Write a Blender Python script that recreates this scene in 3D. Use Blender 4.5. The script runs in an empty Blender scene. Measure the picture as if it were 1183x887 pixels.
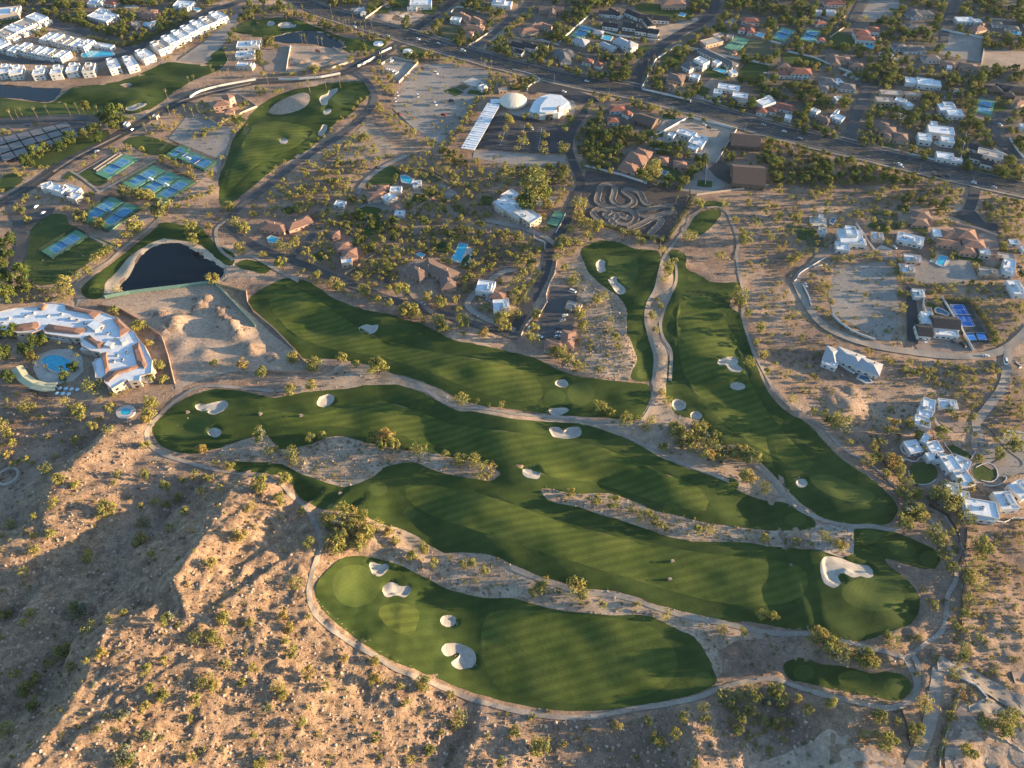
EXPO = 1.95
HAZE = .000013
import bpy, math, random
import numpy as np
from mathutils import Vector
from mathutils.geometry import delaunay_2d_cdt

random.seed(7)
RNG = np.random.default_rng(7)
SC = bpy.context.scene
COL = SC.collection

# ------------------------------------------------------------------ camera geometry
HC = 415.0
PITCH = math.radians(51.0)
FOC = 591.5 / math.tan(math.radians(35.0))
CP, SP = math.cos(PITCH), math.sin(PITCH)
IW, IH = 1183, 887
TILES = {c: ([0, 296, 592, 887][i % 4], [0, 222, 444, 665][i // 4]) for i, c in enumerate("ABCDEFGHIJKLMNOP")}


def G(px, py, z=0.0):
    """survey point of the photograph -> ground position at height z"""
    u = (px - 591.5) / FOC
    v = (py - 443.5) / FOC
    t = (HC - z) / (SP + v * CP)
    return u * t, (CP - v * SP) * t


def PXY(x, y, z=0.0):
    dep = y * CP + (HC - z) * SP
    return 591.5 + FOC * x / dep, 443.5 + FOC * (-y * SP + (HC - z) * CP) / dep


def T(tile, pts):
    ox, oy = TILES[tile]
    return [(ox + a / 4.0, oy + b / 4.0) for a, b in pts]


def pxm(px, py):
    """pixels per metre across the view at a ground point"""
    x, y = G(px, py)
    return FOC / (y * CP + HC * SP)


# ------------------------------------------------------------------ noise
_H = RNG.random((256, 256))


def vnoise(x, y, s, seed=0):
    x = np.asarray(x, float) / s + seed * 17.31 + 1000
    y = np.asarray(y, float) / s + seed * 5.77 + 1000
    xi = np.floor(x).astype(int); yi = np.floor(y).astype(int)
    fx = x - xi; fy = y - yi
    fx = fx * fx * fx * (fx * (fx * 6 - 15) + 10); fy = fy * fy * fy * (fy * (fy * 6 - 15) + 10)
    a = _H[xi & 255, yi & 255]; b = _H[(xi + 1) & 255, yi & 255]
    c = _H[xi & 255, (yi + 1) & 255]; d = _H[(xi + 1) & 255, (yi + 1) & 255]
    return (a * (1 - fx) + b * fx) * (1 - fy) + (c * (1 - fx) + d * fx) * fy - 0.5


# ------------------------------------------------------------------ polygons
def smooth(pts, n=4, closed=True):
    P = [np.array(p, float) for p in pts]
    N = len(P); out = []
    rng = range(N) if closed else range(N - 1)
    for i in rng:
        if closed:
            p0, p1, p2, p3 = P[i - 1], P[i], P[(i + 1) % N], P[(i + 2) % N]
        else:
            p0, p1, p2, p3 = P[max(i - 1, 0)], P[i], P[i + 1], P[min(i + 2, N - 1)]
        for k in range(n):
            t = k / n
            out.append(tuple(0.5 * ((2 * p1) + (-p0 + p2) * t + (2 * p0 - 5 * p1 + 4 * p2 - p3) * t * t + (-p0 + 3 * p1 - 3 * p2 + p3) * t ** 3)))
    if not closed:
        out.append(tuple(P[-1]))
    return out


def ell(cx, cy, rx, ry, ang=0, n=20, wob=0.0, seed=0):
    r = random.Random(seed)
    a = math.radians(ang); out = []
    ph = r.random() * 6
    for i in range(n):
        t = 2 * math.pi * i / n
        w = 1 + wob * (math.sin(2 * t + ph) * .6 + math.sin(3 * t + ph * 2) * .5)
        x, y = rx * w * math.cos(t), ry * w * math.sin(t)
        out.append((cx + x * math.cos(a) - y * math.sin(a), cy + x * math.sin(a) + y * math.cos(a)))
    return out


def inside(x, y, poly):
    x = np.asarray(x, float); y = np.asarray(y, float)
    res = np.zeros(x.shape, bool)
    n = len(poly)
    for i in range(n):
        x1, y1 = poly[i]; x2, y2 = poly[(i + 1) % n]
        if y1 == y2: continue
        c = ((y1 > y) != (y2 > y)) & (x < (x2 - x1) * (y - y1) / (y2 - y1) + x1)
        res ^= c
    return res


PADM = 60
MW, MH = IW + 2 * PADM, IH + 2 * PADM


def raster(polys):
    m = np.zeros((MH, MW), np.float32)
    for p in polys:
        xs = [a for a, b in p]; ys = [b for a, b in p]
        x0, x1 = max(int(min(xs)) + PADM - 1, 0), min(int(max(xs)) + PADM + 2, MW)
        y0, y1 = max(int(min(ys)) + PADM - 1, 0), min(int(max(ys)) + PADM + 2, MH)
        if x1 <= x0 or y1 <= y0: continue
        X, Y = np.meshgrid(np.arange(x0, x1) - PADM + .5, np.arange(y0, y1) - PADM + .5)
        m[y0:y1, x0:x1] = np.maximum(m[y0:y1, x0:x1], inside(X, Y, p))
    return m


def blur(m, r):
    for ax in (0, 1):
        for _ in range(2):
            k = np.ones(2 * r + 1) / (2 * r + 1)
            pad = [(r, r) if a == ax else (0, 0) for a in (0, 1)]
            c = np.cumsum(np.pad(m, pad, mode='edge'), axis=ax, dtype=np.float64)
            z = np.zeros_like(np.take(c, [0], axis=ax))
            c = np.concatenate([z, c], axis=ax)
            n = m.shape[ax]
            m = (np.take(c, range(2 * r + 1, 2 * r + 1 + n), axis=ax) - np.take(c, range(0, n), axis=ax)) / (2 * r + 1)
    return m.astype(np.float32)


def look(m, px, py):
    px = np.clip(np.nan_to_num(np.asarray(px)) + PADM - .5, 0, MW - 1.01); py = np.clip(np.nan_to_num(np.asarray(py)) + PADM - .5, 0, MH - 1.01)
    xi = px.astype(int); yi = py.astype(int); fx = px - xi; fy = py - yi
    return (m[yi, xi] * (1 - fx) + m[yi, xi + 1] * fx) * (1 - fy) + (m[yi + 1, xi] * (1 - fx) + m[yi + 1, xi + 1] * fx) * fy


def sstep(a, b, x):
    t = np.clip((x - a) / (b - a), 0, 1)
    return t * t * (3 - 2 * t)


# ------------------------------------------------------------------ object helpers
def tag(o, label=None, cat=None, group=None, kind=None):
    if label: o['label'] = label
    if cat: o['category'] = cat
    if group: o['group'] = group
    if kind: o['kind'] = kind
    return o


def mesh(name, V, F, mats, fm=None, sm=False):
    me = bpy.data.meshes.new(name)
    V = np.asarray(V, np.float32).reshape(-1, 3)
    if isinstance(F, np.ndarray):
        n, k = F.shape
        me.vertices.add(len(V)); me.vertices.foreach_set('co', V.ravel())
        me.loops.add(n * k); me.loops.foreach_set('vertex_index', F.astype(np.int32).ravel())
        me.polygons.add(n)
        me.polygons.foreach_set('loop_start', np.arange(0, n * k, k, dtype=np.int32))
        me.polygons.foreach_set('loop_total', np.full(n, k, np.int32))
    else:
        me.from_pydata([tuple(v) for v in V.tolist()], [], F)
    if not isinstance(mats, (list, tuple)): mats = [mats]
    for m in mats: me.materials.append(m)
    if fm is not None:
        me.polygons.foreach_set('material_index', np.asarray(fm, np.int32))
    if sm:
        me.polygons.foreach_set('use_smooth', np.ones(len(me.polygons), bool))
    me.update(calc_edges=True)
    return me


def link(name, me, parent=None, loc=None, rz=0, sc=None):
    o = bpy.data.objects.new(name, me)
    COL.objects.link(o)
    if parent is not None: o.parent = parent
    if loc is not None: o.location = loc
    if rz: o.rotation_euler = (0, 0, rz)
    if sc is not None: o.scale = sc
    return o


def empty(name, loc, rz=0):
    o = bpy.data.objects.new(name, None)
    o.empty_display_size = 1
    COL.objects.link(o)
    o.location = loc; o.rotation_euler = (0, 0, rz)
    return o


class MB:
    """collects shapes for ONE mesh"""
    def __init__(s): s.v = []; s.f = []; s.m = []

    def add(s, V, F, mi=0):
        b = len(s.v); s.v += [tuple(p) for p in V]
        s.f += [tuple(i + b for i in f) for f in F]; s.m += [mi] * len(F)

    def box(s, x0, x1, y0, y1, z0, z1, mi=0, fr=None):
        V = [(x0, y0, z0), (x1, y0, z0), (x1, y1, z0), (x0, y1, z0), (x0, y0, z1), (x1, y0, z1), (x1, y1, z1), (x0, y1, z1)]
        if fr: V = [fr(p) for p in V]
        s.add(V, [(0, 3, 2, 1), (4, 5, 6, 7), (0, 1, 5, 4), (1, 2, 6, 5), (2, 3, 7, 6), (3, 0, 4, 7)], mi)

    def bar(s, a, b, r0, r1=None, n=6, mi=0):
        a = Vector(a); b = Vector(b); d = (b - a).normalized()
        r1 = r0 if r1 is None else r1
        t = Vector((0, 0, 1)) if abs(d.z) < .9 else Vector((1, 0, 0))
        u = d.cross(t).normalized(); w = d.cross(u)
        V = [a + (u * math.cos(6.2832 * i / n) + w * math.sin(6.2832 * i / n)) * r0 for i in range(n)]
        V += [b + (u * math.cos(6.2832 * i / n) + w * math.sin(6.2832 * i / n)) * r1 for i in range(n)]
        F = [(i, (i + 1) % n, n + (i + 1) % n, n + i) for i in range(n)] + [tuple(range(n))[::-1], tuple(range(n, 2 * n))]
        s.add(V, F, mi)

    def me(s, name, mats, sm=False): return mesh(name, s.v, s.f, mats, s.m, sm)
    def build(s, name, mats, parent=None, loc=None, rz=0, sm=False): return link(name, s.me(name, mats, sm), parent, loc, rz)


# ------------------------------------------------------------------ materials
def newmat(name):
    m = bpy.data.materials.new(name); m.use_nodes = True
    nt = m.node_tree; b = nt.nodes['Principled BSDF']
    b.inputs['Roughness'].default_value = .9
    b.inputs['Specular IOR Level'].default_value = .2
    return m, nt, b


def nz(nt, scale, detail=3, rough=.6, vec=None, stretch=None):
    n = nt.nodes.new('ShaderNodeTexNoise'); n.inputs['Scale'].default_value = scale
    n.inputs['Detail'].default_value = detail; n.inputs['Roughness'].default_value = rough
    g = nt.nodes.new('ShaderNodeTexCoord')
    src = g.outputs['Object']
    if stretch:
        mp = nt.nodes.new('ShaderNodeMapping'); mp.inputs['Scale'].default_value = stretch[:3]
        if len(stretch) > 3: mp.inputs['Rotation'].default_value = (0, 0, stretch[3])
        nt.links.new(src, mp.inputs['Vector']); src = mp.outputs['Vector']
    nt.links.new(src, n.inputs['Vector'])
    return n.outputs['Fac']


def ramp(nt, fac, stops):
    r = nt.nodes.new('ShaderNodeValToRGB')
    e = r.color_ramp.elements
    while len(e) < len(stops): e.new(.5)
    for k, (p, c) in enumerate(stops):
        e[k].position = p; e[k].color = (c[0], c[1], c[2], 1)
    nt.links.new(fac, r.inputs['Fac'])
    return r.outputs['Color']


def mixc(nt, fac, a, b, mode='MIX'):
    n = nt.nodes.new('ShaderNodeMix'); n.data_type = 'RGBA'; n.blend_type = mode
    for sock, val in ((n.inputs[0], fac), (n.inputs[6], a), (n.inputs[7], b)):
        if hasattr(val, 'is_output') or isinstance(val, bpy.types.NodeSocket): nt.links.new(val, sock)
        elif isinstance(val, (int, float)): sock.default_value = val
        else: sock.default_value = (val[0], val[1], val[2], 1)
    return n.outputs[2]


def mth(nt, op, a, b=0.0):
    n = nt.nodes.new('ShaderNodeMath'); n.operation = op
    for k, val in ((0, a), (1, b)):
        if isinstance(val, bpy.types.NodeSocket): nt.links.new(val, n.inputs[k])
        else: n.inputs[k].default_value = val
    return n.outputs[0]


def bump(nt, b, h, strength=1.0, dist=1.0):
    n = nt.nodes.new('ShaderNodeBump'); n.inputs['Strength'].default_value = strength; n.inputs['Distance'].default_value = dist
    nt.links.new(h, n.inputs['Height']); nt.links.new(n.outputs['Normal'], b.inputs['Normal'])


def speck(name, c1, c2, s1=.06, s2=.8, amt=.5, rough=.9, bs=0.0, bd=.3, spec=.2, bscale=1.5):
    """two-tone mottled surface: broad patches and a fine grain"""
    m, nt, b = newmat(name)
    f = ramp(nt, nz(nt, s1, 4), [(.35, c1), (.65, c2)])
    g = ramp(nt, nz(nt, s2, 4, .7), [(.3, (1 - amt,) * 3), (.7, (1 + amt,) * 3)])
    nt.links.new(mixc(nt, 1.0, f, g, 'MULTIPLY'), b.inputs['Base Color'])
    b.inputs['Roughness'].default_value = rough; b.inputs['Specular IOR Level'].default_value = spec
    if bs: bump(nt, b, nz(nt, bscale, 4, .65), bs, bd)
    return m


def plain(name, c, rough=.8, spec=.3, var=.12, s=.35, metal=0):
    m, nt, b = newmat(name)
    g = ramp(nt, nz(nt, s, 4, .65), [(.3, tuple(k * (1 - var) for k in c)), (.7, tuple(k * (1 + var) for k in c))])
    nt.links.new(g, b.inputs['Base Color'])
    b.inputs['Roughness'].default_value = rough; b.inputs['Specular IOR Level'].default_value = spec; b.inputs['Metallic'].default_value = metal
    return m


M = {}
# desert ground: brown-grey soil, paler washes, darker gravel patches, stony grain
m, nt, b = newmat('desert_soil')
big = ramp(nt, nz(nt, .018, 5, .6), [(.36, (.195, .132, .096)), (.52, (.285, .20, .143)), (.66, (.395, .288, .208))])
mid = ramp(nt, nz(nt, .16, 5, .7), [(.30, (.62, .60, .58)), (.50, (1.0, 1.0, 1.0)), (.72, (1.22, 1.2, 1.18))])
fin = ramp(nt, nz(nt, 1.1, 5, .75), [(.30, (.55, .53, .5)), (.5, (1, 1, 1)), (.7, (1.3, 1.27, 1.22))])
c = mixc(nt, 1, mixc(nt, 1, big, mid, 'MULTIPLY'), fin, 'MULTIPLY')
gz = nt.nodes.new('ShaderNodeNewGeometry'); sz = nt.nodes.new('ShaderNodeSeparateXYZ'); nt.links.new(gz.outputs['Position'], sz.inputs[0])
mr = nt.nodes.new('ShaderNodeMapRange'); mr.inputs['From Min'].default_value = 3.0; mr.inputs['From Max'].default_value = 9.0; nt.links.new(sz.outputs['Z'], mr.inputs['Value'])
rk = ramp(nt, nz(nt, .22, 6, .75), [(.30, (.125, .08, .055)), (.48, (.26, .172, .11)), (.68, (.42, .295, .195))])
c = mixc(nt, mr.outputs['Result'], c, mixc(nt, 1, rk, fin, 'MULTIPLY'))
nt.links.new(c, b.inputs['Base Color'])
bump(nt, b, nz(nt, .55, 7, .78), .62, 1.6)
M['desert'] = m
# rocky slope gravel variant is the same sheet; pale strips of decomposed granite
M['strip'] = speck('pale_gravel', (.26, .19, .132), (.40, .30, .215), .09, 1.1, .36, bs=.3, bd=.5, bscale=.8)
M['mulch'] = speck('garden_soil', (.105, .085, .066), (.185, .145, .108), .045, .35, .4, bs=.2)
M['dirt'] = speck('bare_dirt', (.31, .225, .16), (.42, .31, .225), .05, .5, .3, bs=.4, bd=.6, bscale=.5)
M['graylot'] = speck('grey_gravel', (.21, .185, .16), (.29, .255, .22), .03, .6, .25, bs=.15, bd=.4, bscale=.6)
M['browndirt'] = speck('dark_brown_dirt', (.062, .052, .047), (.088, .073, .064), .03, .5, .2, bs=.1)
M['track'] = speck('track_dirt', (.15, .12, .097), (.21, .17, .135), .05, .5, .2)


def grassmat(name, c1, c2, stripe=None, sc=.045, bs=.35):
    m, nt, b = newmat(name)
    f = ramp(nt, nz(nt, sc, 5, .6), [(.34, c1), (.66, c2)])
    if stripe:
        ang, per, amt = stripe
        w = nt.nodes.new('ShaderNodeTexWave'); w.inputs['Scale'].default_value = .314 / per * 1.0; w.inputs['Distortion'].default_value = 1.2
        w.inputs['Detail'].default_value = 2; w.inputs['Detail Scale'].default_value = .2
        tc = nt.nodes.new('ShaderNodeTexCoord'); mp = nt.nodes.new('ShaderNodeMapping'); mp.inputs['Rotation'].default_value = (0, 0, ang)
        nt.links.new(tc.outputs['Object'], mp.inputs['Vector']); nt.links.new(mp.outputs['Vector'], w.inputs['Vector'])
        f = mixc(nt, 1, f, ramp(nt, w.outputs['Fac'], [(.3, (1 - amt,) * 3), (.7, (1 + amt,) * 3)]), 'MULTIPLY')
    g = ramp(nt, nz(nt, .9, 4, .7, None, (1, 3, 1, .3)), [(.3, (.72, .74, .7)), (.7, (1.25, 1.22, 1.2))])
    nt.links.new(mixc(nt, 1, f, g, 'MULTIPLY'), b.inputs['Base Color'])
    b.inputs['Specular IOR Level'].default_value = .15
    bump(nt, b, nz(nt, .35, 5, .7), bs, .5)
    return m


M['fairway'] = grassmat('rye_grass', (.025, .048, .010), (.054, .074, .016), (math.radians(75), 6.5, .06))
M['mown'] = grassmat('mown_fairway_grass', (.041, .067, .012), (.090, .108, .022), (math.radians(75), 5.5, .12))
M['green'] = grassmat('putting_grass', (.052, .079, .017), (.074, .097, .023), (math.radians(40), 2.5, .03), bs=.12)
M['lawn'] = grassmat('lawn_grass', (.036, .062, .016), (.070, .090, .024), None, .06)
M['dullgrass'] = grassmat('dry_lawn', (.085, .085, .045), (.12, .11, .06), None, .06)
M['sand'] = speck('bunker_sand', (.33, .295, .25), (.43, .385, .325), .2, .8, .12, bs=.12, bd=.3, bscale=1.2)
M['bank'] = speck('pond_bank_sand', (.38, .30, .21), (.48, .39, .28), .1, .8, .2, bs=.2)
M['path'] = speck('concrete_path', (.225, .19, .155), (.31, .262, .215), .06, .9, .2)
M['plate'] = speck('broom_concrete', (.27, .235, .195), (.345, .30, .255), .06, .9, .15)
M['asphalt'] = speck('asphalt', (.043, .043, .046), (.066, .064, .066), .05, .7, .18)
M['oldasphalt'] = speck('old_asphalt', (.066, .064, .064), (.10, .095, .092), .05, .7, .18)
M['paver'] = speck('driveway_pavers', (.22, .165, .13), (.29, .22, .175), .1, .9, .15)
M['deck'] = speck('pool_deck', (.42, .37, .32), (.52, .46, .40), .1, .9, .12)
M['line'] = plain('road_paint_white', (.72, .70, .66), .7, .2, .15)
M['yellow'] = plain('road_paint_yellow', (.60, .42, .07), .7, .2, .15)
M['courtblue'] = plain('court_blue_acrylic', (.06, .215, .36), .75, .25, .08, .2)
M['courtvivid'] = plain('court_vivid_blue_acrylic', (.008, .10, .36), .7, .25, .06, .2)
M['courtsky'] = plain('court_sky_blue_acrylic', (.06, .26, .62), .7, .25, .06, .2)
M['courtgreen'] = plain('court_green_acrylic', (.10, .25, .155), .8, .2, .1, .2)
M['courtdark'] = plain('court_dark_acrylic', (.035, .05, .05), .8, .2, .1, .2)
M['screen'] = plain('windscreen_mesh', (.018, .03, .022), .9, .1, .2)
m, nt, b = newmat('chain_link_screen'); b.inputs['Base Color'].default_value = (.02, .035, .025, 1); tb = nt.nodes.new('ShaderNodeBsdfTransparent'); mx = nt.nodes.new('ShaderNodeMixShader'); mx.inputs['Fac'].default_value = .72
nt.links.new(b.outputs['BSDF'], mx.inputs[1]); nt.links.new(tb.outputs['BSDF'], mx.inputs[2]); nt.links.new(mx.outputs['Shader'], nt.nodes['Material Output'].inputs['Surface']); M['screen'] = m
M['white'] = plain('white_stucco', (.54, .525, .50), .85, .2, .06)
M['cream'] = plain('cream_stucco', (.44, .36, .29), .85, .2, .08)
M['tan'] = plain('tan_stucco', (.40, .30, .215), .85, .2, .1)
M['pink'] = plain('pink_stucco', (.46, .29, .22), .85, .2, .1)
M['brown'] = plain('brown_siding', (.15, .105, .075), .85, .2, .12)
M['stone'] = plain('stone_veneer', (.36, .26, .18), .9, .2, .25, 1.0)
M['foam'] = plain('white_foam_roof', (.60, .63, .645), .7, .25, .16, .25)
M['tanroof'] = plain('tan_coated_roof', (.40, .345, .29), .8, .2, .12, .25)


def tileroof(name, c1, c2, per=.45):
    m, nt, b = newmat(name)
    f = ramp(nt, nz(nt, .5, 4, .7), [(.3, c1), (.7, c2)])
    g = ramp(nt, nz(nt, 3.5, 3, .7), [(.3, (.75,) * 3), (.7, (1.22,) * 3)])
    nt.links.new(mixc(nt, 1, f, g, 'MULTIPLY'), b.inputs['Base Color'])
    bump(nt, b, nz(nt, 3.0, 2, .6), .4, .2)
    return m


M['terra'] = tileroof('terracotta_tiles', (.20, .112, .08), (.30, .175, .125))
M['red'] = tileroof('red_clay_tiles', (.21, .082, .058), (.29, .12, .085))
M['slate'] = tileroof('grey_shingles', (.10, .098, .10), (.15, .145, .145))
M['palegrey'] = tileroof('pale_grey_shingles', (.30, .30, .31), (.38, .38, .385))
M['char'] = tileroof('charcoal_shingles', (.028, .029, .033), (.05, .05, .055))
M['brownroof'] = tileroof('brown_tiles', (.15, .10, .078), (.215, .145, .115))
M['ribbed'] = plain('brown_metal_roof', (.115, .075, .055), .6, .3, .12)
M['glass'], _nt, _b = newmat('window_glass'); _b.inputs['Base Color'].default_value = (.03, .04, .05, 1); _b.inputs['Roughness'].default_value = .12; _b.inputs['Specular IOR Level'].default_value = .6
M['frame'] = plain('dark_frame', (.05, .045, .04), .6, .3)
M['door'] = plain('wood_door', (.17, .09, .05), .6, .3)
M['garage'] = plain('garage_door_paint', (.42, .37, .31), .6, .3)
M['metal'] = plain('galvanised_metal', (.42, .43, .44), .45, .5, .1, .5, .6)
M['water'], _nt, _b = newmat('pond_water'); _b.inputs['Base Color'].default_value = (.004, .008, .012, 1); _b.inputs['Roughness'].default_value = .12; _b.inputs['Specular IOR Level'].default_value = .2
bump(_nt, _b, nz(_nt, .6, 3, .6), .06, .3)


def poolmat(name, c):
    m, nt, b = newmat(name)
    f = ramp(nt, nz(nt, .35, 3, .5), [(.3, tuple(k * .8 for k in c)), (.7, tuple(min(k * 1.2, .95) for k in c))])
    nt.links.new(f, b.inputs['Base Color']); b.inputs['Roughness'].default_value = .1; b.inputs['Specular IOR Level'].default_value = .5
    bump(nt, b, nz(nt, 1.5, 2, .5), .08, .1)
    return m


M['pool'] = poolmat('pool_water', (.035, .36, .50))
M['deeppool'] = poolmat('dark_pool_water', (.03, .10, .16))
M['canvas'] = plain('yellow_canvas', (.44, .42, .27), .85, .2, .06)
M['bluecanvas'] = plain('pale_blue_sheet', (.45, .62, .68), .6, .3, .1)
M['tarpgreen'] = plain('green_privacy_screen', (.16, .27, .22), .85, .2, .12)
M['rust'] = plain('weathered_block_wall', (.36, .25, .18), .9, .2, .2)
M['solar'] = plain('dark_panel_roof', (.125, .11, .105), .4, .4, .15, .8)
M['hay'] = plain('orange_machine_paint', (.42, .07, .03), .6, .3, .2)
M['tyre'] = plain('tyre_rubber', (.02, .02, .02), .9, .2)
M['trunk'] = plain('bark', (.13, .095, .065), .95, .1, .25, 2.0)
M['palmtrunk'] = plain('palm_bark', (.20, .145, .10), .95, .1, .25, 2.0)


def leafmat(name, c1, c2, var=.3, trans=.35):
    """leaf colour differs from plant to plant and from leaf to leaf"""
    m, nt, b = newmat(name)
    oi = nt.nodes.new('ShaderNodeObjectInfo'); ge = nt.nodes.new('ShaderNodeNewGeometry')
    pos = nt.nodes.new('ShaderNodeTexNoise'); pos.inputs['Scale'].default_value = .11; pos.inputs['Detail'].default_value = 1
    nt.links.new(ge.outputs['Position'], pos.inputs['Vector'])
    t = mth(nt, 'ADD', mth(nt, 'MULTIPLY', oi.outputs['Random'], .45), mth(nt, 'MULTIPLY', mth(nt, 'SUBTRACT', pos.outputs['Fac'], .22), 1.0))
    gl = sum(c2) / 3
    base = ramp(nt, t, [(.12, (gl * .78, gl * .86, gl * .62)), (.3, c1), (.62, c2), (.86, (c2[0] * 1.05, c2[1] * .78, c2[2] * .9))])
    g = ramp(nt, ge.outputs['Random Per Island'], [(0, (1 - var,) * 3), (1, (1 + var,) * 3)])
    cc = mixc(nt, 1, base, g, 'MULTIPLY')
    nt.links.new(cc, b.inputs['Base Color'])
    b.inputs['Specular IOR Level'].default_value = .1
    tr = nt.nodes.new('ShaderNodeBsdfTranslucent'); nt.links.new(cc, tr.inputs['Color'])
    mx = nt.nodes.new('ShaderNodeMixShader'); mx.inputs['Fac'].default_value = trans
    nt.links.new(b.outputs['BSDF'], mx.inputs[1]); nt.links.new(tr.outputs['BSDF'], mx.inputs[2])
    out = nt.nodes['Material Output']; nt.links.new(mx.outputs['Shader'], out.inputs['Surface'])
    return m


M['desertleaf'] = leafmat('palo_verde_leaves', (.17, .178, .050), (.31, .285, .085))
M['broadleaf'] = leafmat('broad_leaves', (.045, .08, .020), (.145, .17, .042))
M['palmleaf'] = leafmat('palm_fronds', (.14, .15, .065), (.23, .225, .10))
M['shrubleaf'] = leafmat('shrub_leaves', (.175, .172, .058), (.315, .285, .098))
M['scrubleaf'] = leafmat('scrub_twigs', (.15, .115, .06), (.30, .24, .12))
M['hedgeleaf'] = leafmat('hedge_leaves', (.07, .10, .032), (.145, .16, .05))
m, nt, b = newmat('rock'); ge = nt.nodes.new('ShaderNodeNewGeometry')
nt.links.new(ramp(nt, ge.outputs['Random Per Island'], [(0, (.20, .13, .09)), (.6, (.38, .265, .18)), (1, (.52, .39, .28))]), b.inputs['Base Color'])
M['rock'] = m
# ------------------------------------------------------------------ the survey: golf course
FAIR_PAIR = [(271, 533), (296, 534), (326, 536), (343, 545), (358, 551), (378, 558), (396, 563), (413, 559), (431, 551), (443, 541), (458, 536), (478, 534), (496, 541), (516, 548), (546, 553), (566, 556), (575, 551), (577, 546),
    (566, 538), (551, 534), (528, 530), (508, 525), (481, 521), (463, 519), (431, 513), (416, 509), (396, 504), (378, 505), (358, 513), (341, 518), (323, 519), (316, 511), (308, 503),
    (296, 504), (275, 510), (250, 518), (225, 524), (200, 521), (185, 514), (178, 503), (176, 496), (180, 489), (195, 474), (213, 461), (233, 453), (250, 449), (275, 451), (296, 455), (316, 459), (341, 455), (371, 451), (403, 449), (423, 445), (458, 444),
    (476, 449), (493, 456), (511, 466), (531, 475), (546, 475), (566, 479), (592, 484), (629, 487), (667, 489), (692, 495), (717, 504), (742, 516), (764, 529), (792, 540), (817, 548), (837, 553), (852, 566), (867, 573), (887, 579), (907, 581), (924, 589), (939, 599),
    (941, 609), (924, 613), (888, 613), (855, 609), (830, 606), (805, 601), (780, 595), (754, 589), (732, 579), (717, 574), (699, 569), (667, 571), (654, 569), (634, 564), (625, 566), (629, 574), (642, 581), (667, 585), (692, 594), (717, 601), (747, 611), (772, 620), (797, 625), (822, 626), (855, 626), (888, 631), (924, 634), (949, 636), (962, 640), (974, 643), (983, 640), (987, 629), (986, 614), (994, 610), (1017, 611), (1037, 616), (1057, 624), (1077, 633), (1086, 644), (1083, 654), (1072, 658), (1049, 653), (1024, 645), (1028, 654), (1042, 665), (1054, 677), (1062, 690), (1063, 700), (1059, 712), (1049, 722), (1027, 730), (1009, 737), (992, 741), (969, 739), (937, 729), (907, 726), (887, 722), (862, 718), (847, 719), (817, 712), (787, 706), (754, 697), (734, 689), (704, 682), (674, 680), (647, 672), (622, 665), (592, 652), (566, 641), (533, 638), (513, 639), (496, 630), (481, 619), (461, 610), (443, 606), (421, 597), (396, 591), (378, 590), (366, 586), (348, 576), (342, 569), (337, 559), (328, 551), (311, 548), (296, 546), (272, 543)]
FAIR_LOW = [(365, 690), (366, 675), (374, 664), (383, 655), (396, 645), (416, 642), (433, 645), (450, 649), (466, 654), (480, 662), (493, 668), (516, 680), (541, 687), (561, 691), (591, 691), (632, 702), (660, 707), (687, 709), (707, 711), (727, 710), (752, 712), (767, 719), (785, 728), (802, 736), (817, 757), (824, 772), (828, 783), (824, 792), (792, 805), (742, 814), (710, 819), (679, 821), (637, 820), (592, 812), (560, 804), (533, 795), (496, 780), (470, 770), (446, 760), (423, 745), (401, 730), (384, 716), (371, 702)]
FAIR_MID = [(287, 349), (296, 338), (316, 327), (333, 321), (353, 324), (368, 332), (383, 343), (401, 351), (426, 359), (451, 363), (466, 369), (486, 374), (503, 382), (521, 392), (546, 397), (571, 402), (592, 407), (617, 413), (637, 423), (662, 433), (692, 438), (729, 442), (749, 445), (752, 459), (747, 471), (738, 484), (722, 485), (704, 483), (667, 481), (629, 478), (592, 473), (561, 469), (543, 466), (528, 460), (508, 449), (476, 437), (456, 432), (436, 424), (416, 419), (396, 416), (366, 414), (351, 414), (343, 408), (321, 384), (298, 362)]
FAIR_RIGHT = [(773, 292), (779, 288), (792, 294), (793, 309), (807, 317), (824, 326), (853, 326), (858, 332), (846, 344), (843, 354), (854, 362), (862, 382), (869, 409), (879, 434), (887, 452), (907, 474), (932, 489), (949, 506), (967, 526), (987, 541), (1007, 554), (1024, 569), (1034, 581), (1036, 593), (1027, 604), (1012, 607), (987, 605), (962, 604), (947, 596), (937, 589), (924, 581), (912, 569), (899, 554), (887, 542), (874, 529), (852, 514), (832, 514), (817, 499), (804, 485), (787, 481), (777, 474), (770, 461), (770, 444), (771, 422), (773, 407), (764, 389), (760, 374), (766, 359), (775, 344), (778, 322), (776, 304)]
FAIR_TRI = [(672, 289), (679, 283), (692, 278), (712, 279), (734, 287), (757, 289), (763, 297), (762, 309), (757, 332), (749, 347), (745, 364), (747, 384), (754, 407), (756, 424), (752, 438), (742, 441), (732, 439), (729, 432), (736, 417), (732, 402), (724, 382), (724, 357), (714, 342), (699, 332), (684, 319), (674, 302)]
TEE_TOP = [(794, 263), (802, 252), (814, 243), (829, 242), (833, 247), (827, 257), (814, 269), (804, 271)]
TEE_TINY = [(813, 238), (817, 232), (832, 233), (834, 239), (824, 241)]
FAIR_FAR = [(296, 125), (321, 110), (346, 102), (361, 100), (378, 96), (396, 95), (416, 94), (426, 100), (426, 110), (416, 120), (401, 135), (388, 142), (371, 160), (346, 180), (321, 192), (296, 212), (280, 225), (265, 236), (255, 235), (253, 222), (253, 205), (260, 188), (265, 175), (270, 160), (280, 146)]
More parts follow.
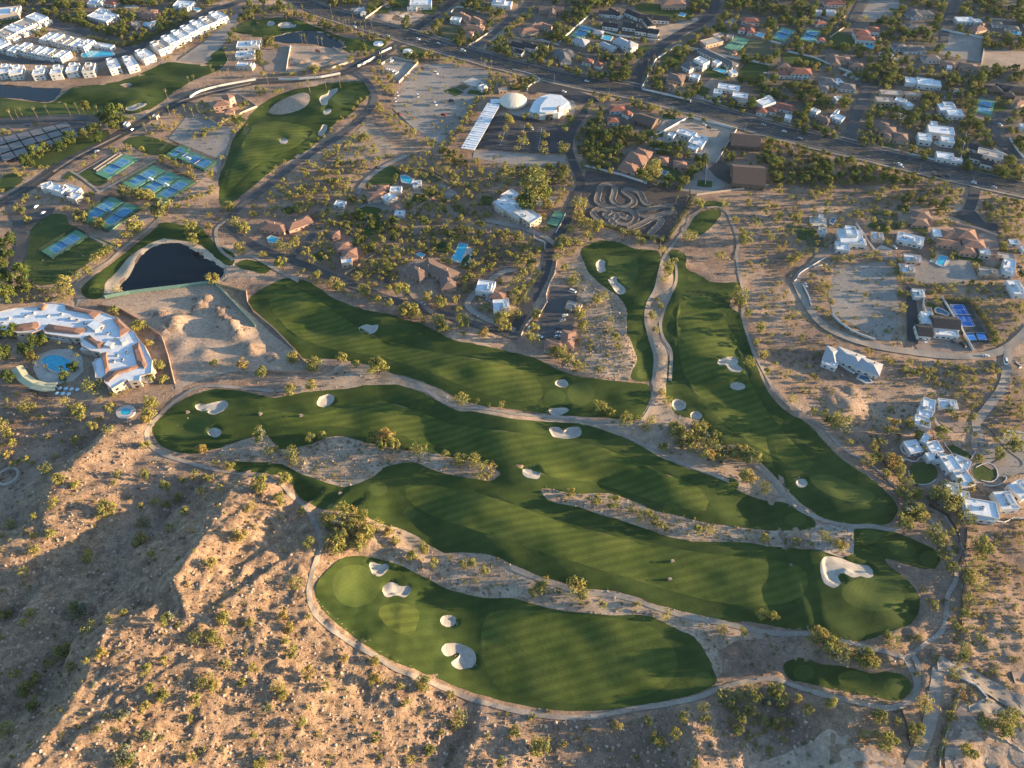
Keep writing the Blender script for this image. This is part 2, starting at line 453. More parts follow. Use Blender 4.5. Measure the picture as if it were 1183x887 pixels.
FAR_ISLE = [(310, 130), (318, 120), (333, 112), (351, 107), (358, 111), (356, 120), (346, 127), (326, 132)]
FAIR_POND = [(94, 338), (96, 331), (105, 322), (125, 307), (145, 292), (160, 280), (178, 265), (185, 258), (200, 257), (215, 261), (232, 263), (240, 272), (252, 283), (270, 293), (271, 302), (265, 307), (252, 301), (241, 290), (230, 282), (212, 278), (190, 276), (175, 281), (160, 289), (147, 299), (135, 314), (122, 327), (120, 339), (112, 346), (100, 344)]
FAIR_POND_SMALL = [(273, 307), (283, 300), (296, 302), (313, 309), (306, 316), (294, 314)]
FAIR_LAKE = [(75, 107), (87, 100), (120, 97), (150, 90), (175, 79), (195, 72), (235, 74), (245, 62), (257, 56), (263, 68), (250, 82), (225, 92), (200, 107), (185, 120), (170, 127), (150, 131), (100, 127), (50, 127), (0, 132), (-25, 132), (-25, 115), (0, 113), (45, 118), (62, 117)]
FAIR_TOP = [(272, 36), (284, 27), (311, 21), (341, 22), (358, 28), (381, 37), (401, 44), (418, 45), (420, 54), (407, 61), (396, 57), (396, 53), (398, 50), (390, 45), (372, 37), (353, 35), (330, 39), (315, 42), (296, 43)]
TEE_LOW = [(905, 772), (909, 764), (922, 760), (937, 762), (947, 767), (969, 769), (992, 774), (1007, 778), (1024, 776), (1042, 780), (1051, 787), (1052, 797), (1044, 807), (1032, 810), (1012, 806), (987, 802), (962, 797), (932, 789), (914, 785)]
POND = [(137, 333), (145, 322), (155, 307), (165, 292), (180, 283), (200, 280), (212, 282), (225, 289), (235, 296), (250, 304), (258, 312), (258, 318), (250, 323), (237, 326), (212, 329), (187, 332), (162, 336), (145, 337)]
LAKE = [(-60, 92), (0, 96), (20, 99), (50, 100), (70, 102), (73, 108), (60, 116), (45, 117), (0, 112), (-60, 110)]
TOPPOND = [(315, 42), (330, 39), (353, 35), (371, 37), (390, 45), (397, 50), (396, 55), (378, 55), (358, 50), (333, 50), (318, 47)]

BUNKERS = [
    ('two-lobed kidney bunker at the far left end of the long fairway', [(225, 469), (231, 466), (238, 467), (250, 464), (260, 463), (264, 468), (257, 475), (247, 479), (240, 477), (241, 473), (236, 475), (229, 474)]),
    ('small round bunker just below the kidney bunker on the left green', ell(248, 499.5, 7.5, 5.5, 0, 14, .05, 1)),
    ('rounded bunker at the top edge of the long fairway near its left third', [(366, 465), (371, 458), (380, 455), (386, 459), (384, 465), (375, 470), (368, 469)]),
    ('wide notched bunker on the upper edge of the long fairway', [(634, 495), (639, 493), (646, 494), (651, 498), (656, 494), (667, 493), (672, 498), (669, 504), (657, 507), (642, 506), (636, 501)]),
    ('bean bunker near the tip of the sandy divider strip', [(603, 544), (608, 541), (617, 543), (624, 546), (622, 553), (614, 553), (606, 550)]),
    ('small bunker below the twin circular greens of the middle fairway', [(634, 474), (641, 471), (654, 471), (656, 475), (646, 480), (637, 479)]),
    ('small oval bunker above the twin circular greens', ell(649, 443, 8, 4.5, 0, 14, .06, 2)),
    ('round bunker at the left edge of the right fairway', ell(784.5, 467.5, 8, 6.5, 20, 14, .06, 3)),
    ('small round bunker beside the cart path tip of the right fairway', ell(804.5, 480, 6.5, 5, 10, 14, .04, 4)),
    ('oval bunker in the centre of the right fairway', ell(852, 446, 9, 4.5, 5, 14, .05, 5)),
    ('double-lobed bunker on the right fairway near the lone edge tree', [(829, 417), (837, 413), (847, 412), (853, 417), (852, 421), (858, 426), (854, 430), (844, 429), (838, 422), (831, 422)]),
    ('round bunker left of the lower right green', ell(926, 558, 6.8, 5.2, 0, 14, .03, 6)),
    ('largest sprawling bunker left of the lower right oval green', [(948, 651), (954, 643), (969, 644), (987, 651), (1004, 654), (1009, 664), (1003, 668), (994, 666), (984, 667), (974, 662), (968, 666), (971, 673), (964, 679), (954, 675), (949, 667)]),
    ('heart-shaped bunker at the top of the lowest green', [(427, 651), (432, 649), (438, 652), (446, 651), (449, 656), (441, 665), (433, 665), (428, 659)]),
    ('peanut-shaped bunker on the lowest fairway below the heart-shaped one', [(442, 680), (448, 673), (456, 673), (463, 677), (473, 677), (474, 684), (468, 690), (458, 688), (448, 690), (443, 686)]),
    ('small circular bunker on the lowest fairway', ell(518, 717, 9, 7, 0, 14, .03, 7)),
    ('hook-shaped bunker on the lowest fairway', [(510, 750), (513, 745), (518, 743), (533, 744), (546, 751), (550, 760), (546, 770), (531, 773), (522, 767), (525, 762), (531, 757), (528, 754), (518, 758), (512, 755)]),
    ('lone bean bunker in the middle fairway near its left end', [(415, 378), (423, 375), (430, 376), (436, 375), (436, 381), (428, 386), (420, 385), (415, 382)]),
    ('upper of the two bunkers on the triangular fairway', [(689, 304), (694, 300), (699, 303), (700, 312), (694, 315), (690, 312)]),
    ('lower elongated bunker of the triangular fairway', [(703, 323), (711, 319), (714, 326), (723, 333), (721, 339), (713, 339), (706, 329)]),
    ('long irregular bunker at the top of the far fairway', [(370, 112), (378, 108), (381, 104), (390, 102), (388, 108), (380, 115), (378, 121), (371, 121)]),
    ('small bunker under the long irregular one of the far fairway', ell(378, 129, 5, 3, -20, 12, .05, 8)),
    ('upright bunker on the right edge of the far fairway', [(370, 149), (373, 144), (378, 145), (377, 151), (372, 157), (367, 155)]),
    ('small round bunker on the lower far fairway', ell(328, 163, 5, 3.4, 0, 12, .04, 9)),
    ('small bunker at the left of the top green by the dark pond', ell(313, 27, 5, 2.8, 0, 12, .04, 10)),
    ('scalloped bunker at the top green by the dark pond', [(322, 28), (329, 25), (341, 27), (341, 31), (331, 32), (323, 31)]),
    ('thin bunker between the top green and the dark pond', ell(333, 39.5, 6, 1.8, 0, 12, .04, 11)),
    ('tiny oval bunker on the fairway below the townhouses', ell(146, 98, 6, 2, 0, 12, .04, 12)),
    ('flat bunker at the roadside end of the fairway below the townhouses', [(145, 126), (152, 122), (162, 119), (170, 120), (166, 123), (157, 127), (148, 128)]),
]
GREENS = [  # (name, polygon, material)
    ('putting_green', ell(411, 677, 27, 25, 0, 22, .03, 1), 'green'),
    ('putting_green', ell(1009, 687, 37, 19, 4, 24, .05, 2), 'green'),
    ('putting_green', ell(214, 492, 29, 15, 0, 22, .04, 3), 'green'),
    ('putting_green', [(935, 552), (946, 548), (958, 549), (970, 553), (984, 560), (1006, 568), (1010, 576), (1000, 583), (984, 581), (962, 574), (944, 564)], 'green'),
    ('putting_green', ell(641, 459, 13, 9, 0, 18, .03, 5), 'green'),
    ('putting_green', ell(671, 455, 16, 13, 0, 18, .03, 6), 'green'),
    ('putting_green', [(699, 298), (717, 296), (734, 297), (737, 308), (736, 319), (727, 332), (718, 326), (710, 318), (701, 315)], 'green'),
    ('putting_green', ell(398, 112, 14, 8, -20, 18, .05, 7), 'green'),
    ('putting_green', ell(345, 27, 9, 2.4, 4, 14, .03, 14), 'green'),
    ('fairway_cut', [(566, 708), (600, 704), (650, 709), (700, 713), (745, 720), (768, 736), (781, 756), (781, 775), (772, 790), (745, 804), (700, 812), (650, 812), (610, 806), (580, 798), (562, 775), (556, 745), (558, 722)], 'mown'),
    ('fairway_cut', [(452, 697), (470, 698), (484, 706), (482, 722), (474, 734), (452, 727), (438, 712), (440, 702)], 'mown'),
    ('fairway_cut', [(480, 560), (560, 572), (640, 600), (720, 622), (820, 640), (900, 648), (932, 662), (925, 690), (880, 700), (820, 694), (740, 672), (660, 648), (580, 622), (500, 596), (470, 575)], 'mown'),
    ('fairway_cut', [(300, 470), (360, 480), (440, 462), (520, 490), (600, 500), (690, 515), (760, 545), (810, 565), (815, 590), (760, 580), (690, 558), (640, 552), (590, 535), (520, 520), (440, 500), (380, 492), (310, 492)], 'mown'),
    ('fairway_cut', [(310, 345), (340, 332), (385, 358), (440, 392), (520, 410), (600, 425), (625, 445), (620, 465), (560, 455), (500, 432), (440, 412), (370, 400), (330, 378)], 'mown'),
    ('fairway_cut', [(785, 350), (820, 342), (838, 370), (852, 400), (866, 440), (890, 480), (925, 520), (940, 535), (925, 545), (895, 530), (850, 500), (815, 470), (790, 430), (783, 390)], 'mown'),
    ('fairway_cut', [(290, 145), (320, 140), (350, 145), (362, 152), (345, 168), (315, 182), (290, 196), (272, 214), (262, 220), (262, 205), (275, 180)], 'mown'),
]
TEES = [ell(812, 785, 11, 9, 0, 18), ell(437, 565, 11, 8, 0, 18), ell(473, 593, 8, 7, 0, 16), ell(1004, 620, 12, 8, 0, 18), ell(1042, 634, 17, 9, 14, 18), ell(1073, 645, 10, 9, 0, 16), ell(919, 600, 12, 8, 0, 18), ell(842, 560, 12, 8, 0, 18),
        ell(802, 321, 8, 5, 0, 16), ell(742, 432, 7, 6, 0, 16), ell(742, 400, 6, 5, 0, 16), ell(928, 777, 12, 9, 0, 18), ell(987, 785, 19, 10, 6, 18), ell(1031, 792, 11, 9, 0, 18), ell(109, 334, 8, 5, -35, 16), ell(212, 265, 8, 2.6, 0, 16)]

# pale gravel strips between the holes, drawn as sheets under paths
STRIPS = [
    [(577, 546), (566, 538), (551, 534), (528, 530), (508, 525), (481, 521), (463, 519), (431, 513), (416, 509), (396, 504), (378, 505), (358, 513), (341, 518), (323, 519), (316, 511), (308, 503), (296, 504), (275, 510), (255, 518), (250, 527), (271, 533), (296, 534), (326, 536), (343, 545), (358, 551), (378, 558), (396, 563), (413, 559), (431, 551), (443, 541), (458, 536), (478, 534), (496, 541), (516, 548), (546, 553), (566, 556), (575, 551)],
    [(941, 609), (924, 613), (888, 613), (855, 609), (830, 606), (805, 601), (780, 595), (754, 589), (732, 579), (717, 574), (699, 569), (667, 571), (654, 569), (634, 564), (625, 566), (629, 574), (642, 581), (667, 585), (692, 594), (717, 601), (747, 611), (772, 620), (797, 625), (822, 626), (855, 626), (888, 631), (924, 634), (949, 636), (962, 640), (974, 643), (983, 640), (987, 629), (986, 614), (970, 612)],
    [(421, 597), (443, 606), (461, 610), (481, 619), (496, 630), (513, 639), (533, 638), (566, 641), (592, 652), (622, 665), (647, 672), (674, 680), (704, 682), (734, 689), (754, 697), (787, 706), (817, 712), (847, 719), (870, 724), (890, 730), (880, 738), (850, 740), (830, 752), (835, 775), (828, 783), (817, 757), (802, 736), (785, 728), (767, 719), (752, 712), (727, 710), (707, 711), (687, 709), (660, 707), (632, 702), (591, 691), (561, 691), (541, 687), (516, 680), (493, 668), (480, 662), (466, 654), (450, 649), (440, 640), (425, 620)],
    [(762, 300), (757, 332), (749, 347), (745, 364), (747, 384), (754, 407), (756, 424), (752, 442), (752, 459), (747, 471), (738, 484), (704, 484), (667, 482), (629, 479), (592, 474), (561, 470), (528, 461), (508, 450), (476, 438), (456, 433), (436, 425), (416, 420), (396, 418), (380, 430), (350, 440), (316, 452), (341, 455), (371, 451), (403, 449), (423, 445), (458, 444), (476, 449), (493, 456), (511, 466), (531, 475), (546, 475), (566, 479), (592, 484), (629, 487), (667, 489), (692, 495), (717, 504), (742, 516), (764, 529), (792, 540), (817, 548), (837, 553), (852, 566), (867, 573), (887, 579), (907, 581), (924, 589), (937, 596), (930, 586), (912, 569), (899, 554), (887, 542), (874, 529), (852, 514), (832, 514), (817, 499), (804, 485), (787, 481), (777, 474), (770, 461), (770, 444), (771, 422), (773, 407), (764, 389), (760, 374), (766, 359), (775, 344), (778, 322), (776, 304), (770, 294)],
    [(674, 302), (684, 319), (699, 332), (714, 342), (724, 357), (724, 382), (732, 402), (736, 417), (729, 432), (729, 441), (692, 437), (662, 432), (650, 425), (670, 400), (672, 370), (668, 345), (655, 320), (655, 305)],
    [(385, 183), (421, 141), (431, 142), (445, 158), (456, 170), (440, 182), (421, 190)],
]
SAND_EDGE = [(942, 608), (960, 606), (986, 609), (986, 640), (974, 645), (955, 639), (942, 634), (935, 625)]

LOTS = [  # (material, polygon)
    ('dirt', [(117, 349), (150, 339), (245, 329), (252, 328), (275, 350), (296, 368), (312, 384), (343, 408), (352, 416), (356, 429), (330, 430), (303, 429), (262, 430), (230, 440), (203, 450), (197, 425), (190, 397), (168, 375), (140, 359), (122, 356)]),
    ('bank', [(120, 339), (122, 327), (135, 314), (147, 299), (160, 289), (176, 280), (190, 275), (215, 279), (232, 284), (246, 294), (262, 308), (264, 320), (252, 327), (237, 329), (187, 335), (145, 340)]),
    ('graylot', [(453, 125), (466, 95), (474, 84), (491, 74), (520, 74), (566, 82), (556, 112), (508, 167), (480, 150)]),
    ('dirt', [(333, 52), (378, 54), (406, 65), (403, 72), (331, 85)]),
    ('dirt', [(423, 22), (446, 7), (491, 17), (476, 27), (450, 29)]),
    ('graylot', [(994, 20), (1004, 0), (1039, 0), (1039, 15), (1029, 25)]),
    ('graylot', [(1087, 35), (1137, 45), (1132, 72), (1084, 62)]),
    ('dirt', [(1137, 57), (1200, 60), (1200, 84), (1132, 77)]),
    ('graylot', [(964, 307), (990, 306), (1019, 302), (1035, 312), (1037, 340), (1037, 372), (1030, 394), (1012, 392), (990, 378), (962, 362), (956, 340)]),
    ('graylot', [(548, 173), (610, 178), (650, 180), (656, 192), (600, 193), (546, 182)]),
    ('browndirt', [(677, 197), (720, 203), (797, 217), (799, 229), (767, 281), (720, 268), (672, 254), (673, 220)]),
    ('graylot', [(808, 198), (825, 190), (838, 216), (820, 222), (800, 222), (786, 220), (796, 205)]),
    ('plate', [(752, 160), (770, 135), (796, 137), (850, 151), (827, 188), (805, 182), (790, 172)]),
    ('dirt', [(778, 150), (798, 137), (850, 151), (842, 160), (820, 158), (800, 152)]),
    ('paver', [(1056, 397), (1060, 388), (1112, 392), (1122, 406), (1062, 408)]),
    ('graylot', [(1040, 300), (1120, 300), (1130, 322), (1100, 330), (1045, 325)]),
    ('paver', [(1130, 270), (1150, 268), (1158, 300), (1150, 310), (1132, 300)]),
    ('paver', [(765, 195), (768, 190), (775, 185)]),
    ('paver', [(1105, 485), (1125, 490), (1128, 500), (1105, 500), (1080, 485), (1080, 470)]),
    ('graylot', [(1125, 560), (1150, 552), (1183, 546), (1183, 500), (1165, 500), (1135, 520), (1120, 540)]),
    ('paver', [(1052, 545), (1060, 530), (1085, 530), (1100, 545), (1115, 560), (1120, 580), (1085, 570), (1062, 562), (1050, 555)]),
    ('deck', [(38, 425), (45, 410), (60, 404), (80, 403), (95, 412), (97, 428), (85, 440), (65, 445), (45, 440)]),
    ('dirt', [(670, 408), (712, 410), (716, 424), (680, 424)]),
    ('dirt', [(930, 860), (960, 843), (1000, 862), (1040, 880), (1040, 900), (900, 900), (860, 890)]),
    ('dirt', [(1110, 815), (1160, 830), (1200, 850), (1200, 900), (1095, 900)]),
    ('paver', [(1102, 820), (1125, 815), (1150, 830), (1112, 838), (1104, 860), (1098, 880), (1092, 870)]),
    ('paver', [(1168, 775), (1200, 765), (1200, 800), (1172, 790)]),
    ('plate', [(650, 118), (662, 116), (668, 126), (660, 134), (600, 136), (585, 128)]),
    ('graylot', [(440, 230), (455, 245), (425, 246), (412, 238)]),
    ('paver', [(815, 96), (828, 85), (838, 90), (824, 112), (798, 116)]),
    ('dirt', [(752, 33), (790, 25), (805, 20), (812, 28), (790, 42), (764, 45)]),
    ('plate', [(441, 75), (456, 68), (485, 76), (462, 96)]),
    ('graylot', [(195, 160), (215, 135), (245, 140), (270, 150), (262, 170), (252, 200), (238, 196), (205, 165)]),
    ('graylot', [(205, 70), (240, 45), (262, 22), (276, 14), (272, 35), (252, 58), (238, 73)]),
    ('paver', [(300, 62), (333, 52), (331, 85), (306, 82)]),
]
LAWNS = [  # (polygon, material)
    ([(37, 264), (50, 252), (62, 247), (77, 249), (79, 258), (100, 269), (110, 274), (130, 281), (138, 285), (105, 302), (82, 319), (70, 326), (50, 330), (37, 324), (25, 312), (32, 294), (34, 277)], 'lawn'),
    (T('A', [(570, 655), (660, 625), (810, 675), (760, 715), (680, 710), (620, 680)]), 'lawn'),
    (T('A', [(350, 820), (420, 780), (500, 820), (460, 860)]), 'lawn'), (T('A', [(290, 820), (330, 790), (360, 800), (310, 830)]), 'lawn'),
    (T('C', [(400, 668), (460, 672), (485, 690), (470, 735), (430, 742), (400, 725)]), 'lawn'),
    (T('C', [(630, 790), (660, 755), (720, 770), (780, 800), (760, 840), (690, 830), (640, 815)]), 'lawn'),
    (T('C', [(685, 290), (710, 250), (790, 265), (760, 310)]), 'lawn'), (T('C', [(890, 345), (910, 305), (1000, 315), (980, 370)]), 'lawn'),
    (T('C', [(1040, 370), (1080, 290), (1183, 300), (1183, 330), (1150, 375)]), 'lawn'), (T('C', [(1080, 280), (1090, 190), (1183, 190), (1183, 275)]), 'dullgrass'),
    (T('C', [(570, 25), (620, 15), (720, 25), (830, 40), (820, 85), (730, 85), (590, 55)]), 'lawn'), (T('C', [(340, 155), (400, 150), (490, 150), (480, 165), (390, 185)]), 'lawn'),
    (T('C', [(580, 225), (620, 205), (630, 225), (600, 250)]), 'lawn'), (T('C', [(250, 575), (350, 480), (350, 500), (270, 585), (180, 582), (180, 570)]), 'lawn'),
    (T('D', [(270, 200), (300, 140), (380, 165), (440, 200), (430, 215), (330, 215)]), 'lawn'), (T('D', [(70, 290), (90, 245), (250, 280), (240, 300), (130, 300)]), 'lawn'),
    (T('D', [(910, 740), (905, 700), (930, 700), (950, 745)]), 'lawn'), (T('D', [(1050, 760), (1070, 765), (1150, 800), (1140, 815), (1050, 785)]), 'lawn'),
    (T('D', [(975, 655), (1010, 650), (1050, 670), (1000, 675)]), 'lawn'), (T('D', [(1040, 500), (1060, 480), (1110, 500), (1060, 525)]), 'lawn'),
    (T('B', [(830, 150), (880, 110), (960, 130), (940, 175), (870, 180)]), 'dullgrass'), (T('B', [(670, 240), (660, 225), (700, 215), (780, 235), (770, 265), (700, 258)]), 'lawn'),
    (T('B', [(770, 40), (800, 20), (850, 30), (830, 60), (780, 65)]), 'lawn'), (T('B', [(620, 15), (650, 0), (700, 0), (690, 35)]), 'lawn'), (T('B', [(500, 190), (580, 180), (600, 210), (540, 240), (505, 225)]), 'lawn'),
    (T('B', [(530, 830), (600, 760), (660, 790), (660, 820), (620, 860), (540, 850)]), 'lawn'), (T('B', [(1080, 200), (1130, 165), (1145, 175), (1100, 205)]), 'lawn'),
    (T('F', [(470, 85), (510, 65), (580, 80), (550, 105), (500, 100)]), 'lawn'), (T('F', [(480, 190), (500, 165), (560, 170), (530, 200), (490, 225)]), 'lawn'),
    (T('F', [(835, 270), (855, 228), (897, 245), (880, 280)]), 'lawn'), (T('F', [(945, 345), (970, 283), (1010, 290), (980, 352)]), 'lawn'),
    (T('G', [(165, 150), (200, 90), (235, 100), (200, 165)]), 'lawn'), (T('G', [(65, 330), (75, 310), (100, 320), (85, 350)]), 'lawn'),
    (T('H', [(858, 300), (870, 278), (990, 310), (970, 325)]), 'lawn'), (T('H', [(725, 560), (735, 510), (770, 520), (855, 580), (850, 590), (775, 572)]), 'lawn'), (T('H', [(650, 160), (670, 140), (740, 165), (720, 195)]), 'lawn'),
    (ell(1066, 547, 17, 13, 0, 22), 'lawn'), (ell(1137.5, 545.5, 14, 11, 0, 20), 'lawn'),
    (T('L', [(820, 295), (835, 283), (870, 288), (910, 310), (938, 330), (935, 345), (900, 338), (850, 320)]), 'lawn'),
    (T('A', [(0, 80), (100, 65), (80, 95), (0, 112)]), 'lawn'), (T('A', [(0, 470), (200, 480), (400, 490), (560, 510), (420, 540), (200, 540), (0, 545)]), 'lawn'), (T('A', [(100, 745), (280, 660), (500, 600), (480, 650), (340, 720), (200, 775)]), 'lawn'), (T('A', [(0, 830), (60, 800), (110, 830), (60, 870), (0, 887)]), 'lawn'),
    (T('E', [(0, 230), (25, 225), (30, 330), (0, 380)]), 'lawn'), (T('A', [(1085, 140), (1130, 100), (1183, 95), (1183, 150), (1110, 150)]), 'lawn'),
]
PARKING = [
    ([(568, 135), (592, 133), (625, 140), (659, 150), (656, 178), (610, 176), (549, 171)], 'asphalt', 'church car park'),
    ([(0, 160), (40, 150), (72, 141), (100, 142), (95, 160), (37, 181), (10, 187), (-20, 192), (-20, 164)], 'oldasphalt', 'resort car park'),
    ([(637, 332), (667, 332), (662, 382), (622, 394), (628, 360)], 'oldasphalt', 'house yard'),
    ([(1047, 330), (1056, 335), (1062, 372), (1060, 398), (1048, 402)], 'asphalt', 'driveway'),
    (T('H', [(835, 105), (900, 85), (960, 90), (1000, 140), (1060, 150), (1062, 185), (990, 170), (900, 130)]), 'asphalt', 'court'),
    (T('E', [(60, 70), (150, 60), (260, 70), (230, 110), (130, 150), (100, 130)]), 'oldasphalt', 'club forecourt'),
    (T('C', [(70, 420), (110, 385), (160, 375), (300, 420), (380, 450), (400, 470), (330, 478), (270, 460), (170, 430), (120, 425), (100, 440)]), 'asphalt', 'church drop-off'),
    (T('C', [(905, 780), (960, 740), (1010, 770), (1050, 820), (1000, 850), (940, 820)]), 'browndirt', 'barn yard'),
]
LINCOLN = [(255, -32), (330, -6), (371, 12), (421, 27), (471, 42), (533, 60), (592, 76), (677, 96), (742, 108), (817, 128), (888, 149), (974, 170), (1062, 191), (1137, 208), (1200, 222), (1260, 236)]
ROADS = [  # (polyline, width m, material, closed)
    (LINCOLN, 23, 'asphalt'),
    ([(676, 128), (668, 140), (661, 152), (657, 172), (664, 192), (671, 210), (667, 222), (659, 242), (652, 262), (637, 282), (632, 307), (622, 332), (607, 357), (594, 381)], 7.5, 'asphalt'),
    ([(598, 389), (546, 374), (508, 362), (471, 352), (436, 341), (401, 327), (366, 312), (333, 299), (296, 285), (276, 270), (266, 259), (272, 245), (303, 220), (333, 196), (371, 170), (396, 155), (416, 138), (430, 122), (432, 108), (421, 92), (410, 84)], 7, 'oldasphalt'),
    ([(-20, 248), (20, 224), (50, 206), (75, 188), (112, 170), (150, 150), (175, 135), (200, 122), (225, 112), (250, 105), (296, 95), (346, 92), (396, 85), (416, 75), (436, 65), (456, 54), (472, 44)], 12, 'asphalt'),
    ([(20, 224), (16, 237), (22, 258), (25, 285), (20, 304), (8, 320)], 9, 'oldasphalt'),
    ([(-10, 141), (62, 137), (112, 137), (150, 148)], 12, 'oldasphalt'),
    ([(-30, 5), (20, 16), (50, 27), (87, 35), (125, 47), (155, 57), (170, 50), (200, 35), (237, 15), (262, 7), (300, -5)], 9, 'oldasphalt'),
    ([(-20, 60), (0, 65), (37, 72), (100, 72), (145, 62), (155, 57)], 8, 'oldasphalt'),
    ([(979, 163), (992, 125), (1006, 98)], 10, 'oldasphalt'),
    ([(733, 102), (740, 79), (762, 55), (787, 38), (815, 23), (826, 8), (824, -15)], 11, 'asphalt'),
    ([(466, 44), (476, 37), (496, 22), (521, 4), (540, -12)], 9, 'asphalt'),
    ([(540, 60), (566, 42), (592, 20), (620, -4)], 8, 'oldasphalt'),
    ([(984, 25), (994, 5), (1000, -12)], 10, 'oldasphalt'),
    ([(1090, 50), (1095, 25), (1108, -10)], 9, 'oldasphalt'),
    ([(919, 326), (932, 352), (949, 374), (974, 388), (1012, 400), (1062, 408), (1112, 412), (1149, 408), (1172, 396), (1192, 375)], 6.5, 'path'),
    ([(919, 326), (925, 316), (937, 307), (950, 294), (975, 290), (1005, 287)], 6, 'paver'),
    ([(1127, 205), (1126, 222), (1119, 242), (1112, 250)], 9, 'asphalt'),
    ([(1165, 400), (1159, 444), (1137, 476), (1127, 492), (1137, 516)], 6, 'path'),
    ([(1160, 130), (1150, 145), (1155, 165), (1178, 185), (1192, 200)], 8, 'oldasphalt'),
    ([(413, 225), (420, 212), (440, 195), (470, 180)], 5, 'path'),
    ([(335, 299), (350, 285), (362, 270)], 5, 'oldasphalt'),
    ([(500, 362), (470, 330), (520, 322)], 4, 'paver'),
    ([(595, 382), (560, 368), (540, 350), (575, 318), (596, 312)], 5, 'path'),
    ([(645, 285), (625, 272), (596, 262), (560, 255)], 5, 'path'),
    ([(1108, 772), (1128, 787), (1162, 806), (1200, 826)], 10, 'path'),
    ([(1127, 501), (1125, 515), (1132, 530), (1145, 540), (1160, 532)], 4.5, 'paver'),
]
PATHS = [  # cart paths: (polyline, width m)
    ([(316, 452), (250, 446), (225, 449), (205, 462), (190, 475), (177, 488), (170, 500), (174, 514), (187, 524), (203, 530), (230, 538), (260, 545), (296, 551), (316, 557), (328, 562), (336, 572), (353, 586), (361, 599), (368, 614), (371, 629), (367, 644), (361, 661), (358, 677), (358, 692), (365, 710), (382, 726), (406, 743), (434, 758), (457, 773), (486, 784), (521, 798), (546, 808), (592, 820), (630, 827), (662, 829), (692, 827), (732, 819), (767, 814), (805, 806), (830, 796), (855, 789), (888, 784), (904, 787), (919, 793), (949, 802), (987, 811), (1022, 818), (1044, 814), (1058, 801), (1056, 781), (1046, 763), (1039, 758), (1012, 750), (982, 743), (937, 733), (888, 731), (854, 724), (817, 717), (787, 711), (754, 701), (732, 693), (704, 687), (674, 685), (642, 676), (620, 668), (590, 656)], 2.7),
    ([(1044, 762), (1067, 745), (1087, 730), (1093, 710), (1094, 690), (1104, 670), (1103, 654), (1094, 629), (1082, 609), (1062, 588), (1042, 571), (1027, 556), (1007, 538), (982, 523), (967, 512), (954, 497), (937, 485), (912, 468), (896, 452), (886, 436), (872, 409), (862, 382), (858, 362), (859, 342), (854, 317), (851, 297), (852, 279), (846, 258), (836, 241), (817, 240), (804, 246), (792, 264), (778, 282), (767, 297), (763, 309), (757, 334), (748, 352), (746, 372), (752, 392), (757, 414), (755, 440), (757, 456), (751, 472), (742, 486), (730, 494), (702, 491), (667, 484), (629, 481), (592, 478), (566, 473), (521, 468), (496, 453), (474, 443)], 2.4),
    ([(1058, 598), (1037, 612), (1007, 608), (984, 608), (957, 603), (937, 595), (919, 585), (902, 567), (887, 550), (868, 534), (850, 524)], 2.7),
    ([(780, 300), (781, 325), (770, 350), (763, 373), (766, 390), (775, 407), (774, 440)], 2.4),
    ([(842, 556), (817, 546), (782, 533), (752, 518), (727, 506), (702, 494)], 2.6),
    ([(1104, 770), (1084, 775), (1082, 785), (1072, 840), (1056, 880), (1048, 905)], 6.5),
    ([(1050, 752), (1060, 770), (1058, 800)], 3.0),
    ([(86, 375), (92, 345), (86, 333), (100, 318), (125, 303), (145, 285), (165, 270), (180, 258), (182, 250), (150, 258), (130, 248)], 3.0),
    ([(270, 300), (256, 290), (250, 275), (252, 262), (270, 250), (290, 232)], 3.2),
    ([(270, 300), (290, 296), (320, 312), (345, 325)], 3.0),
    ([(300, 318), (270, 320), (262, 325)], 2.6),
    ([(98, 270), (128, 285), (140, 290)], 2.4), ([(110, 225), (148, 204), (180, 186)], 3.4),
    ([(115, 222), (95, 206), (82, 198)], 2.4), ([(88, 202), (105, 192), (130, 178)], 2.0),
    ([(-10, 172), (20, 170)], 2.0),
    ([(1090, 595), (1105, 620), (1118, 650), (1112, 680)], 1.6),
]
PLATES = [[(1081, 757), (1090, 760), (1106, 770), (1118, 774), (1114, 781), (1100, 776), (1083, 776)], [(1118, 816), (1140, 806), (1164, 822), (1150, 826), (1120, 823)],
          [(1138, 806), (1146, 812), (1142, 814), (1136, 808)], [(1108, 752), (1114, 757), (1104, 772), (1098, 768)]]

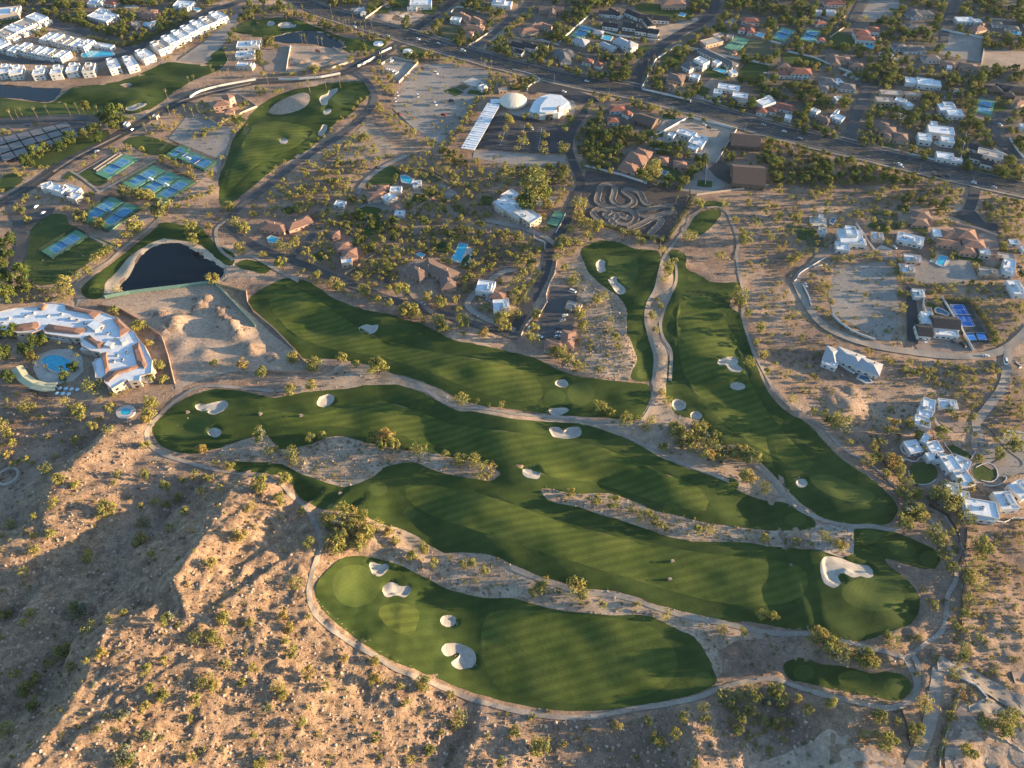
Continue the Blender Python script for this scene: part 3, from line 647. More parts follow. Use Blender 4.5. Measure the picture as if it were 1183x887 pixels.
# ------------------------------------------------------------------ terrain
RIDGES = [  # [(px, py, z)], slope on the sunny side, slope on the shadow side
    ([(275, 556, 9), (262, 572, 15), (254, 592, 20), (230, 632, 28), (203, 667, 33), (210, 692, 33), (217, 716, 33)], .40, .5),
    ([(217, 716, 33), (170, 722, 35), (124, 728, 37), (110, 760, 38), (96, 790, 40), (70, 832, 44), (25, 890, 50), (-30, 960, 56)], .25, .72),
    ([(168, 486, 3), (140, 505, 6), (100, 522, 9), (60, 560, 12), (50, 600, 15), (55, 618, 16), (35, 632, 17), (0, 640, 19), (-60, 650, 23)], .24, .5),
    ([(64, 700, 17), (45, 722, 20), (20, 742, 22), (-20, 765, 26), (-80, 790, 30)], .24, .5),
    ([(30, 845, 24), (0, 870, 30), (-40, 900, 36)], .25, .5),
    ([(930, 815, 4), (948, 825, 7), (975, 842, 8.5), (990, 862, 9), (1000, 900, 10)], .04, .42),
    ([(782, 812, 2), (793, 835, 4.5), (806, 856, 6), (810, 900, 8)], .16, .5),
    ([(470, 800, 2), (440, 820, 5), (418, 850, 8), (400, 900, 12)], .20, .40),
    ([(590, 838, 1), (560, 850, 4), (540, 880, 7), (530, 920, 9)], .18, .40),
    ([(1010, 470, 0), (985, 465, 4), (972, 478, 3), (960, 460, 2)], .2, .5),
]
RW = []
for pts, se, sw in RIDGES:
    RW.append((np.array([(*G(a, b, z), z) for a, b, z in pts]), se, sw))
# mounds: (px, py, height m, radius m)
MOUNDS = [(835, 552, 2.0, 9), (815, 545, 1.6, 9), (715, 460, 2.0, 8), (738, 470, 1.6, 8), (690, 452, 1.2, 8), (1000, 555, 1.5, 10), (985, 545, 1.8, 9), (950, 575, 1.5, 9), (776, 760, 1.6, 10), (800, 757, 1.6, 12), (1030, 715, 1.6, 9), (1015, 710, 1.2, 8), (975, 690, 1.0, 7), (650, 760, 1.0, 12), (740, 745, 1.2, 14), (520, 740, 1.4, 9), (505, 700, 1.5, 9),
          (745, 305, 1.8, 9), (738, 325, 1.6, 9), (752, 318, 1.4, 8), (330, 480, 1.6, 12), (322, 500, 1.4, 10), (440, 480, 1.2, 14), (560, 510, 1.0, 14), (420, 570, 1.4, 10), (560, 585, 1.6, 12), (540, 600, 1.2, 14), (620, 615, 1.0, 16), (350, 360, 1.2, 14), (320, 350, 1.4, 12), (480, 400, 1.2, 16), (560, 430, 1.0, 14), (820, 350, 1.2, 12), (800, 385, 1.2, 12), (840, 420, 1.2, 10), (880, 480, 1.2, 14), (912, 505, 1.2, 14),
          (395, 690, 1.2, 8), (720, 650, .9, 18), (830, 660, .9, 18), (900, 680, .9, 16), (700, 530, 1.0, 16), (640, 520, .9, 16), (780, 575, 1.2, 14), (300, 150, 1.5, 14), (330, 170, 1.4, 14), (285, 195, 1.4, 12), (372, 130, 1.4, 14), (360, 90, 1.0, 12)]
SPOILS = [(205, 372, 3.5, 8), (196, 378, 3, 7), (232, 352, 4.5, 5), (240, 345, 4.5, 4.5), (226, 345, 3.5, 4), (256, 360, 4, 5), (264, 372, 5, 6), (276, 385, 5, 6.5), (270, 378, 4, 5), (292, 402, 4.5, 6), (182, 362, 3.5, 3.5), (190, 364, 3, 3), (250, 357, 3, 4), (315, 412, 2.5, 4), (210, 400, 2.0, 9), (238, 408, 2, 8),
          (350, 72, 2.5, 6), (360, 75, 2.5, 5), (372, 68, 2.2, 7), (340, 70, 2.0, 6), (383, 74, 2, 5), (445, 20, 2.0, 8), (460, 16, 1.5, 9)]
MW_ = np.array([(*G(a, b), h * .55, r * 1.25) for a, b, h, r in MOUNDS] + [(*G(a, b), h, r) for a, b, h, r in SPOILS + [(535, 415, 4.0, 40), (565, 503, 4.0, 40), (610, 603, 4.0, 44), (985, 562, 2.4, 28), (765, 330, 2.4, 24), (760, 545, 3.0, 36), (600, 745, 2.2, 34), (870, 450, 2.4, 30), (420, 102, 4, 40), (350, 470, 2.0, 26)]])

FAIRS = dict(pair=FAIR_PAIR, low=FAIR_LOW, mid=FAIR_MID, right=FAIR_RIGHT, tri=FAIR_TRI, teetop=TEE_TOP, teetiny=TEE_TINY, far=FAIR_FAR, pond=FAIR_POND, pondsmall=FAIR_POND_SMALL, lake=FAIR_LAKE, top=FAIR_TOP, teelow=TEE_LOW)
def ragged(P, a, sd):
    x = np.array([p[0] for p in P]); y = np.array([p[1] for p in P])
    return list(zip(x + a * vnoise(x, y, 2.2, sd) + a * vnoise(x, y, 6, sd + 3), y + a * .8 * vnoise(x, y, 2.2, sd + 1) + a * .8 * vnoise(x, y, 6, sd + 2)))


for k in FAIRS: FAIRS[k] = ragged(smooth(FAIRS[k], 5), 1.1, 41)
BUNK = [(lab, ragged(smooth(p, 5), .7, 51)) for lab, p in BUNKERS]
POND_S, LAKE_S, TOP_S = smooth(POND, 3), smooth(LAKE, 2), smooth(TOPPOND, 2)
M_FAIR = raster(list(FAIRS.values()))
M_FAIRB = blur(M_FAIR, 6)
M_BUNK = blur(raster([p for _, p in BUNK]), 1)
M_WATER = blur(raster([POND_S, LAKE_S, TOP_S]), 2)
M_WIDE = np.clip(blur(raster([POND_S, LAKE_S, TOP_S]), 10) * 2, 0, 1)
M_SINK = sstep(.82, 1.0, blur(M_FAIR, 3))
M_SMOOTH = blur(raster([p for _, p in LOTS] + [p for p, _ in LAWNS] + [p for p, _, _ in PARKING]), 4)
M_STRIP = blur(raster(STRIPS), 2)


def height(x, y, sink=False):
    x = np.asarray(x, float); y = np.asarray(y, float)
    px, py = PXY(x, np.maximum(y, -200))
    ok = (py > -PADM + 2) & (py < IH + PADM - 2) & (px > -PADM) & (px < IW + PADM)
    fair = look(M_FAIRB, px, py) * ok
    smo = np.maximum(look(M_SMOOTH, px, py), 0) * ok
    # broad swells everywhere, calmer in town
    town = sstep(380, 560, y)
    h = vnoise(x, y, 75, 1) * 2.0 * (1 - .6 * town) + vnoise(x, y, 30, 2) * 1.1 * (1 - .5 * town) * (1 - .5 * smo)
    h += vnoise(x, y, 13, 3) * .45 * (1 - .35 * fair) * (1 - .7 * smo) * (1 - .5 * town)
    rough = (1 - sstep(.02, .5, fair)) * (1 - smo)
    h += rough * (vnoise(x, y, 5.5, 4) * .45 + vnoise(x, y, 2.7, 5) * .22) * (1 - .6 * town)
    # rolling play in the fairways
    h += fair * (vnoise(x + .5 * y, y * 1.9, 46, 6) * 7.5 + vnoise(x + .5 * y, y * 1.7, 19, 7) * 1.5)
    rk = vnoise(x, y, 4.5, 14) + .6 * vnoise(x, y, 2.2, 15)
    for mx, my, a, r in MW_:
        d2 = ((x - mx) ** 2 + (y - my) ** 2) / (r * r)
        g_ = np.exp(-d2 * 1.1)
        h += a * g_ * (1 + (rk * 1.3 if r < 9.5 and a > 2.2 else 0))
    hill = np.zeros_like(h)
    wob = vnoise(x, y, 24, 8) * 12 + vnoise(x, y, 9, 9) * 6 + vnoise(x, y, 4, 19) * 2.5
    for P, se, sw in RW:
        best = np.full(x.shape, -1e9)
        bd = np.full(x.shape, 1e9)
        for i in range(len(P) - 1):
            a, b = P[i], P[i + 1]
            dx, dy = b[0] - a[0], b[1] - a[1]
            L2 = dx * dx + dy * dy
            t = np.clip(((x - a[0]) * dx + (y - a[1]) * dy) / L2, 0, 1)
            qx, qy = x - a[0] - t * dx, y - a[1] - t * dy
            d = np.hypot(qx, qy)
            zc = a[2] + t * (b[2] - a[2])
            east = qx - 0.15 * abs(dx) / math.sqrt(L2) * np.abs(qy)
            k = sstep(-6, 6, qx - .8 * np.maximum(qy, 0) * (sw > .7))
            sl = sw * (1 - k) + se * k
            v = zc - np.maximum(d + wob * np.minimum(d / 12, 1), 0) * sl
            best = np.maximum(best, v)
        hill = np.maximum(hill, best)
    hh = np.sqrt(hill * hill + 1) - 1 + .41 * 0
    hm = sstep(.3, 5, hill)
    rg = 1 - 2.2 * np.abs(vnoise(x + 3 * vnoise(x, y, 7, 17), y, 10, 16)) + .6 * (1 - 2.2 * np.abs(vnoise(x, y, 4.4, 18)))
    hm = hm * (1 - sstep(.02, .45, fair))
    h += hh + hm * (vnoise(x, y, 16, 10) * 1.2 + rg * 1.35 + vnoise(x, y, 2.7, 12) * 1.0)
    wide = look(M_WIDE, px, py) * ok
    h = h * (1 - wide)
    h -= 1.4 * sstep(.2, .8, look(M_WATER, px, py)) * ok
    h -= 1.45 * sstep(.25, .95, look(M_BUNK, px, py)) * ok
    if sink:
        h -= .45 * look(M_SINK, px, py) * ok + .6 * sstep(.3, .9, look(M_BUNK, px, py)) * ok
    return h


def hz(x, y): return float(height(np.array([x]), np.array([y]))[0])


def GT(px, py, above=0.0):
    z = 0.0
    for _ in range(4):
        x, y = G(px, py, z + above)
        z = .3 * z + .7 * hz(x, y)
    x, y = G(px, py, z + above)
    return x, y, hz(x, y)


def GTv(pts):
    px = np.array([p[0] for p in pts], float); py = np.array([p[1] for p in pts], float)
    z = np.zeros(len(px))
    for _ in range(4):
        t = (HC - z) / (SP + (py - 443.5) / FOC * CP)
        x = (px - 591.5) / FOC * t; y = (CP - (py - 443.5) / FOC * SP) * t
        z = .3 * z + .7 * height(x, y)
    return np.stack([x, y], 1)


def axis(parts):
    out = [parts[0][0]]
    for a, b, s in parts:
        n = max(1, round((b - a) / s))
        out += list(np.linspace(a, b, n + 1)[1:])
    return np.array(out)


XS = axis([(-3200, -900, 120), (-900, -430, 9), (-430, -240, 3.2), (-240, 20, 1.3), (20, 430, 2.6), (430, 900, 9), (900, 3200, 120)])
YS = axis([(-200, 60, 20), (60, 290, 1.3), (290, 460, 2.6), (460, 620, 4), (620, 1000, 7), (1000, 1300, 30), (1300, 6000, 250)])
X, Y = np.meshgrid(XS, YS)
Z = height(X.ravel(), Y.ravel(), True)
nx, ny = len(XS), len(YS)
ii = (np.arange(ny - 1)[:, None] * nx + np.arange(nx - 1)[None, :]).ravel()
F = np.stack([ii, ii + 1, ii + nx + 1, ii + nx], 1)
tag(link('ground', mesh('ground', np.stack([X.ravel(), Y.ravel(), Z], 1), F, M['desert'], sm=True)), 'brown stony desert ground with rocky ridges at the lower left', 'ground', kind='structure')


def sheet(name, poly_px, mat, dz, step, holes=(), world=False):
    P = GTv(poly_px) if not world else np.array(poly_px)
    keep = [0]
    for i in range(1, len(P)):
        if np.hypot(*(P[i] - P[keep[-1]])) > .12: keep.append(i)
    P = P[keep]
    loops = [P] + [GTv(h) for h in holes]
    x0, y0 = P.min(0); x1, y1 = P.max(0)
    gx, gy = np.meshgrid(np.arange(x0 + step * .5, x1, step), np.arange(y0 + step * .5, y1, step))
    gx = gx.ravel() + (np.random.default_rng(3).random(gx.size) - .5) * step * .3; gy = gy.ravel() + (np.random.default_rng(4).random(gy.size) - .5) * step * .3
    ins = inside(gx, gy, P)
    for h in loops[1:]: ins &= ~inside(gx, gy, h)
    # keep interior points off the border
    for L in loops:
        for i in range(len(L)):
            a, b = L[i], L[(i + 1) % len(L)]
            d = b - a; L2 = d @ d + 1e-9
            t = np.clip(((gx - a[0]) * d[0] + (gy - a[1]) * d[1]) / L2, 0, 1)
            ins &= np.hypot(gx - a[0] - t * d[0], gy - a[1] - t * d[1]) > step * .3
    verts = []; edges = []
    for L in loops:
        b = len(verts); n = len(L)
        verts += [Vector((float(p[0]), float(p[1]))) for p in L]
        edges += [(b + i, b + (i + 1) % n) for i in range(n)]
    verts += [Vector((float(a), float(b))) for a, b in zip(gx[ins], gy[ins])]
    ov, oe, of, *_ = delaunay_2d_cdt(verts, edges, [], 0, 1e-4)
    V = np.array([(v[0], v[1]) for v in ov]); Fa = np.array([tuple(f) for f in of if len(f) == 3])
    c = V[Fa].mean(1)
    k = inside(c[:, 0], c[:, 1], P)
    for h in loops[1:]: k &= ~inside(c[:, 0], c[:, 1], h)
    Fa = Fa[k]
    z = height(V[:, 0], V[:, 1]) + dz
    # face up
    a, b, c = V[Fa[:, 0]], V[Fa[:, 1]], V[Fa[:, 2]]
    cr = (b[:, 0] - a[:, 0]) * (c[:, 1] - a[:, 1]) - (b[:, 1] - a[:, 1]) * (c[:, 0] - a[:, 0])
    Fa = np.where((cr < 0)[:, None], Fa[:, ::-1], Fa)
    return link(name, mesh(name, np.c_[V, z], Fa, M[mat], sm=True))


def ribbon_pts(pts_px, step=3.0, world=False):
    W = np.array(pts_px) if world else GTv(smooth(pts_px, 5, False))
    d = np.r_[0, np.cumsum(np.hypot(*np.diff(W, axis=0).T))]
    n = max(2, int(d[-1] / step) + 1)
    t = np.linspace(0, d[-1], n)
    C = np.stack([np.interp(t, d, W[:, 0]), np.interp(t, d, W[:, 1])], 1)
    g = np.gradient(C, axis=0); g /= np.linalg.norm(g, axis=1)[:, None] + 1e-9
    return C, np.stack([-g[:, 1], g[:, 0]], 1), t


def ribbon(name, pts_px, w, mat, dz, step=3.0, off=0.0, k=4, parent=None, wob=0.0, world=False):
    C, N, t = ribbon_pts(pts_px, step, world)
    cols = []
    ww = w * (1 + wob * vnoise(t, t * 0, 9, 21)) if wob else np.full(len(t), w)
    for j in range(k + 1):
        s = (j / k - .5)
        p = C + N * (s * ww + off)[:, None]
        cols.append(np.c_[p, height(p[:, 0], p[:, 1]) + dz])
    V = np.stack(cols, 1).reshape(-1, 3)
    n = len(C)
    q = (np.arange(n - 1)[:, None] * (k + 1) + np.arange(k)[None, :]).ravel()
    return link(name, mesh(name, V, np.stack([q + 1, q, q + k + 1, q + k + 2], 1), M[mat], sm=True), parent)
# ------------------------------------------------------------------ ground cover sheets and roads
def struct(o, label, cat): return tag(o, label, cat, kind='structure')


dzc = [.05]
def nextdz():
    dzc[0] += .0045
    return dzc[0]


BSET = [p for _, p in BUNK]
def holes_in(poly):
    out = []
    for p in BSET:
        cx = sum(a for a, b in p) / len(p); cy = sum(b for a, b in p) / len(p)
        if inside(np.array([cx]), np.array([cy]), poly)[0]: out.append(p)
    return out


for p in STRIPS: struct(sheet('gravel_strip', smooth(p, 1), 'strip', nextdz(), 3.0), 'pale strip of decomposed gravel beside the grass', 'gravel strip')
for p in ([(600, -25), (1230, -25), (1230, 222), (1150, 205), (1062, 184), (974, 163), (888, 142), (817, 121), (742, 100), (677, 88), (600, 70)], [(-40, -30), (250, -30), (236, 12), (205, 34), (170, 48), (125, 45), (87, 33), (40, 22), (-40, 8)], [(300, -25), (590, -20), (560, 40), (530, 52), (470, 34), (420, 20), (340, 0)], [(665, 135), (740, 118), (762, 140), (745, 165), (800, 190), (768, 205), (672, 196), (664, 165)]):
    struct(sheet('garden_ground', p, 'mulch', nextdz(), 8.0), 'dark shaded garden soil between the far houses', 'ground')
for mt, p in LOTS:
    if min(b for a, b in p) > 800: p = ragged(smooth(p, 6), 5, 61)
    struct(sheet('bare_lot', p, mt, nextdz(), 4.0), 'bare levelled ground between the plantings', 'bare ground')
struct(sheet('concrete_apron', SAND_EDGE, 'plate', nextdz(), 2.5), 'pale widened cart path where several paths meet', 'path')
dzc[0] = max(dzc[0], .28)
for p, mt in LAWNS: struct(sheet('lawn', smooth(p, 2), mt, nextdz(), 3.5), 'watered lawn among the houses', 'lawn')
def ctr(p): return (sum(a for a, b in p) / len(p), sum(b for a, b in p) / len(p))


GREENS = [(n_, smooth(p_, 2), m_) for n_, p_, m_ in GREENS]
CUTS = [p_ for n_, p_, m_ in GREENS if m_ == 'mown']
GRS = [p_ for n_, p_, m_ in GREENS if m_ == 'green'] + TEES
FLAB = dict(pair='long double fairway split by a sandy strip', low='lowest fairway with four pale bunkers', mid='middle fairway above the long double one', right='right fairway running down to a wide green', tri='triangular hole under the winding dirt track', teetop='small striped tee below the grey gravel yard', teetiny='tiny tee patch beside the small striped tee', far='far fairway beside the tennis courts', pond='grass collar around the dark pond', pondsmall='small grass patch right of the dark pond', lake='fairway below the white townhouses', top='green and fairway around the small top pond', teelow='three-level tee island at the lower right')
for k, p in FAIRS.items():
    hs = holes_in(p) + [q for q in CUTS + GRS if inside(*[np.array([v]) for v in ctr(q)], p)[0] and not any(inside(*[np.array([v]) for v in ctr(q)], c)[0] for c in CUTS if c is not q)]
    if k == 'far': hs.append(smooth(FAR_ISLE, 2))
    big = k in ('pair', 'low', 'mid', 'right')
    struct(sheet('fairway', p, 'fairway', .09, 2.3 if big else 2.6, hs), FLAB[k], 'fairway')
struct(sheet('gravel_strip', smooth(FAR_ISLE, 2), 'dirt', .09, 3.0), 'pale sandy island inside the far fairway', 'gravel strip')
GDZ = .095
for nm, p, mt in GREENS:
    hs = holes_in(p) + ([q for q in GRS if inside(*[np.array([v]) for v in ctr(q)], p)[0]] if mt == 'mown' else [])
    GDZ += .001
    struct(sheet(nm, p, mt, GDZ, 2.2, hs), 'closely mown lighter grass inside the fairway', 'green' if nm == 'putting_green' else 'fairway')
for p in TEES:
    GDZ += .001
    struct(sheet('tee_box', p, 'green', GDZ, 2.0), 'raised round tee of closely mown grass', 'tee')
for lab, p in BUNK:
    tag(sheet('sand_bunker', p, 'sand', .09, 1.0), lab, 'bunker', 'sand bunkers on the golf holes')


def water(name, poly, z, label, mat='water', grow=1.03):
    P = GTv(poly); c = P.mean(0); P = c + (P - c) * grow
    V = [(a, b, z) for a, b in P]
    # front face up
    s = sum(P[i][0] * P[(i + 1) % len(P)][1] - P[(i + 1) % len(P)][0] * P[i][1] for i in range(len(P)))
    f = list(range(len(V)))
    if s < 0: f = f[::-1]
    return struct(link(name, mesh(name, V, [tuple(f)], M[mat])), label, 'pond')


water('water', POND_S, -.6, 'dark irrigation pond beside the construction site')
water('water', LAKE_S, -.6, 'blue pond at the left edge below the townhouses')
water('water', TOP_S, -.6, 'small dark pond behind the top green')

dzc[0] = .45
for p, mt, lab in PARKING:
    struct(sheet('parking_lot' if 'park' in lab else 'paved_yard', p, mt, nextdz(), 4.0), 'dark paved surface of the ' + lab, 'pavement')
RD = []
for k, (p, w, mt) in enumerate(ROADS):
    rd = ribbon('road' if mt in ('asphalt', 'oldasphalt') else 'driveway', p, w, mt, nextdz(), 4.0, 0, 4)
    struct(rd, 'paved road through the neighbourhood' if k else 'wide main road crossing the top of the view', 'road'); RD.append(rd)
# painted lines of the main road and the boulevard
for off, mt, nm in ((-1.9, 'yellow', 'centre_line'), (1.9, 'yellow', 'centre_line'), (-11.0, 'line', 'edge_line'), (11.0, 'line', 'edge_line')):
    ribbon(nm, LINCOLN, .16, mt, dzc[0] + .03, 4.0, off, 1, RD[0])
for off in (-5.6, 5.6):
    C, N, t = ribbon_pts(LINCOLN, 3.0)
    mb = MB()
    for i in range(0, len(C) - 1, 4):
        a, b = C[i] + N[i] * off, C[i + 1] + N[i + 1] * off
        q = [a - N[i] * .08, a + N[i] * .08, b + N[i] * .08, b - N[i] * .08]
        mb.add([(c[0], c[1], hz(c[0], c[1]) + dzc[0] + .03) for c in q], [(0, 3, 2, 1)])
    o = mb.build('lane_dashes', [M['line']], RD[0])
ribbon('centre_line', ROADS[3][0], .16, 'yellow', dzc[0] + .03, 4.0, 0, 1, RD[3])
# median of the boulevard, cul-de-sac bulb, kerbs
for p, w, lab in (([(62, 199), (90, 181), (118, 167), (140, 156)], 2.5, 'planted median strip of the resort boulevard'), ([(205, 119), (235, 109), (290, 97)], 2.0, 'planted median strip nearer the entrance')):
    struct(ribbon('road_median', p, w, 'strip', dzc[0] + .12, 4.0), lab, 'median')
p = GTv([(1006, 98)])[0]
struct(sheet('road', [(p[0] + 15 * math.cos(t * .314), p[1] + 15 * math.sin(t * .314)) for t in range(20)], 'oldasphalt', dzc[0] + .02, 5, (), True), 'round turning head of the side street', 'road')
for k, (p, w) in enumerate(PATHS):
    struct(ribbon('cart_path', p, w, 'path', nextdz() - .28, 2.0, 0, 2, None, .25), 'winding pale cart path', 'path')
for p in PLATES: struct(sheet('concrete_apron', p, 'plate', nextdz() - .2, 2.0), 'pale concrete slab at the path junction', 'path')
# sidewalks along the main road
for off in (-15.5, 16.5): struct(ribbon('pavement', LINCOLN[2:], 2.2, 'path', nextdz(), 4.0, off, 1), 'pale pavement along the wide main road', 'pavement')
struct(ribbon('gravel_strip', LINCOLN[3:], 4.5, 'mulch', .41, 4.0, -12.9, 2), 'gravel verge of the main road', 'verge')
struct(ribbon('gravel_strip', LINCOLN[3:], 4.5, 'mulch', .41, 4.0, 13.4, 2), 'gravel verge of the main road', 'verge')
# car-park stall lines
for p, ang, lab in ((T('C', [(20, 560), (250, 620)]), 0, 0),): pass


def stall_lines(rows, parent_name, mat='line'):
    mb = MB()
    for (x1, y1, x2, y2, n, L) in rows:
        a, b = GTv([(x1, y1), (x2, y2)])
        d = (b - a) / np.linalg.norm(b - a); nn = np.array([-d[1], d[0]])
        for i in range(n + 1):
            c = a + (b - a) * i / n
            q = [c - d * .06 - nn * L, c + d * .06 - nn * L, c + d * .06 + nn * L, c - d * .06 + nn * L]
            z = hz(c[0], c[1]) + .62
            mb.add([(k[0], k[1], z) for k in q], [(0, 1, 2, 3)])
        q = [a - nn * .1, b - nn * .1, b + nn * .1, a + nn * .1]
        mb.add([(k[0], k[1], hz(k[0], k[1]) + .6) for k in q], [(0, 1, 2, 3)])
    return struct(mb.build('road_markings', [M[mat]]), 'white painted stall lines of a car park', 'road markings')


stall_lines([(586, 143, 578, 168, 11, 4.4), (606, 145, 601, 172, 11, 4.4), (626, 148, 622, 173, 11, 4.4)], '')
# ------------------------------------------------------------------ houses
STY = {  # wall, roof material, roof shape, default height
    'W': ('white', 'foam', 'flat', 4.2), 'WT': ('white', 'tanroof', 'flat', 4.2), 'F': ('tan', 'tanroof', 'flat', 4.0), 'C': ('cream', 'foam', 'flat', 4.2),
    'T': ('cream', 'terra', 'hip', 3.6), 'R': ('white', 'red', 'hip', 3.8), 'P': ('pink', 'terra', 'hip', 3.6), 'S': ('white', 'slate', 'gable', 3.8), 'SH': ('white', 'slate', 'hip', 3.6),
    'L': ('white', 'palegrey', 'hip', 3.6), 'K': ('white', 'char', 'gable', 4.2), 'KD': ('brown', 'char', 'hip', 3.6), 'B': ('tan', 'brownroof', 'hip', 3.6), 'BG': ('tan', 'brownroof', 'gable', 3.6), 'M': ('brown', 'ribbed', 'gable', 5.5),
}
_wm = {}


def window_mesh():
    if 'w' not in _wm:
        mb = MB()
        mb.box(-.5, .5, -.04, .05, -.5, .5, 0)
        mb.box(-.44, .44, .05, .06, -.44, .44, 1)
        _wm['w'] = mb.me('window', [M['frame'], M['glass']])
        mb = MB(); mb.box(-.5, .5, -.04, .05, 0, 1, 0); mb.box(-.42, -.04, .05, .09, .1, .9, 1); mb.box(.04, .42, .05, .09, .1, .9, 1)
        _wm['d'] = mb.me('door', [M['frame'], M['door']])
        mb = MB(); mb.box(-.5, .5, -.03, .05, 0, 1, 0)
        for k in range(4): mb.box(-.48, .48, .05, .08, .03 + k * .245, .23 + k * .245, 0)
        _wm['g'] = mb.me('garage_door', [M['garage']])
        mb = MB(); mb.box(-.9, .9, -.7, .7, 0, 1.1, 0); mb.bar((0, 0, 1.1), (0, 0, 1.2), .5, .5, 10, 1); mb.box(.9, 1.3, -.3, .3, .1, .5, 0)
        _wm['ac'] = mb.me('air_conditioner', [M['metal'], M['frame']])
        mb = MB(); mb.box(-.5, .5, -.4, .4, 0, 1, 0); mb.box(-.6, .6, -.5, .5, 1, 1.12, 0); mb.box(-.3, .3, -.2, .2, 1.12, 1.3, 1)
        _wm['ch'] = mb.me('chimney', [M['cream'], M['frame']])
    return _wm


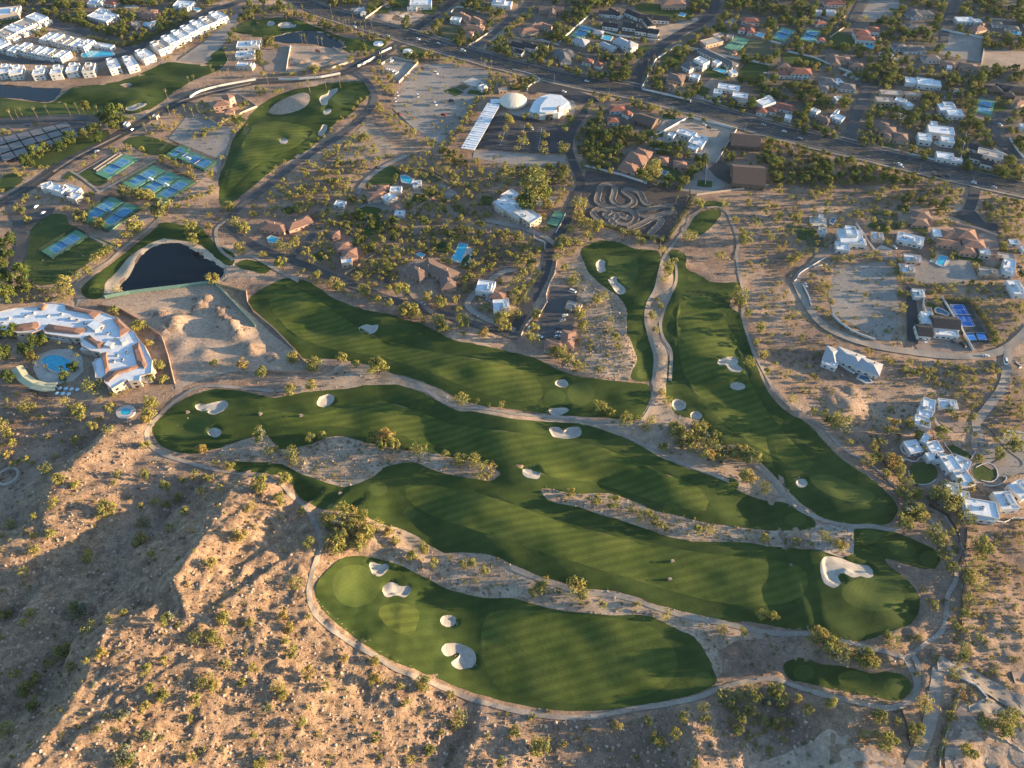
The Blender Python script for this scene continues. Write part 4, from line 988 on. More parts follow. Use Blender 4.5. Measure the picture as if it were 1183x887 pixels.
def build_house(name, style, label, wings, cat='house', group=None, snap=True, storeys=None, rng=None):
    """wings: (x1, y1, x2, y2, width m[, height m[, style]]) - a roof centre line in survey pixels"""
    r = rng or random.Random(sum(map(ord, label)))
    W = window_mesh()
    res = []; a0 = None
    for k, w in enumerate(wings):
        x1, y1, x2, y2, wd = w[:5]
        st = w[6] if len(w) > 6 and w[6] else style
        h = (w[5] if len(w) > 5 and w[5] else STY[st][3]) + .17 * (k % 4)
        mx, my, gz = GT((x1 + x2) / 2, (y1 + y2) / 2, h)
        ax, ay = G(x1, y1, gz + h); bx, by = G(x2, y2, gz + h)
        L = max(math.hypot(bx - ax, by - ay), 3.0); ang = math.atan2(by - ay, bx - ax)
        if snap:
            if a0 is None: a0 = ang
            else:
                q = (ang - a0) / (math.pi / 2); dq = q - round(q)
                if abs(dq) < .36: ang = a0 + round(q) * math.pi / 2
        res.append(((ax + bx) / 2, (ay + by) / 2, L, wd, ang, h, st, gz))
    bx = sum(t[0] for t in res) / len(res); by = sum(t[1] for t in res) / len(res); bz = max(t[7] for t in res)
    root = empty(name, (bx, by, bz)); tag(root, label, cat, group)
    wall_by = {}
    nwin = 0
    for k, (cx, cy, L, wd, ang, h, st, gz) in enumerate(res):
        wm, rm, shape, _ = STY[st]
        ca, sa = math.cos(ang), math.sin(ang)
        ox, oy = cx - bx, cy - by

        def fr(p, ca=ca, sa=sa, ox=ox, oy=oy): return (ox + p[0] * ca - p[1] * sa, oy + p[0] * sa + p[1] * ca, p[2])
        hl, hw = L / 2, wd / 2
        mb = wall_by.setdefault(wm, MB())
        rb = MB()
        if shape == 'flat':
            t = .35
            ph = h + .55
            # outer faces, parapet ring, inner faces
            O = [(-hl, -hw), (hl, -hw), (hl, hw), (-hl, hw)]; I = [(-hl + t, -hw + t), (hl - t, -hw + t), (hl - t, hw - t), (-hl + t, hw - t)]
            V = [fr((a, b, -2.5)) for a, b in O] + [fr((a, b, ph)) for a, b in O] + [fr((a, b, ph)) for a, b in I] + [fr((a, b, h - .3)) for a, b in I]
            Fc = []
            for i in range(4):
                j = (i + 1) % 4
                Fc += [(i, j, 4 + j, 4 + i), (4 + i, 4 + j, 8 + j, 8 + i), (8 + i, 8 + j, 12 + j, 12 + i)]
            mb.add(V, Fc)
            rb.add([fr((a, b, h)) for a, b in I], [(0, 1, 2, 3)])
            # raised roof deck strips and a skylight curb give the roof its relief
            if L > 9:
                for q in range(r.randint(1, 3)):
                    xx = r.uniform(-hl + 2, hl - 2); yy = r.uniform(-hw + 1.5, hw - 1.5) if hw > 2 else 0
                    rb.box(xx - r.uniform(.5, 1.1), xx + r.uniform(.5, 1.1), yy - .5, yy + .5, h + .002, h + r.uniform(.25, .6), 0, fr)
        else:
            mb.box(-hl, hl, -hw, hw, -2.5, h, 0, fr)
            o = .55; rise = (hw + o) * (.36 if shape == 'hip' else .5)
            e = h - .12
            X, Yw = hl + o, hw + o
            q = min(Yw, X * .95) if shape == 'hip' else 0
            V = [(-X, -Yw, e), (X, -Yw, e), (X, Yw, e), (-X, Yw, e), (-X + q, 0, e + rise), (X - q, 0, e + rise)]
            U = [(a, b, c - .22) for a, b, c in V[:4]]
            rb.add([fr(p) for p in V + U], [(0, 1, 5, 4), (2, 3, 4, 5), (1, 2, 5), (3, 0, 4), (6, 9, 8, 7), (0, 6, 7, 1), (1, 7, 8, 2), (2, 8, 9, 3), (3, 9, 6, 0)])
            if shape == 'gable':  # gable end walls
                mb.add([fr(p) for p in ((-hl - .0, -hw, h), (-hl, hw, h), (-hl, 0, h + rise - .5))], [(0, 2, 1)])
                mb.add([fr(p) for p in ((hl, -hw, h), (hl, hw, h), (hl, 0, h + rise - .5))], [(0, 1, 2)])
        ro = rb.build('roof', [M[rm]], root)
        # windows on the long sides and ends
        ns = storeys or max(1, int(h / 3.1))
        sides = [((0, -hw), 0, L), ((0, hw), math.pi, L), ((hl, 0), math.pi / 2, wd), ((-hl, 0), -math.pi / 2, wd)]
        for (sx, sy), sa_, ln in sides:
            wa = ang + sa_ - math.pi
            nvx, nvy = math.cos(ang + sa_ - math.pi / 2), math.sin(ang + sa_ - math.pi / 2)
            if nvy > .35: continue               # rear sides the view never meets
            nw = int(ln / 4.2)
            for s in range(ns):
                for i in range(nw):
                    if nwin > 46: break
                    u = -ln / 2 + ln * (i + .5) / nw + r.uniform(-.4, .4)
                    if r.random() < .15: continue
                    p = (sx + math.cos(sa_) * u, sy + math.sin(sa_) * u)
                    qx, qy, _ = fr((p[0], p[1], 0))
                    z = 1.55 + s * 3.1
                    if z + .8 > h: continue
                    first = nwin % 9 == 4 and s == 0
                    kind = 'window'
                    if first: kind = 'door' if r.random() < .5 else 'garage_door'
                    wob = link(kind, W['w' if kind == 'window' else ('d' if kind == 'door' else 'g')], root)
                    wob.location = (qx + nvx * .005, qy + nvy * .005, z if kind == 'window' else .05)
                    wob.rotation_euler = (0, 0, ang + sa_ + math.pi)
                    wob.scale = (r.uniform(1.5, 2.6), 1, r.uniform(1.2, 1.6)) if kind == 'window' else ((1.1, 1, 2.2) if kind == 'door' else (3.4, 1, 2.3))
                    nwin += 1
        if shape == 'flat' and L > 8 and wd > 5:
            for q in range(r.randint(1, 2)):
                p = fr((r.uniform(-hl + 2, hl - 2), r.uniform(-hw + 1.6, hw - 1.6), h + .01))
                o = link('air_conditioner', W['ac'], ro); o.location = p; o.rotation_euler = (0, 0, ang)
        elif L > 12 and r.random() < .6:
            o = link('chimney', W['ch'], ro); o.location = fr((r.uniform(-hl * .4, hl * .4), hw * .4, h + .3)); o.rotation_euler = (0, 0, ang); o.scale = (1, 1, 2.0)
    for wm, mb in wall_by.items(): mb.build('wall', [M[wm]], root)
    return root


def HW(tile, wings):
    ox, oy = TILES[tile]
    return [(ox + w[0] / 4, oy + w[1] / 4, ox + w[2] / 4, oy + w[3] / 4) + tuple(w[4:]) for w in wings]


HOUSES = [
    # ---- top left and top centre
    ('A', 'C', 'small white block at the very top left corner of the view', [(-10, 55, 90, 45, 22, 6)]),
    ('A', 'W', 'large white flat-roofed house among dark trees above the townhouses', [(430, 60, 520, 85, 20), (450, 45, 500, 55, 10)]),
    ('A', 'P', 'tan house with a pinkish roof right of the large white house', [(650, 60, 735, 65, 14), (690, 45, 700, 75, 10)]),
    ('A', 'W', 'small pale house beside the turquoise pool near the top left', [(680, 115, 730, 100, 9)]),
    ('A', 'F', 'tan flat shed left of the small pale pool house', [(620, 100, 640, 125, 8, 3.2)]),
    ('A', 'W', 'white house cut by the top edge above the townhouses', [(410, 8, 480, 8, 14)]),
    ('A', 'R', 'house with an orange roof at the top edge left of centre', [(490, 5, 540, 12, 12)]),
    ('A', 'W', 'white flat house at the top edge beyond the end of the townhouse row', [(810, 15, 890, 20, 16), (830, 30, 870, 32, 8)]),
    ('A', 'W', 'uppermost of three white blocks right of the townhouse fairway', [(1095, 205, 1200, 200, 14)]),
    ('A', 'W', 'middle of three white blocks right of the townhouse fairway', [(1090, 250, 1175, 245, 12)]),
    ('A', 'C', 'lowest of three white blocks right of the townhouse fairway', [(1095, 295, 1170, 300, 10)]),
    ('A', 'P', 'pinkish two-storey gatehouse building on the bare knoll', [(985, 480, 1060, 470, 11, 7), (1035, 440, 1070, 450, 8, 9), (1040, 515, 1080, 505, 8, 5)]),
    ('A', 'W', 'small white gate kiosk in the resort boulevard', [(575, 570, 592, 572, 6, 3)]),
    ('A', 'C', 'small cream gate kiosk right of the white one', [(708, 533, 728, 536, 5, 3)]),
    ('B', 'L', 'grey-roofed house with a pool near the top centre', [(450, 45, 500, 40, 9), (480, 55, 505, 55, 7)]),
    ('B', 'W', 'white house at the top edge above the bare diagonal lot', [(710, 12, 810, 10, 14, 6), (700, 35, 740, 40, 6, 3)]),
    ('B', 'T', 'terracotta-roofed house right of the street junction', [(930, 60, 1000, 95, 11), (990, 80, 1050, 105, 10), (900, 85, 945, 90, 9, None, 'W')]),
    ('B', 'T', 'second terracotta-roofed house below it beside the wide lawn', [(960, 120, 1050, 130, 11), (970, 150, 1000, 155, 8)]),
    ('B', 'W', 'white house at the top edge right of the curved wall', [(1090, 12, 1180, 18, 14), (1110, 2, 1150, 5, 10, 6)]),
    ('B', 'W', 'white flat works building beside the desert vacant yard', [(1032, 405, 1062, 395, 8, 3.2)]),
    ('B', 'F', 'small tan utility hut beside the dome', [(1120, 415, 1158, 412, 6, 3.4)]),
    ('C', 'BG', 'tan gabled house near the top edge right of centre', [(125, 40, 235, 45, 13), (180, 35, 190, 70, 9)]),
    ('C', 'T', 'wide terracotta-roofed house left of the white-walled estate', [(30, 145, 110, 130, 14), (70, 115, 150, 120, 12), (130, 110, 175, 125, 9)]),
    ('C', 'K', 'dark-roofed white farmhouse beside the main road', [(0, 200, 60, 215, 11), (50, 205, 110, 215, 11), (20, 235, 50, 240, 8)]),
    ('C', 'SH', 'grey-green hip-roofed house beside the main road', [(195, 245, 280, 240, 14), (230, 225, 245, 285, 12)]),
    ('C', 'K', 'rear range of the white estate with dark gabled roofs', [(400, 55, 480, 60, 9), (450, 45, 500, 70, 9), (530, 50, 590, 75, 10), (590, 70, 640, 85, 10), (655, 75, 720, 95, 11)]),
    ('C', 'K', 'front range of the white estate with dark gabled roofs', [(420, 110, 490, 120, 10), (515, 110, 570, 125, 12), (575, 130, 620, 145, 9), (630, 140, 675, 150, 11), (620, 90, 645, 120, 10)]),
    ('C', 'L', 'pale grey villa beside the walled pool', [(480, 180, 550, 210, 13, 5), (400, 205, 480, 215, 9), (520, 210, 570, 200, 12, 6)]),
    ('C', 'L', 'pale grey guest house left of the walled pool', [(285, 180, 345, 195, 13)]),
    ('C', 'L', 'small pool pavilion behind the walled pool', [(375, 145, 420, 150, 8)]),
    ('C', 'R', 'orange-roofed house hidden in dense trees', [(330, 275, 370, 285, 10), (385, 290, 415, 300, 9)]),
    ('C', 'SH', 'grey-roofed white estate house beside the side road', [(800, 290, 840, 310, 15, 5), (850, 270, 900, 290, 11, 8, 'W'), (850, 240, 1050, 285, 11), (930, 285, 960, 290, 8, 5, 'W'), (990, 300, 1030, 300, 8)]),
    ('C', 'B', 'brown-roofed villa at the corner of the side road', [(720, 350, 790, 365, 14, 5), (770, 340, 780, 380, 10), (710, 390, 755, 400, 8), (820, 350, 865, 352, 9, 3.6, 'W')]),
    ('C', 'R', 'small white pavilion beside the rectangular estate pool', [(1005, 335, 1035, 330, 8, 3.6, 'W')]),
    ('C', 'F', 'tan flat-roofed house behind the estate wall', [(880, 200, 960, 180, 13), (930, 165, 970, 160, 8), (990, 165, 1020, 170, 7)]),
    ('C', 'B', 'small tan shed beside the faded tennis court', [(1010, 240, 1035, 232, 6)]),
    ('C', 'R', 'red-roofed house at the top right of the side road', [(1060, 90, 1140, 95, 12), (1090, 110, 1110, 150, 9), (1045, 130, 1075, 135, 8)]),
    ('C', 'W', 'white house with blue skylights facing the main road', [(950, 395, 1050, 410, 11), (930, 420, 970, 425, 9), (1020, 430, 1085, 450, 10), (1045, 460, 1085, 475, 8, 3.4, 'F')]),
    ('C', 'R', 'half-white house with a red roof at the main road', [(1140, 480, 1200, 460, 12, 6, 'W'), (1130, 505, 1175, 510, 10)]),
    ('C', 'P', 'pinkish mansion at the top edge right of centre', [(690, 12, 800, 12, 14, 6)]),
    ('C', 'R', 'dark red roofs under the trees below the main road', [(450, 500, 520, 500, 10), (440, 555, 490, 550, 9), (520, 515, 545, 530, 8)]),
    ('C', 'M', 'square brown-roofed hall below the main road', [(580, 540, 660, 565, 15, 4.5)]),
    ('C', 'W', 'new white flat-roofed house inside a walled concrete lot', [(765, 600, 845, 625, 10), (820, 650, 890, 655, 13, 5), (850, 635, 900, 640, 8), (720, 620, 750, 625, 6), (815, 675, 860, 680, 9, 4)]),
    ('C', 'P', 'large pinkish hip-roofed mansion with a hedge-lined lawn', [(530, 720, 620, 745, 20, 4.5), (500, 760, 580, 780, 14, 4), (570, 700, 640, 715, 12, 4.5)]),
    ('C', 'P', 'small pinkish guest house right of the hip-roofed mansion', [(675, 735, 720, 740, 10)]),
    ('C', 'P', 'second small pinkish guest house beside the hedge', [(745, 755, 805, 760, 10)]),
    ('C', 'M', 'upper of the two big brown-roofed barns', [(1010, 640, 1140, 650, 22, 5)]),
    ('C', 'M', 'lower and larger of the two big brown-roofed barns', [(1015, 800, 1160, 810, 30, 6)]),
    # ---- top right
    ('D', 'R', 'white mansion with terracotta roofs and arched front', [(400, 145, 470, 150, 13, 6.5), (460, 130, 515, 140, 12, 6), (410, 170, 495, 180, 9, 5.5)]),
    ('D', 'R', 'white-walled house at the top edge above the twin tennis courts', [(260, 10, 355, 10, 12)]),
    ('D', 'W', 'smaller left one of two white blocks near the top edge', [(220, 50, 250, 55, 8)]),
    ('D', 'W', 'larger right one of two white blocks near the top edge', [(270, 50, 315, 55, 9)]),
    ('D', 'R', 'small red-roofed house behind the twin tennis courts', [(220, 105, 265, 100, 8)]),
    ('D', 'R', 'small red-roofed pavilion beside the right backyard tennis court', [(230, 180, 262, 180, 7)]),
    ('D', 'SH', 'dark grey hip-roofed house beside the bare pale lot', [(640, 60, 760, 60, 13), (660, 45, 700, 80, 12), (640, 115, 690, 120, 10)]),
    ('D', 'W', 'white house beside the walled dirt lot', [(870, 90, 950, 90, 12), (950, 95, 985, 95, 8)]),
    ('D', 'T', 'terracotta-roofed house right of the walled dirt lot', [(950, 135, 1000, 125, 11), (980, 110, 1000, 115, 8)]),
    ('D', 'SH', 'grey house at the right top with a small pool', [(1040, 105, 1085, 110, 9), (1100, 125, 1160, 130, 10)]),
    ('D', 'B', 'brown-roofed house with white garden walls near the dirt lot', [(800, 290, 870, 300, 10), (890, 310, 960, 300, 12), (830, 310, 850, 310, 7, 3.6, 'W')]),
    ('D', 'B', 'brown-roofed house under trees above the street end', [(270, 265, 380, 275, 12), (300, 250, 320, 300, 10), (380, 300, 440, 300, 9)]),
    ('D', 'SH', 'grey-roofed house under trees right of the mansion', [(580, 215, 640, 215, 11), (630, 230, 720, 220, 11), (720, 270, 790, 265, 10)]),
    ('D', 'R', 'red-roofed white two-storey house near the top right lawns', [(105, 325, 200, 330, 13, 6.5), (50, 335, 100, 335, 10, 4.5), (50, 300, 100, 300, 10, 4, 'B')]),
    ('D', 'SH', 'many-gabled grey house with white walls beside the street', [(240, 370, 320, 380, 14), (310, 365, 340, 390, 9, 4, 'W'), (330, 385, 400, 410, 12), (230, 400, 280, 405, 8)]),
    ('D', 'R', 'pink-roofed house with a white wing facing the main road', [(40, 485, 120, 500, 12), (0, 500, 40, 510, 9), (80, 535, 110, 545, 8, 3.6, 'W')]),
    ('D', 'W', 'white house at the far left of the right-hand blocks', [(-5, 455, 15, 450, 9)]),
    ('D', 'W', 'small white round-cornered house behind the road trees', [(200, 505, 235, 520, 9)]),
    ('D', 'W', 'tiny white shed under the many-gabled grey house', [(310, 455, 335, 450, 6)]),
    ('D', 'W', 'white house with a brown wing beside the street corner', [(295, 530, 350, 550, 10), (230, 545, 290, 550, 8, 3.4, 'B'), (310, 515, 325, 520, 8)]),
    ('D', 'F', 'tan flat house with a long grey roof right of the street end', [(520, 425, 620, 430, 10), (500, 450, 580, 470, 10), (640, 440, 700, 430, 7)]),
    ('D', 'W', 'white and tan house with a bright wing in the palm garden', [(590, 455, 640, 470, 8, 4.5), (640, 485, 665, 480, 8)]),
    ('D', 'W', 'long white low house across the upper right gardens', [(635, 368, 800, 388, 12), (690, 370, 770, 385, 15, 4.6)]),
    ('D', 'W', 'white curved-roof house surrounded by palms', [(790, 495, 870, 500, 15), (830, 520, 900, 520, 12, 4.6), (810, 480, 860, 485, 9)]),
    ('D', 'B', 'large brown-roofed villa at the street corner by the main road', [(490, 570, 560, 580, 13), (520, 600, 590, 600, 14), (580, 630, 650, 635, 14), (540, 630, 570, 625, 9)]),
    ('D', 'W', 'big white modern house with courtyards beside the main road', [(740, 595, 860, 610, 14, 5.5), (695, 630, 755, 640, 13, 5), (800, 640, 860, 650, 11, 5), (750, 570, 780, 580, 8, 3.4), (780, 715, 860, 725, 11, 4.5), (850, 740, 895, 735, 6)]),
    ('D', 'K', 'dark modern house with white trim in the corner hedge', [(930, 670, 970, 680, 11), (970, 700, 1085, 720, 11, 4.5, 'WT'), (940, 715, 985, 725, 10), (990, 745, 1040, 755, 8)]),
    ('D', 'KD', 'dark-roofed many-winged house at the right edge', [(1010, 405, 1080, 410, 12), (1060, 395, 1150, 410, 12), (1120, 420, 1190, 400, 12), (1080, 430, 1140, 440, 8)]),
    ('D', 'T', 'orange roof sliver at the right edge of the upper road bend', [(1140, 480, 1200, 460, 7)]),
    ('D', 'W', 'narrow white shed at the right edge beside the upper road', [(1165, 580, 1200, 585, 8)]),
    ('D', 'W', 'white pergola house near the long white low house', [(860, 415, 905, 425, 6, 3)]),
    # ---- middle band
    ('F', 'P', 'long pink-roofed ranch house left of the estate road', [(30, 150, 140, 165, 12), (140, 160, 250, 120, 12)]),
    ('F', 'P', 'pinkish rambling house with a curved drive beside the estate road', [(350, 195, 385, 190, 8), (370, 245, 440, 250, 12, 4.2), (400, 280, 465, 285, 12, 4.6), (395, 310, 440, 320, 9, 4, 'C')]),
    ('F', 'T', 'orange-roofed house in the upper desert gardens', [(515, 20, 600, 12, 12), (590, 35, 640, 10, 10, 4.4, 'C'), (630, 60, 655, 70, 8)]),
    ('F', 'W', 'small white pool house below the orange-roofed house', [(640, 95, 685, 98, 7, 3.2)]),
    ('F', 'W', 'small white garage beside a bare drive in the upper gardens', [(365, 48, 410, 55, 7, 3.2)]),
    ('F', 'B', 'broad brown-roofed courtyard house beside the long pool', [(705, 350, 780, 385, 14, 4.2), (760, 340, 930, 375, 13, 4.6), (880, 380, 890, 445, 12), (780, 335, 810, 345, 8, 5)]),
    ('F', 'W', 'upper white cube of the white and red courtyard house', [(1020, 430, 1100, 440, 13, 5)]),
    ('F', 'P', 'red-roofed middle wing of the courtyard house', [(1080, 465, 1150, 475, 10)]),
    ('F', 'W', 'lower white cube of the white and red courtyard house', [(1095, 525, 1170, 520, 13, 5.5)]),
    ('G', 'C', 'large cream terraced villa beside the tallest tree', [(-60, 30, 60, 110, 17, 5), (-40, 10, 20, 20, 14, 4.4), (20, 80, 115, 125, 14, 6), (-70, 60, -20, 80, 10, 4)]),
    ('B', 'T', 'orange-roofed house with a rectangular pool in the upper gardens', [(560, 868, 610, 868, 9), (620, 870, 670, 878, 8, 4, 'W')]),
    ('B', 'W', 'white pool house beside the rectangular pool in the upper gardens', [(720, 848, 765, 845, 8, 3.2)]),
    ('G', 'T', 'red-roofed L-shaped clubhouse beside the yard of parked vehicles', [(150, 700, 245, 712, 10, 4), (250, 640, 262, 715, 10, 4.2)]),
    ('G', 'F', 'low ruined adobe block at the head of the vehicle yard', [(250, 515, 315, 535, 8, 2.6)]),
    ('H', 'W', 'white sculptural house with rounded terraces', [(330, 200, 440, 210, 19, 5.5), (360, 175, 410, 180, 12, 8), (315, 240, 375, 255, 11, 4), (400, 235, 450, 225, 9, 4)]),
    ('H', 'WT', 'small hut with a pale roof left of the sculptural white house', [(235, 175, 270, 180, 8, 3.4)]),
    ('H', 'W', 'tiny white shed above the small pale-roofed hut', [(235, 110, 255, 115, 5, 3)]),
    ('H', 'C', 'square white guest house right of the sculptural white house', [(480, 200, 535, 205, 10, 3.8)]),
    ('H', 'W', 'long white flat roof beside the green trees', [(600, 200, 720, 230, 12, 3.6)]),
    ('H', 'B', 'brown-roofed house behind the long white flat roof', [(670, 100, 750, 105, 12), (660, 130, 740, 140, 10)]),
    ('H', 'P', 'large red-roofed rambling house above the rectangular pool', [(800, 190, 890, 200, 12, 4.2), (870, 190, 960, 195, 14, 5), (900, 225, 1000, 250, 12, 4.4), (780, 220, 890, 245, 8, 3.4), (880, 260, 960, 275, 10, 3.6), (765, 180, 800, 195, 10, 4, 'W'), (975, 265, 1022, 285, 10, 3.8, 'C')]),
    ('H', 'C', 'upper of two small flat-roofed sheds left of the rectangular pool', [(630, 300, 710, 310, 9, 3.4)]),
    ('H', 'C', 'lower of two small flat-roofed sheds left of the rectangular pool', [(610, 350, 680, 355, 10, 3.4)]),
    ('H', 'W', 'white garage at the head of the dark driveway', [(670, 465, 722, 468, 9, 3.4)]),
    ('H', 'K', 'dark-gabled white modern house beside the vivid blue court', [(760, 595, 880, 605, 13, 6), (690, 635, 750, 640, 12, 5), (735, 555, 745, 610, 9, 5, 'W'), (725, 545, 760, 555, 8, 3.6, 'F'), (770, 645, 880, 655, 6, 4, 'W')]),
    ('H', 'L', 'grey hip-roofed house with a curved pool terrace', [(265, 740, 320, 760, 14, 4.6), (320, 735, 440, 790, 13, 4.4), (430, 770, 510, 835, 12, 4.6), (255, 775, 320, 805, 7, 3, 'W')]),
    ('H', 'F', 'low tan shed range left of the white stable', [(975, 360, 1070, 375, 8, 3)]),
    ('H', 'F', 'low tan shed above the white stable', [(1065, 290, 1140, 300, 7, 3)]),
    ('H', 'W', 'narrow white stable near the right edge', [(1120, 310, 1110, 380, 9, 4)]),
    ('H', 'W', 'white barn at the right edge with a sloping front', [(1120, 440, 1180, 440, 16, 4.5)]),
    ('H', 'W', 'small white shed near the right edge above the stables', [(1115, 228, 1162, 232, 6, 3)]),
    ('H', 'W', 'tiny white shed cut by the right edge of the view', [(1172, 262, 1200, 262, 6, 3)]),
    # ---- white villas lower right
    ('L', 'W', 'upper white villa of the hillside compound', [(745, 70, 740, 125, 8, 4.8), (700, 130, 760, 130, 9, 4.2), (680, 170, 750, 175, 9, 4)]),
    ('L', 'W', 'small white annex right of the upper white villa', [(790, 85, 875, 95, 8, 3.6)]),
    ('L', 'W', 'main white villa between the two round lawns', [(640, 295, 700, 285, 10, 4), (710, 245, 740, 260, 8, 5), (735, 285, 800, 295, 9, 4.4), (755, 315, 765, 350, 8, 4), (810, 355, 880, 375, 12, 5.5), (860, 350, 930, 385, 10, 4.6), (870, 425, 940, 435, 13, 5), (770, 330, 830, 350, 8, 4)]),
    ('L', 'W', 'long white guest wing below the main white villa', [(820, 480, 880, 490, 9, 4), (880, 510, 930, 525, 7, 3.8), (910, 560, 1060, 585, 12, 4.8), (900, 575, 940, 580, 9, 4), (960, 600, 1040, 612, 8, 3.4)]),
    ('L', 'W', 'square white pavilion at the end of the long guest wing', [(1060, 540, 1140, 535, 13, 5)]),
    ('L', 'W', 'white garage block at the right edge beyond the square pavilion', [(1140, 500, 1200, 470, 12, 4.4)]),
    # ---- club house
    ('E', 'W', 'white tennis clubhouse with a barrel-curved roof end', [(230, -30, 300, -10, 9, 5.5), (290, -25, 360, -5, 9, 4.5), (190, -25, 240, -40, 8, 5), (320, 15, 370, 20, 9, 5, 'C')]),
]
for i, (tile, st, lab, wings) in enumerate(HOUSES):
    if len(wings) == 1 and wings[0][4] >= 8 and STY[st][2] == 'flat':
        w = wings[0]; dx, dy = w[2] - w[0], w[3] - w[1]
        wings = wings + [(w[0] + dx * .1 - dy * .2, w[1] + dy * .1 + 8, w[0] + dx * .5 - dy * .2, w[1] + dy * .5 + 8, w[4] * .7, 3.2), (w[0] + dx * .62, w[1] + dy * .62 - 3, w[0] + dx * .86, w[1] + dy * .86 - 3, w[4] * .55, (w[5] if len(w) > 5 else 4.2) + 1.3)]
    build_house('house' if not ('shed' in lab or 'barn' in lab or 'garage' in lab or 'kiosk' in lab or 'hut' in lab) else ('barn' if 'barn' in lab else 'outbuilding'), st, lab, HW(tile, wings), 'house' if not ('shed' in lab or 'barn' in lab or 'garage' in lab or 'kiosk' in lab) else 'outbuilding', rng=random.Random(i * 31 + 5))

# townhouse rows
TROW = [(20, 318, 11), (75, 322, 13), (180, 325, 12), (262, 322, 12), (335, 312, 12), (410, 312, 12), (522, 295, 12), (600, 285, 12), (668, 250, 14), (738, 210, 14), (787, 182, 13), (832, 158, 13), (875, 135, 13), (918, 112, 13), (962, 95, 13), (1008, 72, 14)]
TDIR = [(6, -20)] * 6 + [(-10, -22), (-14, -22), (-22, -16), (-22, -16), (-22, -15), (-22, -15), (-22, -14), (-22, -14), (-22, -14), (-22, -14)]
ORD = ['first', 'second', 'third', 'fourth', 'fifth', 'sixth', 'seventh', 'eighth', 'ninth', 'tenth', 'eleventh', 'twelfth', 'thirteenth', 'fourteenth', 'fifteenth', 'sixteenth']
for i, ((x, y, w), (dx, dy)) in enumerate(zip(TROW, TDIR)):
    st = 'WT' if i in (5, 9, 14) else 'W'
    build_house('townhouse', st, ('tan-roofed' if st == 'WT' else 'white-roofed') + ' townhouse, %s from the left in the row along the fairway' % ORD[i],
                HW('A', [(x - dx, y - dy * .9, x + dx, y + dy * .9, w, 7.2), (x - dx * 1.5 + 4, y - dy * 1.5, x - dx * .4 + 4, y - dy * .4, w * .62, 3.4), (x + dx * .5 - 8, y + dy * .5, x + dx * 1.1 - 8, y + dy * 1.1, w * .5, 8.4)]), 'townhouse', 'townhouses along the fairway', rng=random.Random(i))
LEFTT = [(165, 78, 'W'), (112, 108, 'WT'), (65, 128, 'W'), (20, 152, 'WT'), (-10, 195, 'W')]
for i, (x, y, st) in enumerate(LEFTT):
    build_house('townhouse', st, ('tan-roofed' if st == 'WT' else 'white-roofed') + ' townhouse, %s from the top in the short left-hand row' % ORD[i], HW('A', [(x - 24, y - 10, x + 34, y + 12, 14, 7), (x + 40, y + 18, x + 60, y + 24, 10, 3.6)]), 'townhouse', 'townhouses of the short left row', rng=random.Random(i + 50))
MID1 = [(222, 168, 'W'), (258, 172, 'W'), (292, 182, 'WT'), (326, 190, 'WT'), (362, 198, 'W'), (398, 200, 'W')]
for i, (x, y, st) in enumerate(MID1):
    build_house('townhouse', st, ('tan-roofed' if st == 'WT' else 'white-roofed') + ' townhouse, %s from the left in the upper middle block' % ORD[i], HW('A', [(x - 26, y + 16, x + 26, y - 16, 9, 6.6 + .3 * (i % 2)), (x - 36, y + 22, x - 22, y + 14, 7, 3.4)]), 'townhouse', 'townhouses of the upper middle block', rng=random.Random(i + 70))
MID2 = [(72, 222, 'W'), (110, 214, 'W'), (146, 226, 'WT'), (182, 232, 'W'), (216, 240, 'W'), (250, 246, 'WT'), (288, 250, 'W')]
for i, (x, y, st) in enumerate(MID2):
    build_house('townhouse', st, ('tan-roofed' if st == 'WT' else 'white-roofed') + ' townhouse, %s from the left in the lower middle block' % ORD[i], HW('A', [(x - 24, y + 16, x + 24, y - 16, 9, 6.4 + .3 * (i % 2)), (x - 34, y + 24, x - 20, y + 14, 7, 3.4)]), 'townhouse', 'townhouses of the lower middle block', rng=random.Random(i + 90))
build_house('house', 'W', 'long white pool house behind the townhouse pool', HW('A', [(415, 198, 520, 216, 8, 4)]), 'pool house')

# ---- resort hotel: one bent crescent with flat white roofs edged by tile
RP = lambda p: [(a / 5.915, 340 + b / 5.915) for a, b in p]
OUT = RP([(-90, 165), (0, 118), (115, 92), (245, 86), (310, 60), (430, 63), (450, 72), (620, 110), (690, 118), (770, 152), (805, 158), (890, 236), (925, 265), (958, 322), (988, 348), (1012, 400), (1042, 450), (1036, 540), (960, 560), (955, 590), (880, 600), (870, 585), (765, 650), (712, 600), (722, 555), (690, 575), (652, 572), (648, 445), (692, 432), (682, 398), (622, 388), (556, 348), (548, 300), (490, 298), (312, 272), (292, 242), (216, 264), (122, 268), (72, 246), (0, 250), (-90, 285)])
HB = 7.6
Pw = [G(a, b, HB) for a, b in OUT]
s_ = sum(Pw[i][0] * Pw[(i + 1) % len(Pw)][1] - Pw[(i + 1) % len(Pw)][0] * Pw[i][1] for i in range(len(Pw)))
if s_ < 0: Pw = Pw[::-1]
hx, hy = sum(p[0] for p in Pw) / len(Pw), sum(p[1] for p in Pw) / len(Pw)
hotel = empty('resort_hotel', (hx, hy, 0)); tag(hotel, 'sprawling crescent resort hotel with white flat roofs edged in terracotta tile', 'hotel')
n = len(Pw); Q = [np.array((a - hx, b - hy)) for a, b in Pw]
I = []
